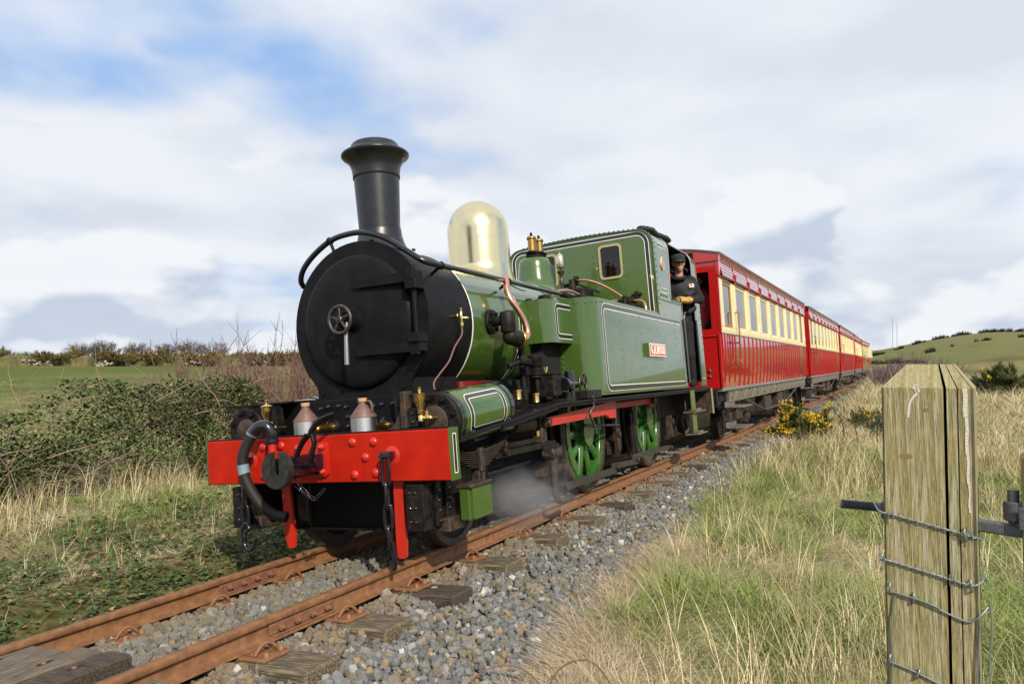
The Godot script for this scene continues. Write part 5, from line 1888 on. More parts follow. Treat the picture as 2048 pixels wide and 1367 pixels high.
		for i in 20: rv.dome(V(s * 0.976, 2.0, -4.86 - i * 0.05), V(s, 0, 0), 0.010, 0.008, 6)
		for i in 12: rv.dome(V(s * 0.976, 1.0 + i * 0.09, -6.92), V(s, 0, 0), 0.010, 0.008, 6)
		for i in 3: rv.dome(V(s * 0.976, 2.06, -4.95 - i * 0.12), V(s, 0, 0), 0.02, 0.014, 8)
		stuff_part(obj("cab_side_rivets", rv, M.green, C))
		path = []
		for q in rrect(0.36, 0.60, 0.07, 6): path.append(V(s * 0.977, 2.40 + q.y, -5.11 + q.x))
		bw = mb()
		bw.ribbon(path, V(s, 0, 0), 0.007)
		var p2 := []
		for q in rrect(0.27, 0.51, 0.04, 6): p2.append(V(s * 0.977, 2.40 + q.y, -5.11 + q.x))
		bw.ribbon(p2, V(s, 0, 0), 0.007)
		obj("side_lining_white", bw, M.white_line, C)
		b = mb()
		b.ribbon(path.map(func(p): return V(s * 0.9765, 2.40 + (p.y - 2.40) * 0.925, -5.11 + (p.z + 5.11) * 0.87)), V(s, 0, 0), 0.03)
		obj("side_lining_grey", b, mat(lin(0.10, 0.13, 0.13), 0.35), C)
		# number plate
		b = mb()
		b.lathe([Vector2(0, 0), Vector2(0.085, 0), Vector2(0.085, 0.012), Vector2(0.075, 0.016), Vector2(0.07, 0.013), Vector2(0, 0.013)], Transform3D(Basis(V(0, 0, 0.72), V(s, 0, 0), V(0, 1, 0)), V(s * 0.976, 2.455, -5.11)), 28)
		var npl := obj("number_plate", b, mat(lin(0.70, 0.62, 0.50), 0.4, 0.3), C)
		b = mb()
		b.lathe([Vector2(0, 0.0135), Vector2(0.066, 0.0135), Vector2(0.066, 0.0145), Vector2(0, 0.0145)], Transform3D(Basis(V(0, 0, 0.72), V(s, 0, 0), V(0, 1, 0)), V(s * 0.976, 2.455, -5.11)), 28)
		obj("number_plate_field", b, mat(lin(0.50, 0.16, 0.16), 0.35), C)
		# rear part: beading, lining
		b = mb()
		b.tube([V(s * 0.985, 0.99, -5.92), V(s * 0.985, 1.82, -5.92), V(s * 0.985, 1.90, -5.96), V(s * 0.985, 1.915, -6.02)], 0.014, 8)
		obj("door_handrail", b, mat(lin(0.10, 0.12, 0.12), 0.3, 0.6), C)
		b = mb()
		b.tube([V(s * 0.985, 0.99, -6.62), V(s * 0.985, 1.85, -6.62)], 0.014, 8)
		obj("door_handrail", b, mat(lin(0.10, 0.12, 0.12), 0.3, 0.6), C)
		path = []
		for q in rrect(0.22, 0.78, 0.04, 5): path.append(V(s * 0.9775, 1.43 + q.y, -6.79 + q.x))
		bw = mb()
		bw.ribbon(path, V(s, 0, 0), 0.007)
		obj("rear_lining", bw, M.white_line, C)
		# steps at the cab
		for k in 2:
			b = mb()
			b.span(V(s * 0.965, 0.62 - k * 0.29, -6.12), V(s * 0.985, 0.905 - k * 0.29, -5.93), 0.004)
			obj("step_hanger", b, mat(lin(0.10, 0.14, 0.035), 0.4, 0.0, 0.3), C)
			b = mb()
			b.span(V(s * 0.86, 0.60 - k * 0.29, -6.42), V(s * 1.05, 0.615 - k * 0.29, -5.90), 0.004)
			b.span(V(s * 1.03, 0.615 - k * 0.29, -6.14), V(s * 1.05, 0.65 - k * 0.29, -5.90), 0.004)
			obj("step_board", b, M.tread, C)
	# interior
	b = mb()
	b.span(V(-0.95, 1.0, zr - 0.01), V(0.95, 1.95, zr + 0.01))
	b.span(V(-0.95, 1.95, zr - 0.01), V(-0.5, 2.7, zr + 0.01))
	b.span(V(0.62, 1.95, zr - 0.01), V(0.95, 2.7, zr + 0.01))
	b.span(V(-0.95, 2.6, zr - 0.01), V(0.95, 2.86, zr + 0.01))
	obj("cab_rear", b, M.black, C)
	b = mb()
	b.lathe([Vector2(0.55, 0), Vector2(0.55, 0.25), Vector2(0, 0.25)], zaxis(-4.84, 1.568), 24)
	b.span(V(-0.95, 0.915, zr), V(0.95, 0.93, -4.8))
	b.span(V(-0.40, 1.0, -5.2), V(0.40, 2.3, -5.1))
	obj("backhead", b, M.black, C)
	# rolled storm sheet on the roof edge
	b = mb()
	b.tube(smooth_pts([V(0.78, 2.90, -4.95), V(0.84, 2.915, -5.2), V(0.82, 2.91, -5.5), V(0.86, 2.905, -5.8), V(0.845, 2.895, -6.0)]), [0.028, 0.036, 0.038, 0.034, 0.037, 0.03, 0.036, 0.038, 0.033, 0.034, 0.037, 0.038, 0.032, 0.034, 0.036, 0.037, 0.03, 0.034, 0.037, 0.035, 0.033, 0.036, 0.035, 0.036, 0.03], 10, true, 1.5)
	obj("rolled_sheet", b, mottled(lin(0.015, 0.017, 0.016), lin(0.05, 0.05, 0.045), 0.02, 3.0, 0.8), L)
	# footplate and valance
	b = mb()
	b.span(V(-0.985, 0.885, -7.12), V(0.985, 0.905, -1.70), 0.003)
	for s in [-1.0, 1.0]:
		b.span(V(s * 0.955, 0.862, -7.1), V(s * 0.965, 0.886, -1.70))
	var tilt := Transform3D(Basis(Vector3.RIGHT, 0.095), V(0, 0.895, -1.70))
	for s in [-1.0, 1.0]:
		b.box(tilt * V(s * 0.80, 0.0, 0.77), V(0.37, 0.02, 1.54), 0.003, tilt.basis)
		b.box(tilt * V(s * 0.962, -0.025, 0.5), V(0.012, 0.035, 0.95), 0.0, tilt.basis)
	obj("footplate", b, M.black, L)
	b = mb()
	for q in [[0.96, -0.35], [0.96, -0.85], [0.96, -1.25]]:
		b.hexbolt(tilt * V(q[0], 0.01, q[1] + 1.70), V(0, 1, 0.1).normalized(), 0.013, 0.01)
	stuff_part(obj("footplate_bolts", b, M.steel_worn, L))
	b = mb()
	b.span(V(-0.99, 0.53, -7.14), V(0.985, 0.885, -7.09), 0.004)
	var rb := obj("rear_beam", b, M.brown_grime, L)
	for s in [-1.0, 1.0]:
		b = mb()
		b.span(V(s * 0.986, 0.525, -7.15), V(s * 1.003, 0.89, -7.08), 0.004)
		obj("rear_beam_end", b, mat(lin(0.20, 0.24, 0.12), 0.4), rb)

func build_motion(L: Node3D) -> void:
	var b: Mb
	for s in [-1.0, 1.0]:
		for z in [-3.19, -5.28]:
			var w := Node3D.new()
			w.name = numbered("driving_wheel", L)
			L.add_child(w, true)
			w.position = V(s * 0.565, 0.57, z)
			if s < 0: w.rotation.y = PI
			var tb := mb(); var gb := mb()
			wheel(tb, gb, 0.57, 10, 0.23, 0.0)
			# balance weight opposite the crank side
			var bw := []
			for i in 13: bw.append(Vector2(cos(PI * 0.72 + PI * 0.56 * i / 12.0), sin(PI * 0.72 + PI * 0.56 * i / 12.0)) * 0.47)
			for i in 13: bw.append(Vector2(cos(PI * 1.28 - PI * 0.56 * i / 12.0), sin(PI * 1.28 - PI * 0.56 * i / 12.0)) * 0.385)
			gb.prism(bw, -0.08, 0.0, Transform3D(Basis(V(0, 0, -1), V(0, 1, 0), V(1, 0, 0)), Vector3.ZERO))
			obj("tyre", tb, M.tyre, w)
			obj("wheel_centre", gb, M.wheel_green, w)
			b = mb()
			b.cyl(V(0.0, 0.23, 0), V(0.13, 0.23, 0), 0.045, 16, -1.0, 0.006)
			obj("crank_pin", b, M.steel_worn, w)
		# coupling rod between the two crank pins, connecting rod from the crosshead
		b = mb()
		b.span(V(s * 0.60, 0.765, -5.26), V(s * 0.635, 0.835, -3.21), 0.006)
		b.cyl(V(s * 0.595, 0.80, -3.19), V(s * 0.645, 0.80, -3.19), 0.085, 20, -1.0, 0.006)
		b.cyl(V(s * 0.595, 0.80, -5.28), V(s * 0.645, 0.80, -5.28), 0.085, 20, -1.0, 0.006)
		obj("coupling_rod", b, M.red_rod, L)
		b = mb()
		b.prism([Vector2(-1.66, 0.722), Vector2(-3.0, 0.74), Vector2(-3.10, 0.70), Vector2(-3.28, 0.70), Vector2(-3.28, 0.90), Vector2(-3.10, 0.90), Vector2(-3.0, 0.85), Vector2(-1.66, 0.79)], -0.02, 0.02, Transform3D(Basis(V(0, 0, 1), V(0, 1, 0), V(-1, 0, 0)), V(s * 0.85, 0, 0)))
		obj("connecting_rod", b, M.red_rod, L)
		# slide bars, crosshead, piston rod
		b = mb()
		b.span(V(s * 0.72, 0.555, -1.88), V(s * 0.83, 0.60, -0.86), 0.005)
		b.span(V(s * 0.735, 0.84, -1.88), V(s * 0.815, 0.875, -0.86), 0.005)
		b.span(V(s * 0.70, 0.535, -1.90), V(s * 0.85, 0.575, -1.62), 0.006)
		b.span(V(s * 0.68, 0.80, -1.74), V(s * 0.84, 0.90, -1.60), 0.006)
		obj("slide_bars", b, M.grime, L)
		b = mb()
		b.span(V(s * 0.73, 0.60, -1.72), V(s * 0.83, 0.84, -1.62), 0.006)
		b.cyl(V(s * 0.775, 0.755, -1.24), V(s * 0.775, 0.755, -1.55), 0.052, 16, 0.06, 0.006)
		b.cyl(V(s * 0.70, 0.755, -1.66), V(s * 0.87, 0.755, -1.66), 0.038, 14, -1.0, 0.006)
		b.hexbolt(V(s * 0.87, 0.755, -1.66), V(s, 0, 0), 0.028, 0.03)
		obj("crosshead", b, M.brown_grime, L)
		b = mb()
		b.cyl(V(s * 0.775, 0.76, -0.85), V(s * 0.775, 0.756, -1.3), 0.024, 12)
		obj("piston_rod", b, M.steel, L)
		b = mb()
		b.lathe([Vector2(0, 0.66), Vector2(0.02, 0.66), Vector2(0.02, 0.70), Vector2(0, 0.70)], Transform3D(Basis(), V(s * 0.85, 0, -1.50)), 10)
		obj("crosshead_oiler", b, M.brass, L)
		# frame cross stays, valve gear stubs, axleboxes, springs, brake gear
		b = mb()
		b.span(V(s * 0.55, 0.86, -2.55), V(s * 0.60, 1.0, -0.95))
		obj("frame_stay", b, M.grime, L)
		b = mb()
		b.span(V(s * 0.45, 0.25, -2.60), V(s * 0.50, 0.95, -2.50), 0.004)
		obj("frame_bracket", b, M.grime, L)
		b = mb()
		b.span(V(s * 0.55, 0.17, -2.54), V(s * 0.62, 0.86, -2.46), 0.004)
		obj("brake_hanger", b, M.grime, L)
		b = mb()
		b.span(V(s * 0.55, 0.20, -4.70), V(s * 0.61, 0.72, -4.60), 0.004)
		obj("brake_hanger", b, M.grime, L)
		b = mb()
		b.span(V(s * 0.45, 0.30, -4.30), V(s * 0.55, 0.90, -4.05), 0.004)
		obj("spring_bracket", b, M.grime, L)
		b = mb()
		b.span(V(s * 0.57, 0.20, -4.60), V(s * 0.60, 0.70, -4.54), 0.004)
		obj("brake_hanger", b, M.grime, L)
		b = mb()
		b.span(V(s * 0.40, 0.55, -6.9), V(s * 0.50, 0.88, -6.0), 0.004)
		obj("drag_plate", b, M.grime, L)
		b = mb()
		b.cyl(V(s * 0.68, 0.48, -2.02), V(s * 0.68, 0.48, -2.22), 0.06, 16, -1.0, 0.008)
		b.cyl(V(s * 0.66, 0.40, -2.10), V(s * 0.72, 0.40, -2.10), 0.035, 12)
		b.span(V(s * 0.60, 0.30, -2.3), V(s * 0.68, 0.36, -1.9), 0.006)
		b.cyl(V(s * 0.66, 0.33, -2.32), V(s * 0.72, 0.33, -2.32), 0.035, 12, -1.0, 0.004)
		b.tube(smooth_pts([V(s * 0.72, 0.42, -2.02), V(s * 0.72, 0.33, -2.03), V(s * 0.72, 0.16, -2.03), V(s * 0.71, 0.08, -2.10), V(s * 0.70, 0.055, -2.25), V(s * 0.69, 0.06, -2.42)]), 0.028, 10)
		b.cyl(V(s * 0.72, 0.30, -2.03), V(s * 0.72, 0.36, -2.03), 0.038, 8)
		obj("sand_pipe", b, M.brown_grime, L)
		b = mb()
		b.cyl(V(s * 0.56, 0.42, -0.98), V(s * 0.56, 0.43, -1.9), 0.018, 10)
		b.span(V(s * 0.50, 0.52, -2.0), V(s * 0.56, 0.62, -1.0), 0.006)
		obj("valve_spindle", b, M.steel_worn, L)
		b = mb()
		b.box(V(s * 0.66, 0.145, -3.05), V(0.02, 0.07, 1.35), 0.004, Basis(Vector3.RIGHT, -0.012))
		b.box(V(s * 0.66, 0.165, -4.05), V(0.022, 0.06, 0.85), 0.004, Basis(Vector3.RIGHT, -0.05))
		b.box(V(s * 0.665, 0.195, -5.05), V(0.02, 0.06, 1.55), 0.004, Basis(Vector3.RIGHT, -0.02))
		for z in [-2.36, -3.72, -4.42, -5.85]:
			b.cyl(V(s * 0.61, 0.17, z), V(s * 0.70, 0.17, z), 0.03, 12, -1.0, 0.004)
		obj("brake_rod", b, M.steel_worn, L)
		b = mb()
		b.span(V(s * 0.52, 0.28, -4.0), V(s * 0.62, 0.42, -3.86), 0.006)
		b.prism([Vector2(-0.06, 0.16), Vector2(0.06, 0.16), Vector2(0.03, -0.06), Vector2(0.0, -0.10), Vector2(-0.03, -0.06)], -0.02, 0.02, Transform3D(Basis(V(0, 0, 1), V(0, 1, 0), V(-1, 0, 0)), V(s * 0.66, 0.40, -3.84)))
		b.cyl(V(s * 0.63, 0.50, -3.84), V(s * 0.70, 0.50, -3.84), 0.035, 12)
		obj("brake_block", b, M.brown_grime, L)
		b = mb()
		b.tube([V(s * 0.70, 0.66, -2.85), V(s * 0.72, 0.60, -3.75)], 0.012, 8)
		b.prism([Vector2(-0.04, 0.24), Vector2(0.0, 0.28), Vector2(0.04, 0.24), Vector2(0.025, -0.02), Vector2(-0.025, -0.02)], -0.012, 0.012, Transform3D(Basis(V(0, 0, 1), V(0, 1, 0), V(-1, 0, 0)), V(s * 0.69, 0.60, -3.74)))
		obj("reversing_lever", b, M.steel_worn, L)
		b = mb()
		b.span(V(s * 0.60, 0.30, -6.02), V(s * 0.68, 0.58, -5.96), 0.006)
		b.cyl(V(s * 0.60, 0.50, -6.0), V(s * 0.70, 0.50, -6.0), 0.04, 12)
		b.span(V(s * 0.72, 0.62, -6.35), V(s * 0.80, 0.76, -6.28), 0.006)
		b.tube(smooth_pts([V(s * 0.74, 0.50, -6.5), V(s * 0.75, 0.42, -6.5), V(s * 0.75, 0.34, -6.48), V(s * 0.72, 0.30, -6.42)]), 0.03, 8)
		obj("injector", b, M.brown_grime, L)
	b = mb()
	for z in [-3.19, -5.28]:
		b.cyl(V(-0.5, 0.57, z), V(0.5, 0.57, z), 0.075, 14)
	obj("axle", b, M.dark, L)
const CL := 10.9

func side_x(y: float) -> float:
	return 1.02 - 0.06 * pow(clampf((1.55 - y) / 0.65, 0.0, 1.0), 1.6)

func side_sheet(b: Mb, s: float, z0: float, z1: float, out: float, y0 := 0.906, y1 := 1.76, k := 7) -> void:
	# a piece of the curved lower side, `out` proud of it
	var pl := []
	for i in k + 1:
		var y := lerpf(y0, y1, float(i) / k)
		pl.append(Vector2((side_x(y) + out) * s, y))
	for i in range(k, -1, -1):
		var y := lerpf(y0, y1, float(i) / k)
		pl.append(Vector2((side_x(y) - 0.02) * s, y))
	b.prism(pl, z0, z1)

func build_coach(called: String, label: String) -> Node3D:
	var C := thing(called, label, "railway carriage", Transform3D(), "red and cream carriages behind the engine")
	var zf := CL / 2
	var b: Mb
	for s in [1.0, -1.0]:
		b = mb()
		side_sheet(b, s, -zf + 0.02, zf - 0.02, 0.0)
		obj("lower_panel", b, M.coach_red, C)
		b = mb()
		b.span(V(s * 0.99, 1.755, -zf + 0.01), V(s * 1.035, 1.782, zf - 0.01), 0.006)
		b.span(V(s * 0.99, 1.785, -zf + 0.01), V(s * 1.03, 1.855, zf - 0.01), 0.006)
		obj("waist_rail", b, M.cream, C)
		b = mb()
		b.span(V(s * 1.018, 1.738, -zf + 0.01), V(s * 1.03, 1.757, zf - 0.01), 0.003)
		obj("waist_bead", b, M.sole, C)
		b = mb()
		b.span(V(s * 0.98, 2.58, -zf + 0.01), V(s * 1.01, 2.93, zf - 0.01), 0.004)
		obj("cantrail", b, M.coach_red, C)
		b = mb()
		b.span(V(s * 0.99, 2.58, -zf + 0.01), V(s * 1.022, 2.612, zf - 0.01), 0.004)
		obj("window_head", b, M.cream_frame, C)
		# pillars
		var spans := [[0.02, 0.26], [0.93, 1.27]]
		for i in 7: spans.append([1.27 + 1.21 * i + 0.90, 1.27 + 1.21 * (i + 1)])
		spans.append([10.40, 10.88])
		for q in spans:
			b = mb()
			b.span(V(s * 0.985, 1.855, zf - q[1]), V(s * 1.03, 2.60, zf - q[0]), 0.008)
			obj("pillar", b, M.cream, C)
		var wins := [[0.26, 0.93]]
		for i in 7: wins.append([1.27 + 1.21 * i, 1.27 + 1.21 * i + 0.90])
		wins.append([9.74, 10.40])
		for i in wins.size():
			var q: Array = wins[i]
			var W := Node3D.new()
			W.name = numbered("window", C)
			C.add_child(W, true)
			var door := i == 0 or i == 8
			b = mb()
			var z0: float = zf - q[1]
			var z1: float = zf - q[0]
			var fr := 0.05 if door else 0.035
			b.span(V(s * 0.985, 1.856, z0), V(s * 1.012, 2.579, z0 + fr), 0.004)
			b.span(V(s * 0.985, 1.856, z1 - fr), V(s * 1.012, 2.579, z1), 0.004)
			b.span(V(s * 0.986, 1.857, z0 + fr), V(s * 1.011, 1.857 + fr, z1 - fr), 0.003)
			b.span(V(s * 0.986, 2.578 - fr, z0 + fr), V(s * 1.011, 2.578, z1 - fr), 0.003)
			obj("frame", b, M.wood_frame if door else M.cream, W)
			b = mb()
			b.span(V(s * 0.996, 1.86 + fr * 0.5, z0 + fr * 0.5), V(s * 0.999, 2.575 - fr * 0.5, z1 - fr * 0.5))
			obj("pane", b, M.glass, W)
		if s < 0: continue
		# cover strips below the waist
		var zs := []
		var z := 1.02
		zs.append(0.05); zs.append(0.25); zs.append(0.60)
		while z < 9.75:
			zs.append(z)
			z += 0.40
		zs.append(10.42); zs.append(10.83)
		for q in zs:
			b = mb()
			side_sheet(b, 1.0, zf - q - 0.03, zf - q + 0.03, 0.014, 0.908, 1.745, 6)
			obj("batten", b, M.coach_red, C)
		b = mb()
		side_sheet(b, 1.0, zf - 1.05, zf - 0.02, 0.012, 0.906, 0.985, 1)
		obj("door_sill", b, M.coach_red, C)
		# ventilator hoods over the windows with brackets between
		var bays := [[0.12, 1.07]]
		for i in 7: bays.append([1.18 + 1.21 * i, 1.18 + 1.21 * i + 1.06])
		bays.append([9.68, 10.78])
		for q in bays:
			var H := Node3D.new()
			H.name = numbered("ventilator", C)
			C.add_child(H, true)
			for k in 4:
				b = mb()
				b.box(V(1.035 + 0.011 * (3 - k), 2.67 + k * 0.055, zf - (q[0] + q[1]) / 2), V(0.010, 0.054, q[1] - q[0]), 0.003, Basis(Vector3.BACK, 0.28))
				obj("slat", b, M.slat, H)
			b = mb()
			b.span(V(1.01, 2.632, zf - q[1]), V(1.078, 2.640, zf - q[0]))
			obj("hood_floor", b, M.coach_dark, H)
		for i in 9:
			var zc := zf - (1.125 + 1.21 * i)
			if i == 8: zc = zf - 9.66
			b = mb()
			b.prism([Vector2(1.0, 2.60), Vector2(1.05, 2.60), Vector2(1.09, 2.64), Vector2(1.095, 2.72), Vector2(1.055, 2.77), Vector2(1.05, 2.85), Vector2(1.0, 2.85)], zc - 0.045, zc + 0.045)
			obj("bracket", b, M.coach_red, C)
		# grab handle, door handle, hinges
		b = mb()
		var hx := 1.03
		b.tube(smooth_pts([V(hx, 2.12, zf - 1.10), V(hx + 0.05, 2.13, zf - 1.10), V(hx + 0.055, 2.08, zf - 1.10), V(hx + 0.05, 1.75, zf - 1.09), V(hx + 0.05, 1.40, zf - 1.10), V(hx + 0.04, 1.32, zf - 1.08), V(hx + 0.02, 1.33, zf - 0.95)]), 0.013, 7)
		obj("grab_handle", b, M.brass_old, C)
		b = mb()
		b.cyl(V(hx - 0.01, 1.62, zf - 1.0), V(hx + 0.06, 1.62, zf - 1.0), 0.012, 8)
		b.span(V(hx + 0.05, 1.58, zf - 1.012), V(hx + 0.066, 1.66, zf - 0.988), 0.004)
		b.cyl(V(hx + 0.02, 1.62, zf - 0.70), V(hx + 0.02, 1.62, zf - 0.50), 0.012, 8)
		b.tube(smooth_pts([V(hx + 0.02, 1.75, zf - 0.58), V(hx + 0.03, 1.62, zf - 0.58), V(hx + 0.015, 1.35, zf - 0.58)]), 0.010, 6)
		obj("door_handle", b, M.coach_dark, C)
		# cornice
		for q in [[2.865, 2.90, 1.045], [2.90, 2.93, 1.058], [2.93, 2.955, 1.072], [2.955, 2.98, 1.086]]:
			b = mb()
			b.prism([Vector2(0.97, q[0]), Vector2(q[2] - 0.012, q[0]), Vector2(q[2], q[0] + 0.008), Vector2(q[2], q[1] - 0.016), Vector2(q[2] - 0.010, q[1] - 0.002), Vector2(0.97, q[1] - 0.002)], -zf - 0.03, zf + 0.03)
			obj("cornice", b, M.coach_red, C)
	b = mb()
	b.span(V(-1.08, 2.87, -zf), V(-0.97, 2.97, zf), 0.01)
	obj("far_cornice", b, M.coach_red, C)
	# roof
	b = mb()
	var rp := []
	for i in 17: rp.append(Vector2(lerpf(-1.085, 1.085, i / 16.0), 2.982 + 0.15 * (1.0 - pow(absf(i - 8) / 8.0, 2.0))))
	for i in range(16, -1, -1): rp.append(Vector2(lerpf(-1.07, 1.07, i / 16.0), 2.962 + 0.15 * (1.0 - pow(absf(i - 8) / 8.0, 2.0))))
	b.prism(rp, -zf - 0.05, zf + 0.05)
	obj("roof", b, M.roof, C)
	# ends
	for e in [1.0, -1.0]:
		var E := Node3D.new()
		E.name = numbered("coach_end", C)
		C.add_child(E, true)
		var z0: float = e * (zf - 0.03)
		var z1: float = e * zf
		b = mb()
		b.span(V(-1.0, 1.70, z0), V(1.0, 1.82, z1), 0.003)
		b.span(V(-1.0, 2.70, z0), V(1.0, 2.93, z1), 0.003)
		for x in [-0.93, -0.32, 0.32, 0.95]:
			b.span(V(x - 0.07, 1.82, z0 + e * 0.001), V(x + 0.07, 2.72, z1 - e * 0.001), 0.003)
		var low := []
		for i in 8: low.append(Vector2(side_x(lerpf(0.906, 1.70, i / 7.0)) - 0.004, lerpf(0.906, 1.70, i / 7.0)))
		for i in range(7, -1, -1): low.append(Vector2(-side_x(lerpf(0.906, 1.70, i / 7.0)) + 0.004, lerpf(0.906, 1.70, i / 7.0)))
		b.prism(low, z0, z1 - e * 0.012)
		obj("end_panel", b, M.coach_red, E)
		b = mb()
		var ep := []
		for i in 17: ep.append(Vector2(lerpf(-1.07, 1.07, i / 16.0), 2.972 + 0.145 * (1.0 - pow(absf(i - 8) / 8.0, 2.0))))
		ep.append(Vector2(1.055, 2.86)); ep.append(Vector2(-1.055, 2.86))
		b.prism(ep, z0 - e * 0.02, z1 + e * 0.03)
		obj("end_board", b, M.coach_red, E)
		for s in [-1.0, 1.0]:
			b = mb()
			b.span(V(s * 0.965, 0.93, z1 - e * 0.05), V(s * 1.005, 1.75, z1 + e * 0.012), 0.006)
			b.span(V(s * 0.985, 1.75, z1 - e * 0.05), V(s * 1.03, 2.60, z1 + e * 0.010), 0.006)
			b.span(V(s * 0.99, 2.62, z1 - e * 0.12), V(s * 1.05, 2.862, z1 + e * 0.012), 0.008)
			obj("corner_post", b, M.coach_red, E)
		b = mb()
		b.span(V(0.36, 1.70, z1 - e * 0.012), V(0.94, 1.72, z1 + e * 0.006), 0.003)
		b.span(V(-0.94, 1.70, z1 - e * 0.012), V(-0.36, 1.72, z1 + e * 0.006), 0.003)
		obj("panel_bead", b, M.coach_red, E)
		b = mb()
		for q in [[0.80, 1.18], [0.80, 1.09], [0.55, 1.18], [0.55, 1.09]]:
			b.dome(V(q[0], q[1], z1 - e * 0.012), V(0, 0, e), 0.03, 0.02, 10)
		stuff_part(obj("end_bolts", b, M.steel_worn, E))
	# inside
	b = mb()
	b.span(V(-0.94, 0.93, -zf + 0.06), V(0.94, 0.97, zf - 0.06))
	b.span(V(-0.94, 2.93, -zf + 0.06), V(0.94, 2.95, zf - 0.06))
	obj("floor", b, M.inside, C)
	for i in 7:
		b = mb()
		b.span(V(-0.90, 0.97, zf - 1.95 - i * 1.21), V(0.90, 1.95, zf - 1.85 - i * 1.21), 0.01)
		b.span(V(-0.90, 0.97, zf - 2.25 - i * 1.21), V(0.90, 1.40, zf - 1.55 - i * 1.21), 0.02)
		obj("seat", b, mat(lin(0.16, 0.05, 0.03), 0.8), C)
	# underframe
	for s in [-1.0, 1.0]:
		b = mb()
		b.span(V(s * 0.915, 0.67, -zf + 0.15), V(s * 0.955, 0.895, zf - 0.55), 0.004)
		obj("solebar", b, M.sole, C)
		b = mb()
		for i in 13:
			b.dome(V(s * 0.955, 0.83, zf - 0.8 - i * 0.78), V(s, 0, 0), 0.018, 0.012, 6)
			b.dome(V(s * 0.955, 0.73, zf - 0.8 - i * 0.78), V(s, 0, 0), 0.018, 0.012, 6)
		stuff_part(obj("solebar_bolts", b, M.grime, C))
		b = mb()
		b.span(V(s * 0.86, 0.86, -zf + 0.05), V(s * 0.985, 0.905, zf - 0.04), 0.006)
		obj("step_plate", b, M.stay, C)
		b = mb()
		b.tube([V(s * 0.93, 0.66, zf - 2.0), V(s * 0.90, 0.36, zf - 4.1), V(s * 0.90, 0.36, -zf + 4.1), V(s * 0.93, 0.66, -zf + 2.0)], 0.02, 8)
		for z in [zf - 4.1, -zf + 4.1]: b.span(V(s * 0.87, 0.35, z - 0.04), V(s * 0.93, 0.68, z + 0.04), 0.004)
		obj("truss_rod", b, M.steel_worn, C)
		for e in [1.0, -1.0]:
			for k in 2:
				b = mb()
				b.span(V(s * 0.93, 0.595 - k * 0.32, e * (zf - 0.30)), V(s * 1.22, 0.615 - k * 0.32, e * (zf - 1.05)), 0.004)
				b.span(V(s * 0.925, 0.595 - k * 0.32, e * (zf - 0.30)), V(s * 0.94, 0.685 - k * 0.32, e * (zf - 1.05)), 0.004)
				obj("footstep", b, M.tread, C)
			b = mb()
			for z in [0.45, 0.90]: b.span(V(s * 0.915, 0.28, e * (zf - z) - 0.018), V(s * 0.932, 0.88, e * (zf - z) + 0.018), 0.003)
			obj("step_iron", b, M.steel_worn, C)
		# bogie frame
		for e in [1.0, -1.0]:
			var B := Node3D.new()
			B.name = numbered("bogie", C)
			C.add_child(B, true)
			B.position = V(0, 0, e * (zf - 2.35))
			b = mb()
			b.span(V(s * 0.63, 0.40, -1.05), V(s * 0.67, 0.52, 1.05), 0.006)
			b.span(V(s * 0.60, 0.30, -0.25), V(s * 0.75, 0.68, 0.25), 0.01)
			for z in [-0.72, 0.72]:
				b.span(V(s * 0.62, 0.20, z - 0.13), V(s * 0.76, 0.45, z + 0.13), 0.01)
				b.cyl(V(s * 0.70, 0.30, z), V(s * 0.79, 0.30, z), 0.07, 12, -1.0, 0.01)
			obj("side_frame", b, M.brown_grime, B)
			for z in [-0.72, 0.72]:
				var tb := mb()
				tb.lathe([Vector2(0, -0.12), Vector2(0.30, -0.12), Vector2(0.32, -0.10), Vector2(0.30, -0.09), Vector2(0.295, 0.0), Vector2(0.24, 0.0), Vector2(0.22, -0.03), Vector2(0.08, -0.02), Vector2(0, -0.02)], Transform3D(Basis(V(0, s, 0), V(s, 0, 0), V(0, 0, -1)), V(s * 0.565, 0.30, z)), 28)
				obj("wheel", tb, M.tyre, B)
	b = mb()
	b.span(V(-0.9, 0.70, -zf + 0.1), V(0.9, 0.9, zf - 0.1))
	obj("underframe", b, M.dark, C)
	b = mb()
	b.span(V(0.62, 0.26, -1.6), V(0.90, 0.66, -0.55), 0.02)
	obj("battery_box", b, M.brown_grime, C)
	b = mb()
	b.span(V(0.66, 0.30, 0.4), V(0.90, 0.64, 1.0), 0.02)
	obj("brake_cylinder", b, M.brown_grime, C)
	for e in [1.0, -1.0]:
		b = mb()
		b.span(V(-0.9, 0.62, e * (zf + 0.02) - 0.05), V(0.9, 0.90, e * (zf + 0.02) + 0.05), 0.006)
		b.cyl(V(0, 0.72, e * (zf + 0.02)), V(0, 0.72, e * (zf + 0.42)), 0.07, 12)
		b.tube(smooth_pts([V(0.3, 0.60, e * (zf + 0.06)), V(0.3, 0.55, e * (zf + 0.15)), V(0.25, 0.35, e * (zf + 0.3)), V(0.2, 0.4, e * (zf + 0.42))]), 0.035, 8)
		obj("headstock", b, M.grime, C)
	return C

func coach_at(z0: float) -> Transform3D:
	var A := trk(z0 - 2.2)
	var B := trk(z0 - CL + 2.2)
	var d := (A.origin - B.origin).normalized()
	var r := Vector3.UP.cross(d).normalized()
	var bs := Basis(r, d.cross(r), d) * Basis(Vector3.BACK, (cant_at(z0 - 2.2) + cant_at(z0 - CL + 2.2)) / 2)
	return Transform3D(bs, (A.origin + B.origin) / 2)

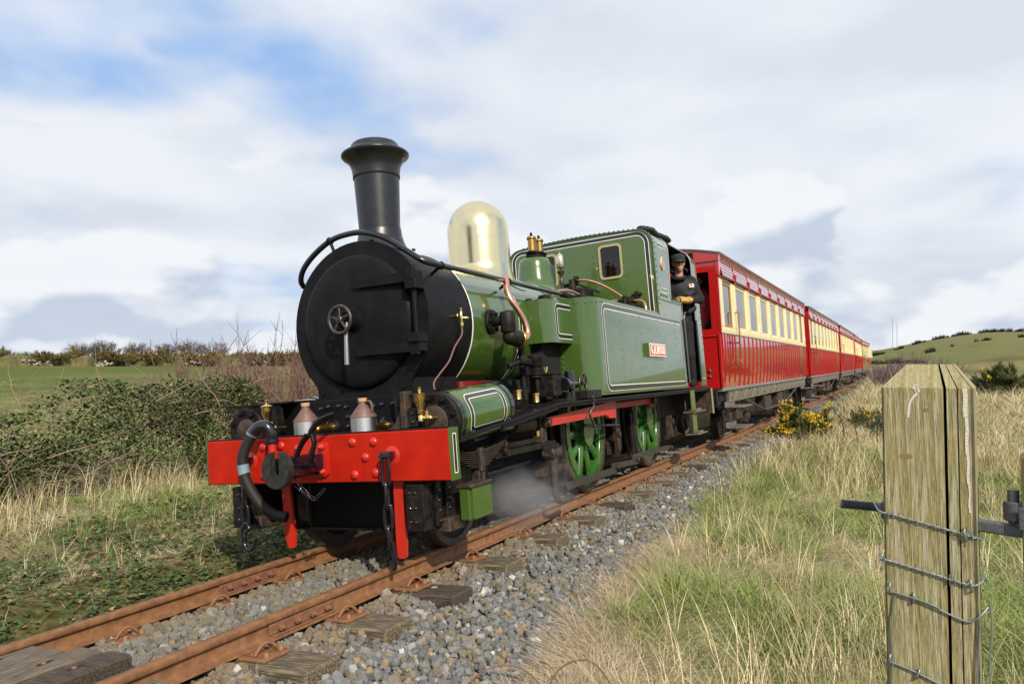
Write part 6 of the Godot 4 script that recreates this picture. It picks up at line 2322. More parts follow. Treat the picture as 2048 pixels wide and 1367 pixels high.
func build_train() -> void:
	var C := build_coach("passenger_coach", "red and cream carriage coupled right behind the engine's cab")
	C.transform = coach_at(-7.73)
	var labels := ["second red and cream carriage from the engine, with cream grab handles", "third red and cream carriage from the engine, in duller red", "fourth red and cream carriage, just in front of the brake van"]
	var z := -7.73
	for i in 3:
		z -= CL + 1.1
		var c := copy(C, coach_at(z), labels[i])
		if i == 1:
			for ch in c.get_children():
				if ch is MeshInstance3D and (ch.name.begins_with("batten") or ch.name.begins_with("lower_panel")): ch.material_override = mat(lin(0.30, 0.022, 0.02), 0.4)
	z -= CL + 1.1
	var v := copy(C, coach_at(z), "last vehicle of the train, a red and cream brake van with a dark side window") as Node3D
	v.name = "brake_van"
	v.set_meta("category", "brake van")
	for ch in v.get_children():
		if ch.name.begins_with("batten") or ch.name.begins_with("window"):
			v.remove_child(ch)
			ch.free()
	# the guard's lookout at the tail
	var zf := CL / 2
	var b := mb()
	b.prism([Vector2(1.0, 1.55), Vector2(1.22, 1.75), Vector2(1.22, 2.55), Vector2(1.0, 2.70)], -zf + 0.1, -zf + 3.6)
	b.span(V(1.0, 1.80, -zf + 3.6), V(1.03, 2.60, zf - 0.1))
	var du := obj("lookout", b, M.cream, v)
	b = mb()
	b.span(V(1.221, 1.85, -zf + 0.5), V(1.226, 2.42, -zf + 1.0), 0.002)
	obj("lookout_window", b, M.black_gloss, du)
	b = mb()
	b.prism([Vector2(0.96, 0.906), Vector2(1.0, 1.2), Vector2(1.2, 1.75), Vector2(0.98, 1.75)], -zf + 0.1, -zf + 3.6)
	obj("lookout_skirt", b, M.coach_red, v)

# a smooth skin round tapered bones [a, b, ra, rb]; surface nets on a grid
func skin(bones: Array, cell: float, blend := 0.03) -> Mb:
	var lo := V(1e9, 1e9, 1e9)
	var hi := -lo
	for q in bones:
		for e in 2:
			var r: float = q[2 + e] + blend + cell * 2.0
			lo = lo.min(q[e] - Vector3.ONE * r)
			hi = hi.max(q[e] + Vector3.ONE * r)
	var nx := int((hi.x - lo.x) / cell) + 2
	var ny := int((hi.y - lo.y) / cell) + 2
	var nzz := int((hi.z - lo.z) / cell) + 2
	var f := PackedFloat32Array()
	f.resize(nx * ny * nzz)
	f.fill(1.0)
	for q in bones:
		var a: Vector3 = q[0]; var d: Vector3 = q[1] - a
		var L2 := maxf(d.length_squared(), 1e-9)
		var ra: float = q[2]; var rb: float = q[3]
		var m := maxf(ra, rb) + blend + cell * 2.0
		var p0 := ((a.min(q[1]) - Vector3.ONE * m) - lo) / cell
		var p1 := ((a.max(q[1]) + Vector3.ONE * m) - lo) / cell
		for k in range(maxi(0, int(p0.z)), mini(nzz, int(p1.z) + 1)):
			for j in range(maxi(0, int(p0.y)), mini(ny, int(p1.y) + 1)):
				for i in range(maxi(0, int(p0.x)), mini(nx, int(p1.x) + 1)):
					var p := lo + V(i, j, k) * cell - a
					var t := clampf(p.dot(d) / L2, 0.0, 1.0)
					var dist := (p - d * t).length() - lerpf(ra, rb, t)
					var ix := (k * ny + j) * nx + i
					var o := f[ix]
					var h := maxf(blend - absf(o - dist), 0.0) / blend
					f[ix] = minf(o, dist) - h * h * blend * 0.25
	var vid := {}
	var vs := []
	var ns := []
	var nxy := nx * ny
	var b := mb()
	for k in nzz - 1:
		for j in ny - 1:
			for i in nx - 1:
				var ix := (k * ny + j) * nx + i
				if absf(f[ix]) > cell * 2.0: continue
				var g := [f[ix], f[ix + 1], f[ix + nx], f[ix + nx + 1], f[ix + nxy], f[ix + nxy + 1], f[ix + nxy + nx], f[ix + nxy + nx + 1]]
				var neg := 0
				for q in g: neg += 1 if q < 0.0 else 0
				if neg == 0 or neg == 8: continue
				var sum := Vector3.ZERO
				var n := 0
				for e in [[0, 1], [2, 3], [4, 5], [6, 7], [0, 2], [1, 3], [4, 6], [5, 7], [0, 4], [1, 5], [2, 6], [3, 7]]:
					var u: float = g[e[0]]; var w: float = g[e[1]]
					if (u < 0.0) != (w < 0.0):
						var t := u / (u - w)
						var A := V(e[0] & 1, (e[0] >> 1) & 1, e[0] >> 2); var B := V(e[1] & 1, (e[1] >> 1) & 1, e[1] >> 2)
						sum += A.lerp(B, t)
						n += 1
				vid[ix] = vs.size()
				vs.append(lo + (V(i, j, k) + sum / n) * cell)
				ns.append(V(g[1] + g[3] + g[5] + g[7] - g[0] - g[2] - g[4] - g[6], g[2] + g[3] + g[6] + g[7] - g[0] - g[1] - g[4] - g[5], g[4] + g[5] + g[6] + g[7] - g[0] - g[1] - g[2] - g[3]).normalized())
	for ix in vid:
		for ax in 3:
			var st: int = [1, nx, nxy][ax]
			var s1: int = [nx, nxy, 1][ax]
			var s2: int = [nxy, 1, nx][ax]
			if (f[ix] < 0.0) == (f[ix + st] < 0.0): continue
			if not (vid.has(ix - s1) and vid.has(ix - s2) and vid.has(ix - s1 - s2)): continue
			var q := [vid[ix], vid[ix - s1], vid[ix - s1 - s2], vid[ix - s2]]
			b.quad4(vs[q[0]], vs[q[1]], vs[q[2]], vs[q[3]], ns[q[0]], ns[q[1]], ns[q[2]], ns[q[3]])
	return b

func head_bones(c: Vector3, fw: Vector3) -> Array:
	# c: centre of the head, fw: the way it faces
	var up := V(0, 1, 0)
	fw = (fw - up * fw.dot(up) * 0.0).normalized()
	var rt := fw.cross(up).normalized()
	var P := func(x: float, y: float, z: float) -> Vector3: return c + rt * x + up * y + fw * z
	return [[P.call(0, 0.035, -0.025), P.call(0, 0.03, 0.015), 0.082, 0.080], [P.call(0, -0.02, 0.02), P.call(0, -0.075, 0.045), 0.066, 0.046], [P.call(0, -0.10, 0.062), P.call(0, -0.098, 0.055), 0.022, 0.02],
		[P.call(0, 0.005, 0.095), P.call(0, -0.028, 0.112), 0.010, 0.015], [P.call(-0.016, -0.031, 0.098), P.call(0.016, -0.031, 0.098), 0.010, 0.010],
		[P.call(-0.02, -0.062, 0.088), P.call(0.02, -0.062, 0.088), 0.0085, 0.0085], [P.call(-0.018, -0.074, 0.085), P.call(0.018, -0.074, 0.085), 0.009, 0.009],
		[P.call(-0.035, -0.018, 0.065), P.call(-0.045, -0.03, 0.05), 0.026, 0.025], [P.call(0.035, -0.018, 0.065), P.call(0.045, -0.03, 0.05), 0.026, 0.025],
		[P.call(-0.03, 0.028, 0.085), P.call(0.03, 0.028, 0.085), 0.014, 0.014],
		[P.call(-0.082, 0.01, -0.01), P.call(-0.078, -0.03, -0.002), 0.014, 0.010], [P.call(0.082, 0.01, -0.01), P.call(0.078, -0.03, -0.002), 0.014, 0.010],
		[P.call(0, -0.06, -0.02), P.call(0, -0.17, -0.03), 0.056, 0.058]]

func build_people() -> void:
	var flesh := mat(lin(0.42, 0.235, 0.17), 0.55)
	flesh.subsurf_scatter_enabled = true
	flesh.subsurf_scatter_strength = 0.15
	var cloth := mottled(lin(0.005, 0.005, 0.006), lin(0.012, 0.0115, 0.0125), 0.03, 6.0, 0.9, 0.0, 0.3, null, 61)
	var vest := mottled(lin(0.006, 0.008, 0.014), lin(0.012, 0.015, 0.024), 0.03, 6.0, 0.7, 0.0, 0.3, null, 62)
	var tf := Transform3D(Basis(Vector3.BACK, CANT), Vector3.ZERO)
	# ---- the driver leans out of the cab opening
	var D := thing("person", "person in black cap, sunglasses and dark work jacket leaning from the engine's cab", "person", tf)
	var trousers := mottled(lin(0.016, 0.015, 0.015), lin(0.032, 0.029, 0.028), 0.03, 5.0, 0.9, 0.0, 0.4, null, 63)
	obj("body", skin([
		[V(0.74, 1.80, -6.66), V(0.80, 2.04, -6.64), 0.135, 0.125], [V(0.80, 2.04, -6.64), V(0.80, 2.30, -6.60), 0.125, 0.145], [V(0.70, 2.30, -6.58), V(0.92, 2.31, -6.63), 0.125, 0.125],
		[V(0.66, 2.40, -6.56), V(0.95, 2.41, -6.63), 0.075, 0.075], [V(0.82, 2.42, -6.56), V(0.84, 2.53, -6.49), 0.062, 0.056],
		[V(0.955, 2.39, -6.64), V(1.035, 2.15, -6.72), 0.078, 0.064], [V(1.035, 2.15, -6.72), V(0.985, 2.12, -6.34), 0.060, 0.046],
		[V(1.02, 2.24, -6.63), V(1.06, 2.20, -6.69), 0.030, 0.024], [V(1.03, 2.17, -6.66), V(1.075, 2.16, -6.64), 0.026, 0.022], [V(1.04, 2.12, -6.60), V(1.04, 2.165, -6.57), 0.026, 0.022], [V(1.025, 2.10, -6.50), V(1.02, 2.16, -6.48), 0.024, 0.022], [V(1.01, 2.10, -6.41), V(1.0, 2.16, -6.40), 0.026, 0.024], [V(0.99, 2.30, -6.60), V(1.02, 2.33, -6.68), 0.036, 0.03],
		[V(0.72, 2.18, -6.47), V(0.86, 2.14, -6.48), 0.030, 0.03], [V(0.74, 2.07, -6.50), V(0.90, 2.03, -6.51), 0.030, 0.03],
		[V(0.64, 2.39, -6.55), V(0.66, 2.14, -6.42), 0.075, 0.062], [V(0.66, 2.14, -6.42), V(0.87, 2.12, -6.20), 0.058, 0.046],
		[V(0.66, 1.79, -6.64), V(0.82, 1.79, -6.68), 0.12, 0.12],
		[V(0.66, 1.76, -6.64), V(0.66, 1.38, -6.58), 0.098, 0.070], [V(0.66, 1.38, -6.58), V(0.66, 1.02, -6.64), 0.068, 0.052],
		[V(0.83, 1.76, -6.68), V(0.85, 1.38, -6.62), 0.098, 0.072], [V(0.85, 1.38, -6.62), V(0.85, 1.02, -6.70), 0.070, 0.055],
		[V(0.66, 0.985, -6.66), V(0.66, 0.97, -6.50), 0.050, 0.042], [V(0.85, 0.985, -6.72), V(0.86, 0.97, -6.56), 0.050, 0.042]], 0.012, 0.03), cloth, D)
	obj("vest", skin([[V(0.90, 2.40, -6.53), V(0.885, 2.10, -6.49), 0.030, 0.028], [V(0.90, 1.98, -6.55), V(0.96, 2.02, -6.60), 0.05, 0.05], [V(0.93, 2.20, -6.50), V(0.98, 2.23, -6.55), 0.035, 0.03], [V(0.765, 1.86, -6.66), V(0.80, 2.06, -6.64), 0.150, 0.142], [V(0.80, 2.06, -6.64), V(0.80, 2.30, -6.60), 0.142, 0.158], [V(0.71, 2.30, -6.58), V(0.92, 2.31, -6.63), 0.137, 0.137],
		[V(0.70, 2.39, -6.57), V(0.92, 2.40, -6.63), 0.082, 0.082]], 0.012, 0.03), vest, D)
	var hc := V(0.85, 2.655, -6.455)
	var fw := V(0.50, -0.06, 0.86).normalized()
	obj("head", skin(head_bones(hc, fw), 0.006, 0.016), flesh, D)
	var rt := fw.cross(Vector3.UP).normalized()
	var hb := Basis(rt, Vector3.UP, -fw)   # local -z looks forward
	var b := mb()
	b.lathe([Vector2(0.108, 0.035), Vector2(0.110, 0.075), Vector2(0.105, 0.095), Vector2(0.085, 0.118), Vector2(0.05, 0.130), Vector2(0, 0.133)], Transform3D(hb * Basis.from_scale(V(0.90, 1, 1.04)), hc + fw * -0.005), 28)
	obj("cap", b, mottled(lin(0.012, 0.014, 0.020), lin(0.026, 0.029, 0.038), 0.05, 8.0, 0.95, 0.0, 0.4, null, 64), D)
	b = mb()
	var pk := []
	for i in 13:
		var a := PI * i / 12.0
		pk.append(Vector2(cos(a) * 0.090, 0.060 + sin(a) * 0.112))
	b.prism(pk, 0.0, 0.007, Transform3D(Basis(rt, fw * 0.96 - Vector3.UP * 0.25, Vector3.UP), hc + Vector3.UP * 0.046 - fw * 0.002))
	obj("cap_peak", b, cloth, D)
	b = mb()
	for s in [-1.0, 1.0]:
		b.box(hc + rt * (s * 0.033) + Vector3.UP * 0.012 + fw * 0.108, V(0.054, 0.036, 0.008), 0.003, hb * Basis(Vector3.UP, s * 0.18))
		b.tube([hc + rt * (s * 0.062) + Vector3.UP * 0.02 + fw * 0.098, hc + rt * (s * 0.088) + Vector3.UP * 0.018 - fw * 0.01], 0.004, 6)
	b.box(hc + Vector3.UP * 0.02 + fw * 0.110, V(0.02, 0.006, 0.006), 0.0, hb)
	obj("sunglasses", b, mat(lin(0.03, 0.010, 0.008), 0.08, 0.0, 1.0), D)
	# hood round the neck and behind the head
	var hood := []
	for i in 15:
		var a := -PI * 0.12 + PI * 1.24 * i / 14.0
		hood.append(hc + rt * (cos(a) * 0.105) - fw * (sin(a) * 0.085 - 0.02) + Vector3.UP * (-0.11 + 0.045 * sin(a)))
	b = mb()
	b.tube(hood, [0.012, 0.016, 0.02, 0.023, 0.025, 0.027, 0.028, 0.028, 0.028, 0.027, 0.025, 0.023, 0.02, 0.016, 0.012], 8)
	obj("hood", b, cloth, D)
	b = mb()
	var collar := []
	for i in 25:
		var a := TAU * i / 24
		collar.append(hc + rt * (cos(a) * 0.080) + fw * (sin(a) * 0.062 - 0.035) + V(-0.005, -0.190 - 0.03 * sin(a), 0))
	b.tube(collar, 0.028, 8, false)
	obj("collar", b, cloth, D)
	# yellow work gloves, one hand over the other on the sill
	var glove := mottled(lin(0.56, 0.36, 0.10), lin(0.40, 0.24, 0.06), 0.03, 8.0, 0.85, 0.0, 0.3, null, 65)
	for h in 2:
		var w := V(0.985, 2.115, -6.33) if h == 0 else V(0.88, 2.115, -6.18)
		var dirn := V(-0.04, -0.02, 1.0).normalized() if h == 0 else V(0.55, -0.03, 0.62).normalized()
		var sd := Vector3.UP.cross(dirn).normalized()
		var bn := [[w - dirn * 0.05, w + dirn * 0.02, 0.046, 0.040], [w + dirn * 0.02, w + dirn * 0.085, 0.036, 0.036], [w + dirn * 0.04 + sd * 0.02, w + dirn * 0.095 + sd * 0.028, 0.030, 0.026], [w + dirn * 0.04 - sd * 0.02, w + dirn * 0.095 - sd * 0.028, 0.030, 0.026]]
		for i in 4:
			var o := sd * (-0.036 + 0.024 * i)
			var k0 := w + dirn * 0.098 + o + Vector3.UP * 0.012
			var ln: float = [0.036, 0.042, 0.040, 0.032][i]
			var k1 := k0 + dirn * ln - Vector3.UP * 0.010
			var k2 := k1 + dirn * 0.014 - Vector3.UP * 0.034
			var k3 := k2 - dirn * 0.014 - Vector3.UP * 0.020
			bn.append_array([[k0, k1, 0.0125, 0.0118], [k1, k2, 0.0118, 0.011], [k2, k3, 0.011, 0.0095]])
		var th := w + dirn * 0.035 + sd * (0.042 if h == 0 else -0.042)
		bn.append_array([[th, th + dirn * 0.045 + sd * (0.018 if h == 0 else -0.018) - Vector3.UP * 0.012, 0.016, 0.0135], [th + dirn * 0.045 + sd * (0.018 if h == 0 else -0.018) - Vector3.UP * 0.012, th + dirn * 0.078 + sd * (0.010 if h == 0 else -0.010) - Vector3.UP * 0.028, 0.0132, 0.011]])
		obj("glove", skin(bn, 0.005, 0.009), glove, D)
	# badge on the vest
	var bx := V(0.992, 2.325, -6.500)
	var bn2 := Basis.looking_at(-V(0.52, 0.10, 0.85).normalized(), Vector3.UP)
	b = mb()
	b.box(bx, V(0.068, 0.052, 0.006), 0.001, bn2)
	var badge := obj("badge", b, mat(lin(0.72, 0.70, 0.68), 0.6), D)
	b = mb()
	b.lathe([Vector2(0, 0), Vector2(0.013, 0), Vector2(0.013, 0.001), Vector2(0, 0.001)], Transform3D(bn2 * Basis(V(1.9, 0, 0), V(0, 0, 1), V(0, -1, 0)), bx + bn2 * V(-0.004, 0.007, 0.0032)), 20)
	obj("badge_oval", b, mat(lin(0.42, 0.015, 0.02), 0.6), badge)
	b = mb()
	for i in 3: b.box(bx + bn2 * V(-0.022 + i * 0.022, -0.018, 0.0035), V(0.012, 0.009, 0.001), 0.0, bn2)
	obj("badge_print", b, mat(lin(0.03, 0.03, 0.04), 0.6), badge)
	# ---- a passenger in a red quilted jacket behind the carriage's end window
	var P := thing("person", "person in red quilted jacket standing inside the end window of the first carriage", "person", coach_at(-7.73))
	var q := V(0.60, 0, CL / 2 - 0.42)
	obj("body", skin([[q + V(0, 1.75, 0), q + V(0, 2.32, 0), 0.15, 0.16], [q + V(-0.17, 2.36, 0), q + V(0.17, 2.36, 0), 0.075, 0.075], [q + V(0, 2.38, 0), q + V(0, 2.50, 0), 0.06, 0.055],
		[q + V(0.19, 2.34, 0), q + V(0.25, 2.05, 0.03), 0.07, 0.06], [q + V(0.25, 2.05, 0.03), q + V(0.16, 1.88, 0.17), 0.058, 0.048], [q + V(-0.19, 2.34, 0), q + V(-0.24, 2.05, 0.03), 0.07, 0.06], [q + V(-0.24, 2.05, 0.03), q + V(-0.14, 1.88, 0.17), 0.058, 0.048],
		[q + V(-0.09, 1.74, 0), q + V(-0.09, 1.35, 0.02), 0.10, 0.07], [q + V(-0.09, 1.35, 0.02), q + V(-0.09, 1.03, -0.02), 0.068, 0.05], [q + V(0.09, 1.74, 0), q + V(0.09, 1.35, 0.02), 0.10, 0.07], [q + V(0.09, 1.35, 0.02), q + V(0.09, 1.03, -0.02), 0.068, 0.05]], 0.018, 0.05), cloth, P)
	var puff := []
	for i in 7: puff.append([q + V(-0.03, 1.80 + i * 0.088, 0.01), q + V(0.03, 1.80 + i * 0.088, 0.01), 0.182, 0.182])
	for i in 5:
		var t := i / 4.0
		for s in [-1.0, 1.0]:
			var e := q + V(s * lerpf(0.20, 0.26, t), lerpf(2.34, 2.05, t), lerpf(0.0, 0.03, t))
			puff.append([e, e + V(0, -0.01, 0), 0.088, 0.080])
	obj("quilted_jacket", skin(puff, 0.012, 0.018), mat(lin(0.36, 0.012, 0.03), 0.45), P)
	obj("head", skin(head_bones(q + V(0, 2.62, 0.02), V(0.1, 0, 1)), 0.009, 0.016), flesh, P)
	b = mb()
	b.ball(q + V(0, 2.665, -0.005), 0.102, 14, 0.9)
	obj("hair", b, cloth, P)
	b = mb()
	b.span(q + V(0.13, 2.20, 0.19), q + V(0.145, 2.235, 0.205), 0.002)
	obj("zip_tag", b, M.stay, P)

func tuft(sd: int, blades: int, h0: float, h1: float, spread: float, lean: float, wide: float, flat_ := 0.0) -> ArrayMesh:
	var r := RandomNumberGenerator.new()
	r.seed = sd
	var b := mb()
	for i in blades:
		var a := r.randf() * TAU
		var base := V(cos(a), 0, sin(a)) * (spread * sqrt(r.randf()))
		var h := r.randf_range(h0, h1)
		var ld := (base / maxf(spread, 0.001) * 0.5 + V(r.randf_range(-1, 1), 0, r.randf_range(-1, 1))).normalized()
		var ln := lean * r.randf_range(0.4, 1.4)
		var sd2 := V(-ld.z, 0, ld.x).rotated(Vector3.UP, r.randf_range(-0.9, 0.9))
		var w := wide * r.randf_range(0.7, 1.3)
		var k := 4
		var P := []; var W := []
		for j in k + 1:
			var t := float(j) / k
			P.append(base + ld * (ln * h * t * t * 1.1 + flat_ * h * t) + Vector3.UP * (h * t * (1.0 - 0.35 * minf(ln, 1.5) * t) * (1.0 - flat_ * 0.85)))
			W.append(w * (1.0 - pow(t, 1.6)) + 0.0004)
		b.col = Color.WHITE * r.randf_range(0.75, 1.15)
		for j in k:
			var n: Vector3 = (P[j + 1] - P[j]).cross(sd2).normalized()
			n = (n if n.y > 0.0 else -n).lerp(Vector3.UP, 0.35).normalized()
			if j < k - 1: b.quad4(P[j] - sd2 * W[j], P[j] + sd2 * W[j], P[j + 1] + sd2 * W[j + 1], P[j + 1] - sd2 * W[j + 1], n, n, n, n)
			else: b.tri(P[j] - sd2 * W[j], P[j] + sd2 * W[j], P[j + 1], n, n, n)
	return b.mesh()

func leaf_mesh(sd: int, lobes: bool) -> ArrayMesh:
	var r := RandomNumberGenerator.new()
	r.seed = sd
	var b := mb()
	var ol := [Vector2(0, 0), Vector2(-0.35, 0.05), Vector2(-0.5, 0.32), Vector2(-0.26, 0.48), Vector2(-0.24, 0.72), Vector2(0, 1.05), Vector2(0.24, 0.72), Vector2(0.26, 0.48), Vector2(0.5, 0.32), Vector2(0.35, 0.05)] if lobes else [Vector2(0, 0), Vector2(-0.25, 0.25), Vector2(-0.30, 0.5), Vector2(-0.2, 0.8), Vector2(0, 1.05), Vector2(0.2, 0.8), Vector2(0.30, 0.5), Vector2(0.25, 0.25)]
	var k := ol.size()
	var P := []
	for p in ol: P.append(V(p.x, -absf(p.x) * 0.35 - p.y * p.y * 0.15 + r.randf_range(-0.03, 0.03), p.y))
	var c := V(0, 0.03, 0.45)
	for i in k:
		b.flat(c, P[i], P[(i + 1) % k], V(0, -5, 0.4))
	return b.mesh()

func leafy(c: Color, rough := 0.6, back := 0.35) -> StandardMaterial3D:
	var m := mat(Color.WHITE, rough)
	m.vertex_color_use_as_albedo = true
	m.cull_mode = BaseMaterial3D.CULL_DISABLED
	m.metallic_specular = 0.3
	if back > 0.0:
		m.backlight_enabled = true
		m.backlight = c * back
	return m

func upright(x: float, z: float, s: float, sink := 0.0, tilt := 0.25) -> Transform3D:
	var bs := Basis(Vector3.UP, rng.randf() * TAU) * Basis(Vector3.RIGHT, rng.randf_range(-tilt, tilt)) * Basis.from_scale(V(s, s * rng.randf_range(0.8, 1.2), s))
	return Transform3D(bs, V(x, ground_y(x, z) - sink, z))

func straw_share(x: float, z: float) -> float:
	var d := x - key_at(clampf(z, -230.0, 14.0), KEYS_X)
	var n := nz2.get_noise_2d(x * 0.55 + 11.0, z * 0.55) * 1.2 + nz.get_noise_2d(x * 1.7, z * 1.7) * 0.55
	return clampf(0.36 + n * 0.75 + 0.65 * smoothstep(2.15, 1.65, d) * smoothstep(-6.0, -2.0, z) + 0.32 * smoothstep(-4.0, -14.0, z), 0.03, 0.97)

func build_plants() -> void:
	var gm := leafy(Color(0.6, 0.7, 0.3), 0.55, 0.35)
	var types := []
	for i in 3: types.append(tuft(200 + i, 18, 0.06, 0.16, 0.08, 1.0, 0.0021))          # short green
	for i in 3: types.append(tuft(210 + i, 14, 0.13, 0.28, 0.07, 1.1, 0.0024))          # long green
	for i in 3: types.append(tuft(220 + i, 17, 0.09, 0.23, 0.09, 1.4, 0.0019, 0.5))    # straw, bent over
	for i in 2: types.append(tuft(230 + i, 9, 0.26, 0.50, 0.05, 0.45, 0.0022))          # dry upright stalks
	for i in 2: types.append(tuft(240 + i, 22, 0.14, 0.30, 0.12, 0.5, 0.0018, 0.93))     # matted straw
	var xf := []; var cs := []
	for i in types.size(): xf.append([]); cs.append([])
	var green := func() -> Color:
		return Color(0.135, 0.225, 0.040).lerp(Color(0.30, 0.345, 0.105), rng.randf())
	var straw := func() -> Color:
		return Color(0.40, 0.33, 0.17).lerp(Color(0.68, 0.59, 0.38), rng.randf())
	# right of the line, thinning with distance
	var made := 0
	while made < 56000:
		var D := 2.3 * pow(38.0, pow(rng.randf(), 1.25))
		var az := deg_to_rad(rng.randf_range(-34.0, 15.0))
		var x := 3.2 + D * sin(az)
		var z := 3.55 - D * cos(az)
		var d := x - key_at(clampf(z, -230.0, 14.0), KEYS_X)
		var edge := 1.66 + 0.16 * nz2.get_noise_2d(z * 1.1, 4.0) - 0.42 * smoothstep(-1.0, -6.5, z) + 0.08 * smoothstep(-4.0, -1.0, z) + 0.26 * smoothstep(-1.2, 0.5, z)
		if z < -20.0: edge = 1.3
		if d < edge: continue
		var ss := straw_share(x, z)
		var k: int
		var c: Color
		if rng.randf() < ss:
			k = 6 + rng.randi() % 3
			if rng.randf() < 0.5 and D < 14.0: k = 11 + rng.randi() % 2
			if z < -6.0 and rng.randf() < 0.22 or rng.randf() < 0.03: k = 9 + rng.randi() % 2
			c = straw.call()
		else:
			k = rng.randi() % 3 if rng.randf() < 0.70 else 3 + rng.randi() % 3
			c = green.call()
			if rng.randf() < 0.25: c = c.lerp(Color(0.40, 0.36, 0.15), 0.6)
		var big := 1.0 + smoothstep(6.0, 60.0, D) * 1.7
		var tr := upright(x, z, rng.randf_range(0.75, 1.3) * big * lerpf(0.78, 1.0, smoothstep(3.0, 6.0, D)), 0.01)
		if D > 14.0: tr.basis = tr.basis * Basis.from_scale(V(1.5, 0.62, 1.5))
		xf[k].append(tr)
		cs[k].append(c)
		made += 1
	# the pale fringe of dead grass that lies over the ballast's edge
	for i in 5200:
		var z := 3.2 - rng.randf() * 5.6
		var x := 1.68 + 0.06 * smoothstep(-4.0, -1.0, z) + 0.24 * smoothstep(-1.2, 0.5, z) + 0.10 * nz2.get_noise_2d(z * 1.1, 4.0) + rng.randf_range(-0.20, 0.30) - 0.34 * smoothstep(-1.0, -6.5, z)
		var k := 11 + rng.randi() % 2
		var tr := upright(x, z, rng.randf_range(0.8, 1.2), -0.015, 0.2)
		tr.basis = tr.basis * Basis.from_scale(V(1, 1.25, 1))
		xf[k].append(tr)
		cs[k].append(Color(0.44, 0.34, 0.21).lerp(Color(0.64, 0.53, 0.37), rng.randf()))
	# left of the line: ivy on the ground, then the grassy bank
	made = 0
	while made < 19000:
		var z := 3.6 - 14.0 * pow(rng.randf(), 1.3)
		var x := rng.randf_range(-5.2, -1.5)
		var dens := smoothstep(1.6, 3.0, -x) * 0.9 + 0.12
		if rng.randf() > dens: continue
		var ss := clampf(0.60 + nz2.get_noise_2d(x * 0.7 + 33.0, z * 0.5) * 0.9, 0.15, 0.95)
		if x > -2.7: ss = 0.75
		var k: int; var c: Color
		if rng.randf() < ss:
			k = 6 + rng.randi() % 3
			if rng.randf() < 0.10: k = 9 + rng.randi() % 2
			if x > -3.0 and rng.randf() < 0.5: k = 11 + rng.randi() % 2
			c = straw.call()
		else:
			k = rng.randi() % 3
			c = green.call()
		xf[k].append(upright(x, z, rng.randf_range(0.7, 1.2) * lerpf(0.62, 0.95, smoothstep(2.4, 4.2, -x)), 0.01))
		cs[k].append(c)
		made += 1
	# pasture on the left, low turf
	for i in 5000:
		var D := 9.0 * pow(7.0, rng.randf())
		var az := deg_to_rad(rng.randf_range(-66.0, -40.0))
		var x := 3.2 + D * sin(az)
		var z := 3.55 - D * cos(az)
		if x > -7.0: continue
		var k := rng.randi() % 3
		var c: Color = green.call()
		if rng.randf() < 0.3: c = Color(0.30, 0.27, 0.13)
		var tr := upright(x, z, 1.5)
		tr.basis = tr.basis * Basis.from_scale(V(2.2, 0.28, 2.2))
		xf[k].append(tr)
		cs[k].append(c)
	var names := ["short_grass", "short_grass", "short_grass", "long_grass", "long_grass", "long_grass", "dry_grass", "dry_grass", "dry_grass", "dry_stalk_grass", "dry_stalk_grass", "matted_grass", "matted_grass"]
	var labs := {"short_grass": "short green grass on the banks beside the railway", "long_grass": "longer green grass among the dry grass beside the track", "dry_grass": "pale dry bent grass on the verge", "dry_stalk_grass": "upright straw coloured stalks standing in the verge grass", "matted_grass": "matted dead grass lying along the ballast edge"}
	for k in types.size():
		tag(scatter(names[k], types[k], gm, xf[k], cs[k]), labs[names[k]], "grass", "", "stuff")
	# ivy on the ground by the hedge-side rail
	var iv := leaf_mesh(300, true)
	var im := leafy(Color(0.3, 0.5, 0.15), 0.5, 0.12)
	var ix := []; var ic := []
	while ix.size() < 13500:
		var z := 3.6 - 11.0 * pow(rng.randf(), 1.2)
		var x := rng.randf_range(-4.0, -1.05)
		if rng.randf() > smoothstep(1.05, 1.45, -x) * smoothstep(3.6, 2.6, -x) + 0.05: continue
		if nz2.get_noise_2d(x * 1.2, z * 1.2 + 60.0) < -0.02 and rng.randf() < 0.8: continue
		var s := rng.randf_range(0.022, 0.05)
		var bs := Basis(Vector3.UP, rng.randf() * TAU) * Basis(Vector3.RIGHT, rng.randf_range(-0.9, 0.5)) * Basis.from_scale(Vector3.ONE * s)
		ix.append(Transform3D(bs, V(x, maxf(ground_y(x, z), (trk(z) * V(x, ballast_y(x), 0)).y) + rng.randf_range(0.0, 0.085), z)))
		var c := Color(0.028, 0.055, 0.016).lerp(Color(0.085, 0.125, 0.04), rng.randf())
		if rng.randf() < 0.10: c = Color(0.26, 0.19, 0.08)
		ic.append(c)
	tag(scatter("ivy", iv, im, ix, ic), "dark green ivy creeping over the ground beside the hedge-side rail", "ivy", "", "stuff")
	build_hedge()
	build_gorse_all()
	build_stalks()

func twig(b: Mb, p: Vector3, dirn: Vector3, len_: float, r0: float, droop: float, kinks := 5, seg := 4) -> Array:
	var pts := [p]
	var d := dirn.normalized()
	for i in kinks:
		d = (d + V(rng.randf_range(-0.25, 0.25), rng.randf_range(-0.12, 0.12) - droop, rng.randf_range(-0.25, 0.25))).normalized()
		pts.append(pts[-1] + d * (len_ / kinks))
	var rr := []
	for i in pts.size(): rr.append(lerpf(r0, r0 * 0.35, float(i) / (pts.size() - 1)))
	b.tube(pts, rr, seg, false)
	return pts

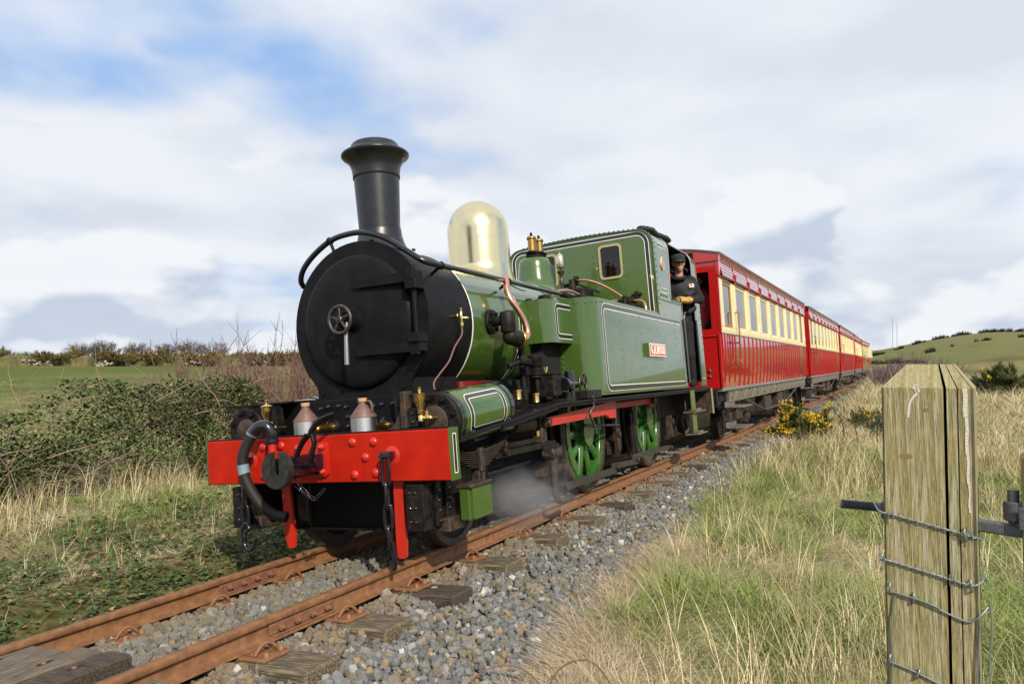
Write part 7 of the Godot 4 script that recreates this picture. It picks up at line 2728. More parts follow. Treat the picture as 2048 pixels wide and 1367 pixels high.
func build_hedge() -> void:
	# a leafy bramble and ivy bush behind the grassy bank, bare red-brown shoots to its right, grey tangle to its left
	var H := thing("ivy_bush", "dense dark green leafy bush with tangled pale stems beside the track", "bush")
	var b := mb()
	b.col = Color(1, 1, 1)
	var ht := func(z: float) -> float: return 1.15 * smoothstep(0.6, -1.5, z) * lerpf(1.0, 0.55, smoothstep(-3.4, -4.8, z)) * smoothstep(-10.5, -6.5, z) + 0.22 * nz2.get_noise_2d(z * 0.8, 20.0)
	for i in 800:
		var z := 1.8 - 10.0 * rng.randf()
		var h: float = ht.call(z)
		if h < 0.2: continue
		var x := -5.05 + rng.randf_range(-0.6, 0.75)
		var y := ground_y(x, z) + rng.randf_range(-0.05, h * 0.85)
		twig(b, V(x, y, z), V(rng.randf_range(-0.5, 0.9), rng.randf_range(-0.1, 1.0), rng.randf_range(-1, 1)), rng.randf_range(0.35, 1.0), rng.randf_range(0.0035, 0.008), 0.10, 5)
	var sm := mottled(lin(0.40, 0.31, 0.23), lin(0.17, 0.115, 0.085), 0.05, 3.0, 0.9, 0.0, 0.0, null, 71)
	stuff_part(obj("stems", b, sm, H))
	var lf := leaf_mesh(310, false)
	var xf := []; var cs := []
	while xf.size() < 19000:
		var z := 1.4 - 10.0 * rng.randf()
		var h: float = ht.call(z)
		if h < 0.22: continue
		var a := rng.randf()
		var y := pow(a, 0.75) * h
		var wid := 0.75 * sqrt(maxf(1.0 - pow(y / h, 2.5), 0.0)) + 0.15
		var x := -5.1 + wid * (1.0 - pow(rng.randf(), 2.2) * 1.3)
		var cl := nz.get_noise_3d(x * 1.6, y * 1.6, z * 1.6)
		if cl < -0.16: continue
		if z > -0.2 and rng.randf() < 0.8: continue
		if z < -4.4 and rng.randf() < 0.6: continue
		var s := rng.randf_range(0.028, 0.060)
		var bs := Basis.from_euler(V(rng.randf_range(-1.2, 0.4), rng.randf() * TAU, rng.randf_range(-0.5, 0.5))) * Basis.from_scale(Vector3.ONE * s)
		xf.append(Transform3D(bs, V(x, ground_y(x, z) + y + rng.randf_range(-0.03, 0.06), z)))
		var c := Color(0.015, 0.032, 0.007).lerp(Color(0.080, 0.115, 0.028), pow(rng.randf(), 1.5))
		if rng.randf() < 0.07: c = Color(0.24, 0.22, 0.08)
		cs.append(c)
	var lm := leafy(Color(0.3, 0.5, 0.15), 0.42, 0.10)
	lm.metallic_specular = 0.25
	stuff_part(scatter("foliage", lf, lm, xf, cs, H))
	# bare shoots
	var S := thing("bare_shrub", "tall leafless shrub of thin red-brown shoots beyond the leafy bush", "shrub")
	b = mb()
	var tips := mb()
	for i in 520:
		var z := -2.9 - 5.6 * rng.randf()
		var x := -5.5 + rng.randf_range(-0.7, 0.6)
		var h := rng.randf_range(0.55, 1.3) * (0.55 + 0.55 * smoothstep(-2.6, -4.6, z))
		if rng.randf() < 0.16: h *= 1.45
		var p := V(x, ground_y(x, z) + rng.randf_range(0.2, 0.65), z)
		var pts := twig(b, p, V(rng.randf_range(-0.22, 0.22), 1.0, rng.randf_range(-0.22, 0.22)), h, rng.randf_range(0.006, 0.010), -0.02, 6, 5)
		for q in 6:
			var at: Vector3 = pts[2 + rng.randi() % 4]
			twig(tips, at, V(rng.randf_range(-0.7, 0.7), 0.8, rng.randf_range(-0.7, 0.7)), rng.randf_range(0.12, 0.36), 0.0042, 0.0, 3, 4)
	var rm := mottled(lin(0.21, 0.115, 0.095), lin(0.12, 0.070, 0.062), 0.05, 3.0, 0.85, 0.0, 0.0, null, 72)
	stuff_part(obj("shoots", b, rm, S))
	stuff_part(obj("twigs", tips, rm, S))
	# grey tangle at the left
	var T := thing("bramble_tangle", "grey tangle of bare brambles at the left of the leafy bush", "brambles")
	b = mb()
	for i in 420:
		var z := 2.6 - 4.2 * rng.randf()
		var x := -4.7 + rng.randf_range(-1.1, 0.7)
		twig(b, V(x, ground_y(x, z) + rng.randf_range(0.0, 0.4), z), V(rng.randf_range(-1, 1), rng.randf_range(0.1, 1.1), rng.randf_range(-1, 1)), rng.randf_range(0.4, 1.0), rng.randf_range(0.0035, 0.0075), 0.12, 6)
	for q in [[-5.0, 0.5, 1.45], [-5.3, -0.6, 1.75], [-5.0, -1.3, 1.2], [-4.8, 1.3, 1.15]]:
		twig(b, V(q[0], ground_y(q[0], q[1]), q[1]), V(rng.randf_range(-0.15, 0.15), 1, -0.15), q[2], 0.0055, 0.0, 9, 5)
	stuff_part(obj("canes", b, mottled(lin(0.26, 0.20, 0.165), lin(0.13, 0.09, 0.075), 0.05, 3.0, 0.9, 0.0, 0.0, null, 73), T))

func gorse(called: String, label: String, at: Vector3, wide: float, tall: float, n: int, bloom: float, cat := "bush", grp := "", brown := 0.12) -> Node3D:
	var G := thing(called, label, cat, Transform3D(Basis(), at), grp)
	var sp := mb()
	for i in 26:
		var a := rng.randf() * TAU
		twig(sp, V(rng.randf_range(-0.2, 0.2) * wide, 0, rng.randf_range(-0.2, 0.2) * wide), V(cos(a) * rng.randf() * 0.8, 1, sin(a) * rng.randf() * 0.8), tall * rng.randf_range(0.6, 0.95), 0.012 * tall, 0.0, 5, 5)
	stuff_part(obj("branches", sp, M.brown_grime, G))
	# sprays of needles
	var needle := tuft(400, 26, 0.5, 1.0, 0.12, 0.25, 0.020)
	var fl := mb()
	for i in 6:
		var a := TAU * i / 6
		fl.flat(V(0, 0, 0), V(cos(a) * 0.5, 0.55, sin(a) * 0.5), V(cos(a + 0.9) * 0.5, 0.45, sin(a + 0.9) * 0.5), V(0, -1, 0))
		fl.flat(V(0, 0, 0), V(cos(a) * 0.3, 0.9, sin(a) * 0.3), V(cos(a + 0.9) * 0.3, 0.8, sin(a + 0.9) * 0.3), V(0, -1, 0))
	var flm := fl.mesh()
	var x1 := []; var c1 := []; var x2 := []; var c2 := []
	var ls := clampf(wide * 0.075, 0.07, 0.4)
	for i in n:
		var a := rng.randf() * TAU
		var u := pow(rng.randf(), 0.45)
		var v := asin(rng.randf() * 0.98)
		var p := V(cos(a) * cos(v) * wide * 0.5 * u, sin(v) * tall * u, sin(a) * cos(v) * wide * 0.5 * u)
		p *= 0.78 + 0.75 * nz.get_noise_3d(p.x * 2.0 / wide + at.x, p.y * 2.0 / wide, p.z * 2.0 / wide + at.z)
		var outw := (p + V(0, 0.3 * tall, 0)).normalized()
		var bs := Basis(Quaternion(Vector3.UP, (outw + V(rng.randf_range(-0.5, 0.5), rng.randf_range(-0.2, 0.5), rng.randf_range(-0.5, 0.5))).normalized()))
		var s := ls * rng.randf_range(0.7, 1.4)
		x1.append(Transform3D(bs * Basis(Vector3.UP, rng.randf() * TAU) * Basis.from_scale(Vector3.ONE * s * 1.7), p))
		c1.append(Color(0.030, 0.055, 0.016).lerp(Color(0.095, 0.115, 0.035), rng.randf()).lerp(Color(0.20, 0.14, 0.06), 0.75 if rng.randf() < brown else 0.0))
		if u > 0.62 and p.y > tall * 0.12 and rng.randf() < bloom * clampf(0.35 + 2.6 * nz.get_noise_3d(p.x * 3.0 / wide, p.y * 3.0 / wide + 5.0, p.z * 3.0 / wide), 0.05, 1.6):
			for q in 5:
				x2.append(Transform3D(Basis(Vector3.UP, rng.randf() * TAU) * Basis(Vector3.RIGHT, rng.randf_range(-0.8, 0.8)) * Basis.from_scale(Vector3.ONE * s * rng.randf_range(0.24, 0.44) * (0.55 if brown > 0.5 else 1.0)), p + bs.y * s * rng.randf_range(0.6, 1.5) + V(rng.randf_range(-0.4, 0.4), rng.randf_range(-0.4, 0.4), rng.randf_range(-0.4, 0.4)) * s))
				c2.append(Color(0.72, 0.50, 0.02).lerp(Color(0.80, 0.66, 0.06), rng.randf()))
	stuff_part(scatter("needles", needle, leafy(Color(0.3, 0.4, 0.1), 0.6, 0.1), x1, c1, G))
	if x2.size(): stuff_part(scatter("blossom", flm, leafy(Color(0.9, 0.7, 0.1), 0.5, 0.4), x2, c2, G))
	return G

func on_ground(x: float, z: float, sink := 0.0) -> Vector3:
	return V(x, ground_y(x, z) - sink, z)

func build_gorse_all() -> void:
	gorse("gorse_bush", "gorse bush in bright yellow bloom at the ballast edge beside the first carriage", on_ground(1.55, -12.6, 0.1), 1.35, 0.92, 1400, 1.3)
	gorse("gorse_bush", "low sprawling gorse in front of the yellow gorse by the rail", on_ground(1.02, -11.9, 0.06), 1.1, 0.45, 620, 0.5)
	gorse("gorse_bush", "small yellow gorse standing just left of the timber gatepost", on_ground(3.05, -14.5, 0.1), 0.9, 0.7, 420, 0.5)
	gorse("gorse_bush", "small gorse sprig with yellow tip right of the blooming gorse", on_ground(2.55, -15.5, 0.1), 0.7, 0.8, 260, 0.6)
	gorse("gorse_bush", "large gorse with a few yellow flowers in the field right of the gatepost", on_ground(8.4, -41.0, 0.2), 4.0, 1.75, 900, 0.035)
	gorse("gorse_bush", "dark gorse at the right edge of the picture, rightmost in the field", on_ground(11.2, -39.0, 0.2), 3.2, 1.5, 700, 0.02)
	gorse("gorse_bush", "brownish gorse between the larger gorse and the right edge", on_ground(9.9, -38.0, 0.2), 2.4, 1.3, 420, 0.01)
	gorse("gorse_bush", "tiny round gorse alone on the tan field beyond the gatepost", on_ground(7.0, -52.0, 0.1), 1.3, 0.8, 160, 0.1)

func build_stalks() -> void:
	# tall dead stalks near the camera and dark spikes by the far verge
	var sb := mb()
	for i in 150:
		var D := rng.randf_range(2.4, 5.5)
		var az := deg_to_rad(rng.randf_range(-9.0, 1.0))
		var x := 3.2 + D * sin(az)
		var z := 3.55 - D * cos(az)
		if x < 2.0: continue
		twig(sb, on_ground(x, z), V(rng.randf_range(-0.3, 0.3), 1, rng.randf_range(-0.3, 0.3)), rng.randf_range(0.3, 0.8), rng.randf_range(0.0014, 0.003), 0.02, 5, 4)
	var o := obj("dead_stalks", sb, mottled(lin(0.50, 0.40, 0.27), lin(0.30, 0.22, 0.15), 0.05, 4.0, 0.9, 0.0, 0.0, null, 74))
	tag(o, "tall thin dead stalks in the grass left of the gatepost", "stalks", "", "stuff")
	var bm := mottled(lin(0.12, 0.055, 0.04), lin(0.20, 0.12, 0.08), 0.05, 4.0, 0.8, 0.0, 0.0, null, 75)
	var arcs := [[V(2.18, 0, 1.05), V(2.30, 0.20, 1.02), V(2.55, 0.22, 0.85), V(2.80, 0.06, 0.75), V(2.95, -0.02, 0.7), "arching brown bramble cane in the grass at the bottom edge"],
		[V(1.78, 0, 0.55), V(1.84, 0.16, 0.5), V(1.98, 0.20, 0.45), V(2.10, 0.05, 0.4), V(2.12, 0.0, 0.4), "reddish bramble cane arching over the ballast edge near the bottom"],
		[V(1.42, 0.02, 0.72), V(1.52, 0.13, 0.62), V(1.66, 0.15, 0.55), V(1.78, 0.06, 0.5), V(1.86, 0.0, 0.46), "thin bramble cane lying on the stones at the ballast edge"]]
	for a in arcs:
		var b := mb()
		var pts := []
		for i in 5: pts.append(V(a[i].x, ground_y(maxf(a[i].x, 1.7), a[i].z) + a[i].y + 0.02, a[i].z))
		b.tube(smooth_pts(pts, 6), 0.0042, 6)
		tag(obj("bramble_cane", b, bm), a[5], "bramble cane")
	var spike := mb()
	for i in 14:
		var z := -12.0 - rng.randf() * 4.0
		var x := 2.2 + rng.randf() * 1.6
		var g := on_ground(x, z)
		var pts := twig(spike, g, V(rng.randf_range(-0.2, 0.2), 1, rng.randf_range(-0.2, 0.2)), rng.randf_range(0.6, 1.0), 0.012, 0.0, 6, 5)
		for q in 40:
			var p: Vector3 = pts[1 + rng.randi() % 5].lerp(pts[2 + rng.randi() % 4], rng.randf())
			twig(spike, p, V(rng.randf_range(-1, 1), 0.7, rng.randf_range(-1, 1)), 0.10, 0.005, 0.0, 2, 4)
	tag(obj("gorse_spikes", spike, mat(lin(0.04, 0.055, 0.022), 0.8)), "dark green gorse shoots standing in the dry grass by the carriages", "shoots", "", "stuff")

func build_posts() -> void:
	# the gatepost close to the camera: local x to its right, z towards the viewer
	var tf := Transform3D(Basis(Vector3.UP, -0.045 - 0.075), V(3.262, 0.0, 1.975 - 0.075))
	var P := thing("gatepost", "weathered square timber gatepost with split face and wires stapled round it", "gatepost", tf)
	var wood := mat(Color.WHITE, 0.88)
	wood.albedo_texture = noise_tex(0.016, lin(0.175, 0.14, 0.058), lin(0.47, 0.405, 0.23), 0.30, FastNoiseLite.TYPE_SIMPLEX_SMOOTH, 1024, false, 81, lin(0.33, 0.275, 0.13))
	wood.uv1_triplanar = true
	wood.uv1_scale = V(21.0, 0.42, 21.0)
	wood.normal_enabled = true
	wood.normal_texture = noise_tex(0.02, Color.BLACK, Color.WHITE, 14.0, FastNoiseLite.TYPE_SIMPLEX_SMOOTH, 1024, true, 82)
	wood.normal_scale = 1.0
	wood.detail_enabled = true
	wood.detail_blend_mode = BaseMaterial3D.BLEND_MODE_MIX
	wood.detail_albedo = noise_tex(0.01, Color(0.40, 0.38, 0.16, 0.55), Color(0.66, 0.66, 0.60, 0.5), 0.30, FastNoiseLite.TYPE_SIMPLEX_SMOOTH, 512, false, 83)
	wood.detail_uv_layer = BaseMaterial3D.DETAIL_UV_1
	var hw := 0.0765
	var knot := mottled(lin(0.13, 0.10, 0.045), lin(0.27, 0.21, 0.10), 0.05, 20.0, 0.9, 0.0, 0.0, null, 87)
	# plan outline (x, -z) with two splits in the front face
	var plan := [Vector2(-hw + 0.004, -hw), Vector2(0.028, -hw), Vector2(0.0295, -hw + 0.045), Vector2(0.0335, -hw), Vector2(0.050, -hw), Vector2(0.0508, -hw + 0.03), Vector2(0.0522, -hw), Vector2(hw - 0.005, -hw), Vector2(hw, -hw + 0.005), Vector2(hw, hw), Vector2(-hw, hw), Vector2(-hw, -hw + 0.004)]
	var b := mb()
	var ptf := Transform3D(Basis(V(1, 0, 0), V(0, 0, 1), V(0, -1, 0)), Vector3.ZERO)   # (x, y, h) -> world (x, -h.., y)
	var k := plan.size()
	var lv := []
	for i in 8: lv.append([lerpf(-0.6, 1.207, i / 7.0), 1.0, V(0, 0, 0)])
	lv.append([1.252, 0.52, V(0.004, 0, 0)])
	for i in lv.size() - 1:
		var A: Array = lv[i]; var B: Array = lv[i + 1]
		for j in k:
			var p: Vector2 = plan[j]; var q: Vector2 = plan[(j + 1) % k]
			var dd := (q - p).normalized()
			var nn := V(-dd.y, 0, dd.x)
			if nn.dot(V((p.x + q.x), 0, -(p.y + q.y))) < 0.0 and absf(p.x + q.x) + absf(p.y + q.y) > 0.12 and absf(dd.x * dd.y) < 0.02: nn = -nn
			if i == lv.size() - 2: nn = (nn + V(0, 0.85, 0)).normalized()
			b.quad(V(p.x * A[1], A[0], -p.y * A[1]) + A[2], V(q.x * A[1], A[0], -q.y * A[1]) + A[2], V(q.x * B[1], B[0], -q.y * B[1]) + B[2], V(p.x * B[1], B[0], -p.y * B[1]) + B[2], nn)
	var ix := Geometry2D.triangulate_polygon(PackedVector2Array(plan))
	for i in range(0, ix.size(), 3):
		var t := []
		for q in 3: t.append(V(plan[ix[i + q]].x * 0.52 + 0.004, 1.252, -plan[ix[i + q]].y * 0.52))
		b.tri(t[0], t[1], t[2], Vector3.UP, Vector3.UP, Vector3.UP)
	obj("timber", b, wood, P)
	for q in [[0.012 - 0.048, 1.075, 0.013, 0.006], [0.045, 0.93, 0.010, 0.006], [-0.03, 0.62, 0.016, 0.009], [0.0, 1.165, 0.006, 0.004]]:
		var kb := mb()
		kb.lathe([Vector2(0, 0.0012), Vector2(0.45, 0.0014), Vector2(0.8, 0.0008), Vector2(1.0, -0.0006)], Transform3D(Basis(V(q[2], 0, 0), V(0, 0, 1), V(0, q[3], 0)), V(q[0], q[1], hw)), 16)
		obj("knot", kb, knot, P)
	# bird lime
	var lime := mottled(lin(0.72, 0.71, 0.67), lin(0.42, 0.38, 0.28), 0.04, 14.0, 0.9, 0.0, 0.0, null, 86)
	var F := func(px: float, py: float) -> Vector3: return V((px - 1862.0) * 1.40 / 1455.0, 1.2423 - (py - 738.0) * 1.40 / 1455.0, hw + 0.0012)
	b = mb()
	b.ribbon(smooth_pts([F.call(1844, 772), F.call(1846, 785), F.call(1836, 800), F.call(1832, 815), F.call(1830, 835)]), V(0, 0, 1), 0.0042, false)
	b.ribbon([F.call(1840, 772), F.call(1846, 776), F.call(1848, 784)], V(0, 0, 1), 0.009, false)
	obj("bird_lime", b, lime, P)
	b = mb()
	for q in [[1927.5, 775, 830, 0.0075], [1929, 829, 902, 0.0055], [1930, 901, 958, 0.0045], [1931, 957, 1012, 0.003]]:
		var a: Vector3 = F.call(q[0], q[1]); var c: Vector3 = F.call(q[0] + 0.5, q[2])
		b.ribbon([a, a.lerp(c, 0.35) + V(0.001, 0, 0), a.lerp(c, 0.7) - V(0.0006, 0, 0), c], V(0, 0, 1), q[3], false)
	obj("white_streak", b, lime, P)
	# wires
	var wire := mottled(lin(0.30, 0.36, 0.36), lin(0.19, 0.23, 0.24), 0.05, 12.0, 0.45, 0.6, 0.0, null, 84)
	var barbed := func(pts: Array, barbs: Array, staples: Array) -> void:
		var q := smooth_pts(pts, 10)
		var w := mb()
		for s in 2:
			var st := []
			for i in q.size():
				var a := i * 1.15 + s * PI
				st.append(q[i] + V(0, sin(a), cos(a)) * 0.0016)
			w.tube(st, 0.0012, 6)
		for t in barbs:
			var c: Vector3 = q[int(t * (q.size() - 1))]
			for i in 3:
				var ring := []
				for j in 9: ring.append(c + V((i - 1) * 0.0026, sin(TAU * j / 8) * 0.0036, cos(TAU * j / 8) * 0.0036))
				w.tube(ring, 0.0010, 5, false)
			w.tube([c + V(-0.004, -0.010, 0.004), c + V(-0.004, 0.011, 0.003)], [0.0004, 0.0012], 5)
			w.tube([c + V(0.004, 0.009, 0.006), c + V(0.004, -0.010, 0.004)], [0.0004, 0.0012], 5)
		var o := obj("barbed_wire", w, wire, P)
		for t in staples:
			var c: Vector3 = q[int(t * (q.size() - 1))]
			var sb := mb()
			sb.tube([c + V(-0.002, 0.010, -0.006), c + V(-0.001, 0.009, 0.003), c + V(0.001, -0.009, 0.003), c + V(0.002, -0.011, -0.006)], 0.0019, 6)
			obj("staple", sb, wire, o)
	var e := V(0, 0, 0.003)
	barbed.call([F.call(1766, 1012) + V(-0.004, 0, -0.02), F.call(1776, 1026) + e, F.call(1800, 1030) + e, F.call(1850, 1040) + e, F.call(1905, 1051) + e, F.call(1936, 1057) + e, F.call(1952, 1064) + V(0, 0, -0.02)], [0.33, 0.80], [0.76])
	barbed.call([F.call(1771, 1104) + V(0, 0, -0.02), F.call(1778, 1119) + e, F.call(1810, 1126) + e, F.call(1860, 1136) + e, F.call(1900, 1144) + e, F.call(1934, 1149) + e, F.call(1952, 1138) + V(0, 0, -0.015), F.call(1957, 1122) + V(0, 0, -0.03)], [0.17, 0.58, 0.86], [0.70])
	var mw := func(called: String, pts: Array, r: float) -> void:
		var w := mb()
		w.tube(smooth_pts(pts, 6), r, 7)
		obj(called, w, wire, P)
	mw.call("mesh_wire", [F.call(1788, 1184) + e, F.call(1830, 1189) + e, F.call(1875, 1203) + e, F.call(1915, 1217) + e, F.call(1930, 1217) + e, F.call(1944, 1204) + V(0, 0, 0.004), F.call(1955, 1188) + V(0.002, 0, -0.008)], 0.0017)
	mw.call("mesh_wire", [F.call(1790, 1182) + e, F.call(1820, 1187) + e * 1.8, F.call(1850, 1192) + e * 1.8, F.call(1878, 1201) + e * 1.8], 0.0014)
	mw.call("mesh_wire", [F.call(1786, 1322) + e, F.call(1830, 1332) + e, F.call(1880, 1348) + e, F.call(1920, 1360) + e, F.call(1938, 1354) + e, F.call(1953, 1335) + V(0.002, 0, -0.008)], 0.0017)
	mw.call("mesh_wire", [F.call(1802, 1189) + e, F.call(1796, 1225) + e, F.call(1793, 1265) + e, F.call(1796, 1325) + e], 0.0014)
	mw.call("mesh_wire", [F.call(1795, 1325) + e, F.call(1792, 1380) + e], 0.0014)
	mw.call("mesh_wire", [F.call(1945, 1207) + V(0, 0, 0.004), F.call(1941, 1260) + V(0, 0, 0.004), F.call(1936, 1345) + e, F.call(1938, 1400) + e], 0.0016)
	mw.call("mesh_wire", [F.call(1957, 1184) + V(0.003, 0, -0.01), F.call(1959, 1230) + V(0.003, 0, -0.01), F.call(1954, 1290) + V(0.003, 0, -0.01), F.call(1954, 1340) + V(0.003, 0, -0.01), F.call(1957, 1400) + V(0.003, 0, -0.01)], 0.0016)
	for q in [[1792, 1176, 1], [1834, 1189, 0], [1790, 1318, 1], [1841, 1336, 2]]:
		var c: Vector3 = F.call(q[0], q[1])
		b = mb()
		b.tube([c + V(0.0, 0.009, -0.006), c + V(0.0005, 0.008, 0.006), c + V(-0.0005 - 0.004 * (q[2] / 2), -0.008, 0.006), c + V(-0.006 * (q[2] / 2), -0.010, -0.006)], 0.0021, 6)
		obj("staple", b, wire, P)
	# hinge bolt right through the post
	var iron := mottled(lin(0.085, 0.095, 0.115), lin(0.13, 0.14, 0.16), 0.03, 8.0, 0.5, 0.5, 0.1, null, 85)
	b = mb()
	var y0 := 1.2423 - (1032.0 - 738.0) * 1.40 / 1455.0
	var pr := [Vector2(0, 0), Vector2(0.0085, 0), Vector2(0.0095, 0.001)]
	for i in 26:
		pr.append(Vector2(0.0098, 0.002 + i * 0.0026)); pr.append(Vector2(0.0083, 0.0033 + i * 0.0026))
	pr.append(Vector2(0.0095, 0.072)); pr.append(Vector2(0.0095, 0.12)); pr.append(Vector2(0, 0.12))
	b.lathe(pr, Transform3D(Basis(V(0, 0, 1), V(1, 0, 0), V(0, 1, 0)), V(-hw - 0.090, y0, 0.0)), 14)
	var hb := obj("hinge_bolt", b, iron, P)
	b = mb()
	b.box(V(-hw - 0.007, y0 - 0.003, 0), V(0.013, 0.034, 0.034), 0.003)
	obj("bolt_nut", b, iron, hb)
	b = mb()
	b.box(V(hw + 0.033, y0 - 0.016, 0.006), V(0.086, 0.022, 0.022), 0.003, Basis(Vector3.BACK, -0.06))
	obj("hinge_bar", b, iron, P)
	b = mb()
	b.cyl(V(hw + 0.057, y0 - 0.005, 0.006), V(hw + 0.057, y0 + 0.058, 0.006), 0.0095, 14, -1.0, 0.002)
	obj("hinge_pin", b, iron, P)
	# the gate hung on it, of which only the stile's edge shows
	var G := thing("gate_stile", "timber gate stile with steel hinge strap at the right edge of the picture", "gate", tf)
	b = mb()
	b.span(V(hw + 0.070, -0.35, -0.04), V(hw + 0.20, 1.085, 0.03), 0.006)
	b.cyl(V(hw + 0.131, 1.08, -0.04), V(hw + 0.131, 1.08, 0.03), 0.048, 18)
	obj("stile", b, wood, G)
	b = mb()
	b.cyl(V(hw + 0.057, y0 + 0.0, 0.006), V(hw + 0.057, y0 + 0.036, 0.006), 0.0165, 18, -1.0, 0.002)
	b.span(V(hw + 0.064, y0 - 0.012, 0.030), V(hw + 0.21, y0 + 0.030, 0.036), 0.002)
	b.span(V(hw + 0.061, y0 + 0.005, 0.015), V(hw + 0.091, y0 + 0.036, 0.021), 0.002)
	obj("hinge_strap", b, iron, G)
	b = mb()
	b.dome(V(hw + 0.091, y0 - 0.002, 0.036), V(0, 0, 1), 0.006, 0.006, 10)
	obj("strap_bolt", b, mat(lin(0.35, 0.03, 0.02), 0.5), G)

func at_az(azd: float, D: float) -> Vector2:
	return Vector2(3.2 + D * sin(deg_to_rad(azd)), 3.55 - D * cos(deg_to_rad(azd)))

func bare_tree(label: String, x: float, z: float, tall: float, wide: float, grp: String) -> void:
	var T := thing("bare_tree", label, "tree", Transform3D(Basis(), on_ground(x, z, 0.3)), grp)
	var b := mb()
	b.tube([V(0, 0, 0), V(0.1, tall * 0.25, 0), V(0, tall * 0.5, 0.1)], [0.28, 0.22, 0.14], 7)
	obj("trunk", b, M.brown_grime, T)
	b = mb()
	for i in 60:
		var a := rng.randf() * TAU
		var e := V(cos(a) * wide * 0.5 * sqrt(rng.randf()), 0, sin(a) * wide * 0.5 * sqrt(rng.randf()))
		var top := tall * (0.6 + 0.4 * sqrt(maxf(1.0 - pow(e.length() / (wide * 0.5), 2.0), 0.0)))
		var s := V(0, tall * rng.randf_range(0.2, 0.5), 0)
		var pts := [s, s.lerp(V(e.x, top, e.z), 0.5) + V(0, -tall * 0.06, 0), V(e.x, top * rng.randf_range(0.85, 1.0), e.z)]
		b.tube(pts, [0.09, 0.05, 0.02], 4, false)
		for q in 11:
			var p: Vector3 = pts[1].lerp(pts[2], rng.randf())
			twig(b, p, V(rng.randf_range(-1, 1), rng.randf_range(0.0, 1.0), rng.randf_range(-1, 1)), tall * rng.randf_range(0.10, 0.2), 0.032, 0.0, 3, 4)
	stuff_part(obj("crown", b, mat(lin(0.085, 0.07, 0.062), 0.95), T))

func hedgerow(label: String, pts: Array, tall: float, gap: float, col: Color) -> void:
	var T := thing("hedgerow", label, "hedgerow", Transform3D(), "hedgerows on the distant hill")
	var lumps := []
	var cs := []
	for i in pts.size() - 1:
		var a: Vector2 = pts[i]; var c: Vector2 = pts[i + 1]
		var n := int(a.distance_to(c) / (tall * 0.42))
		for k in n:
			var p := a.lerp(c, (k + rng.randf()) / n) + Vector2(rng.randf_range(-1, 1), rng.randf_range(-1, 1)) * tall * 0.4
			if nz.get_noise_2d(p.x * 0.05, p.y * 0.05 + 7.0) < gap: continue
			var s := tall * rng.randf_range(0.5, 1.1)
			lumps.append(Transform3D(Basis(Vector3.UP, rng.randf() * TAU) * Basis.from_scale(V(s * 0.9, s, s * 0.9)), V(p.x, ground_y(p.x, p.y) - 0.1 * s, p.y)))
			cs.append(col * rng.randf_range(0.7, 1.3))
	stuff_part(scatter("bushes", tuft(410, 40, 0.4, 1.0, 0.35, 0.5, 0.06), leafy(Color(0.3, 0.4, 0.1), 0.9, 0.05), lumps, cs, T))

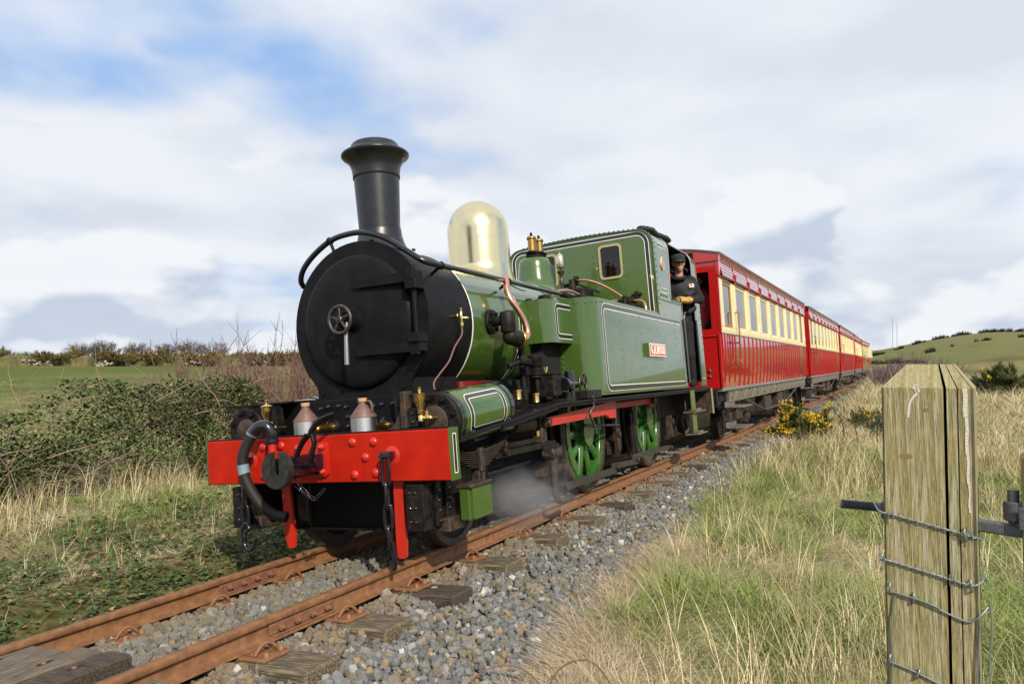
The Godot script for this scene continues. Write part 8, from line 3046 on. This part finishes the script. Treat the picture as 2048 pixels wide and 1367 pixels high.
func build_far() -> void:
	# left: an earth bank with stones, gorse along its top, bare trees behind
	var bank := []
	for i in 161:
		var az := lerpf(-68.0, -31.0, i / 160.0)
		bank.append(at_az(az, 118.0 + 5.0 * nz2.get_noise_2d(i * 0.075, 2.0)))
	var b := mb()
	for i in bank.size() - 1:
		var rows := []
		for e in 2:
			var p: Vector2 = bank[i + e]
			var g := ground_y(p.x, p.y)
			var out := (Vector2(3.2, 3.5) - p).normalized()
			var row := []
			var hh := 1.25 + 0.35 * nz2.get_noise_2d((i + e) * 0.26, 5.0)
			for q in [[1.7, -0.2], [1.2, 0.5], [0.8, 0.95], [0.0, 1.1], [-1.2, 0.9], [-2.0, -0.3]]:
				row.append(V(p.x + out.x * q[0], g + q[1] * hh, p.y + out.y * q[0]))
			rows.append(row)
		for k in 5:
			var n: Vector3 = (rows[0][k + 1] - rows[0][k]).cross(rows[1][k] - rows[0][k]).normalized()
			if n.y < 0: n = -n
			b.col = Color(0.15, 0.165, 0.06).lerp(Color(0.27, 0.20, 0.10), clampf(0.4 + nz.get_noise_2d(i * 0.3, k * 0.9) * 1.6, 0.0, 1.0))
			b.quad(rows[0][k], rows[0][k + 1], rows[1][k + 1], rows[1][k], n)
	var gm := mat(Color.WHITE, 0.95)
	gm.vertex_color_use_as_albedo = true
	gm.albedo_texture = noise_tex(0.03, Color(0.45, 0.45, 0.4), Color(1, 1, 1), 0.3, FastNoiseLite.TYPE_SIMPLEX, 512, false, 91)
	gm.uv1_triplanar = true
	gm.uv1_scale = Vector3.ONE * 0.3
	var B := obj("earth_bank", b, gm)
	tag(B, "low grassy earth bank along the far side of the pasture", "bank")
	var st := stone_mesh(501)
	var stm := mottled(lin(0.34, 0.32, 0.28), lin(0.20, 0.185, 0.16), 0.03, 2.0, 0.9, 0.0, 0.0, null, 92)
	for i in 60:
		var az := [-61.5, -60.8, -60.2, -57.3, -56.8, -56.3, -51.0, -50.4, -64.5, -63.8, -48.0, -46.4][rng.randi() % 12] + rng.randf_range(-0.7, 0.7) as float
		var p := at_az(az, 116.2 - rng.randf_range(0.0, 0.5))
		var s := rng.randf_range(0.14, 0.38)
		put("stone", st, stm, B, Transform3D(Basis.from_euler(V(rng.randf(), rng.randf() * TAU, rng.randf())) * Basis.from_scale(V(s * 1.4, s * 0.8, s)), V(p.x, ground_y(p.x, p.y) + rng.randf_range(0.0, 0.75), p.y)))
	var gz := [[-65.5, 1.9, 3.6, 0.12, "brown and gold gorse on the bank at the picture's left edge"], [-62.6, 1.7, 3.8, 0.12, "rounded brownish gorse on the bank, second from the left edge"], [-60.2, 1.2, 3.0, 0.15, "small gorse on the bank in front of the sky gap"], [-58.5, 1.4, 3.6, 0.10, "brown gorse on the bank under the first bare trees"],
		[-56.2, 1.6, 4.4, 0.45, "gold flowering gorse on the bank under the bare trees"], [-53.8, 1.7, 4.6, 0.5, "broad gold gorse on the bank right of the flowering one"], [-51.4, 1.6, 4.2, 0.3, "olive gorse on the bank above the long shoots"], [-49.3, 1.5, 4.0, 0.5, "yellow gorse on the bank behind the bare shrub"],
		[-47.3, 1.6, 3.8, 0.35, "gorse with a twiggy top on the bank behind the shrub's middle"], [-45.6, 1.5, 3.8, 0.5, "yellow-green gorse on the bank left of the field gate"], [-43.8, 1.9, 4.0, 0.6, "tall gold gorse on the bank above the field gate"], [-41.5, 1.6, 4.2, 0.4, "gorse on the bank mostly behind the engine"]]
	for q in gz:
		var p := at_az(q[0], 118.5)
		gorse("gorse_bush", q[4], V(p.x, ground_y(p.x, p.y) + 0.75, p.y), q[2] * 1.55, q[1], 420, q[3] * 0.8, "bush", "gorse along the far bank", 0.8)
		var p2 := at_az(q[0] + 1.1, 118.0)
		gorse("gorse_bush", q[4].replace("gorse", "low gorse") + ", right beside it", V(p2.x, ground_y(p2.x, p2.y) + 0.45, p2.y), q[2] * 1.3, q[1] * 0.75, 260, q[3] * 0.5, "bush", "gorse along the far bank", 0.8)
	var tz := [[-58.0, 7.0, 9.0, "leftmost dark bare tree behind the far bank"], [-56.6, 8.0, 7.5, "feathery bare tree second from left behind the bank"], [-54.6, 7.4, 8.0, "round-topped bare tree alone right of the feathery one"], [-52.6, 7.4, 8.5, "grey bare tree in the middle of the group behind the bank"], [-51.2, 8.0, 9.0, "tallest grey bare tree right of the group's middle"], [-49.6, 7.6, 10.0, "wide bare tree at the right end of the group behind the bank"]]
	for q in tz:
		var p := at_az(q[0], 215.0)
		bare_tree(q[3], p.x, p.y, q[1], q[2], "bare trees beyond the pasture")
	# field gate by the bank
	var gp := at_az(-42.95, 112.0)
	var gb := Basis(Vector3.UP, deg_to_rad(-38.0)) * Basis(Vector3.BACK, 0.06)
	var FG := thing("field_gate", "pale metal field gate standing against the bank beside the engine", "gate", Transform3D(gb, on_ground(gp.x, gp.y)))
	var alu := mat(lin(0.55, 0.55, 0.53), 0.45, 0.4)
	for i in 5:
		b = mb()
		b.cyl(V(-1.6, 0.15 + i * 0.27, 0), V(1.6, 0.15 + i * 0.27, 0), 0.03, 8)
		obj("bar", b, alu, FG)
	for x in [-1.6, -0.5, 0.5, 1.6]:
		b = mb()
		b.cyl(V(x, 0.0, 0.02), V(x, 1.3, 0.02), 0.035, 8)
		obj("upright", b, alu, FG)
	# hedgerows on the hill
	var hc := Color(0.05, 0.055, 0.026)
	hedgerow("long hedgerow climbing the hill just below its crest", [at_az(-2.5, 410.0), at_az(-0.5, 440.0), at_az(2.2, 500.0), at_az(6.4, 560.0)], 3.4, -0.12, hc)
	hedgerow("broken hedgerow across the middle of the hill", [at_az(0.2, 330.0), at_az(2.5, 370.0), at_az(4.5, 420.0), at_az(9.5, 470.0)], 3.0, 0.02, hc)
	hedgerow("dark wall and hedge low on the hill's left", [at_az(-3.0, 400.0), at_az(-1.0, 360.0), at_az(0.6, 320.0), at_az(2.2, 290.0)], 2.2, -0.25, hc)
	hedgerow("trees along the crest of the hill", [at_az(4.2, 585.0), at_az(9.5, 600.0)], 4.6, -0.02, hc)
	hedgerow("short hedge running down from the crest at the right", [at_az(6.2, 560.0), at_az(10.0, 500.0)], 3.4, -0.2, hc)
	# purple-brown shrub beyond the gatepost
	var S := thing("bare_thicket", "purple-brown leafless thicket behind the gatepost beside the distant track", "thicket", Transform3D(Basis(), on_ground(4.15, -44.0, 0.1)))
	b = mb()
	for i in 420:
		var x := rng.randf_range(-1.5, 2.4)
		var z := rng.randf_range(-1.2, 1.2)
		twig(b, V(x, 0, z), V(x * 0.12 + rng.randf_range(-0.25, 0.25), 1, rng.randf_range(-0.3, 0.3)), rng.randf_range(1.3, 2.6) * (1.0 - 0.25 * absf(x - 0.3) / 2.0), 0.02, 0.0, 4, 4)
	stuff_part(obj("stems", b, mottled(lin(0.15, 0.10, 0.115), lin(0.09, 0.065, 0.075), 0.05, 1.0, 0.95, 0.0, 0.0, null, 93), S))
	# fence stakes by the far bend, and two thin masts behind the hill
	for q in [[2.75, -62.0, "short grey fence stake beside the bend of the distant track"], [3.25, -61.0, "pale fence stake just left of the purple thicket"], [3.9, -60.5, "leaning fence stake in front of the purple thicket's left side"]]:
		b = mb()
		b.cyl(V(0, -0.2, 0), V(0.03, 1.05, 0), 0.06, 8, 0.055)
		tag(obj("fence_stake", b, M.sole, self, Transform3D(Basis(), on_ground(q[0], q[1]))), q[2], "fence stake", "fence stakes by the far bend")
	for q in [[0.35, 36.0, "taller thin radio mast beyond the hill"], [0.62, 28.0, "shorter thin radio mast right beside the taller one"]]:
		var p := at_az(q[0], 760.0)
		b = mb()
		b.cyl(V(0, 0, 0), V(0, q[1], 0), 0.22, 6, 0.14)
		for k in 8: b.cyl(V(-0.35, k * 4.2 + 2.0, 0), V(0.35, k * 4.2 + 4.0, 0), 0.06, 4)
		tag(obj("radio_mast", b, M.stay, self, Transform3D(Basis(), V(p.x, ground_y(p.x, p.y), p.y))), q[2], "mast", "masts behind the hill")

func build_steam() -> void:
	# drain steam: a drift of small soft puffs, thinner outwards
	for i in 26:
		var t := rng.randf()
		var p := V(0.42 + rng.randf_range(-0.2, 0.22), 0.27 + rng.randf_range(-0.12, 0.14), lerpf(-1.15, -2.3, t))
		var s := rng.randf_range(0.12, 0.30) * (1.0 + 0.5 * sin(t * PI))
		var f := FogVolume.new()
		f.name = numbered("steam", self)
		f.shape = RenderingServer.FOG_VOLUME_SHAPE_ELLIPSOID
		f.size = V(s * 1.3, s * 0.75, s * 1.7)
		f.position = p
		f.rotation = V(rng.randf_range(-0.4, 0.4), rng.randf() * TAU, rng.randf_range(-0.4, 0.4))
		var m := FogMaterial.new()
		m.density = rng.randf_range(0.14, 0.4)
		m.albedo = Color(0.95, 0.96, 0.98)
		f.material = m
		add_child(f, true)
		tag(f, "thin white drain steam drifting low between the front wheels", "steam", "steam from the cylinder drains", "stuff")
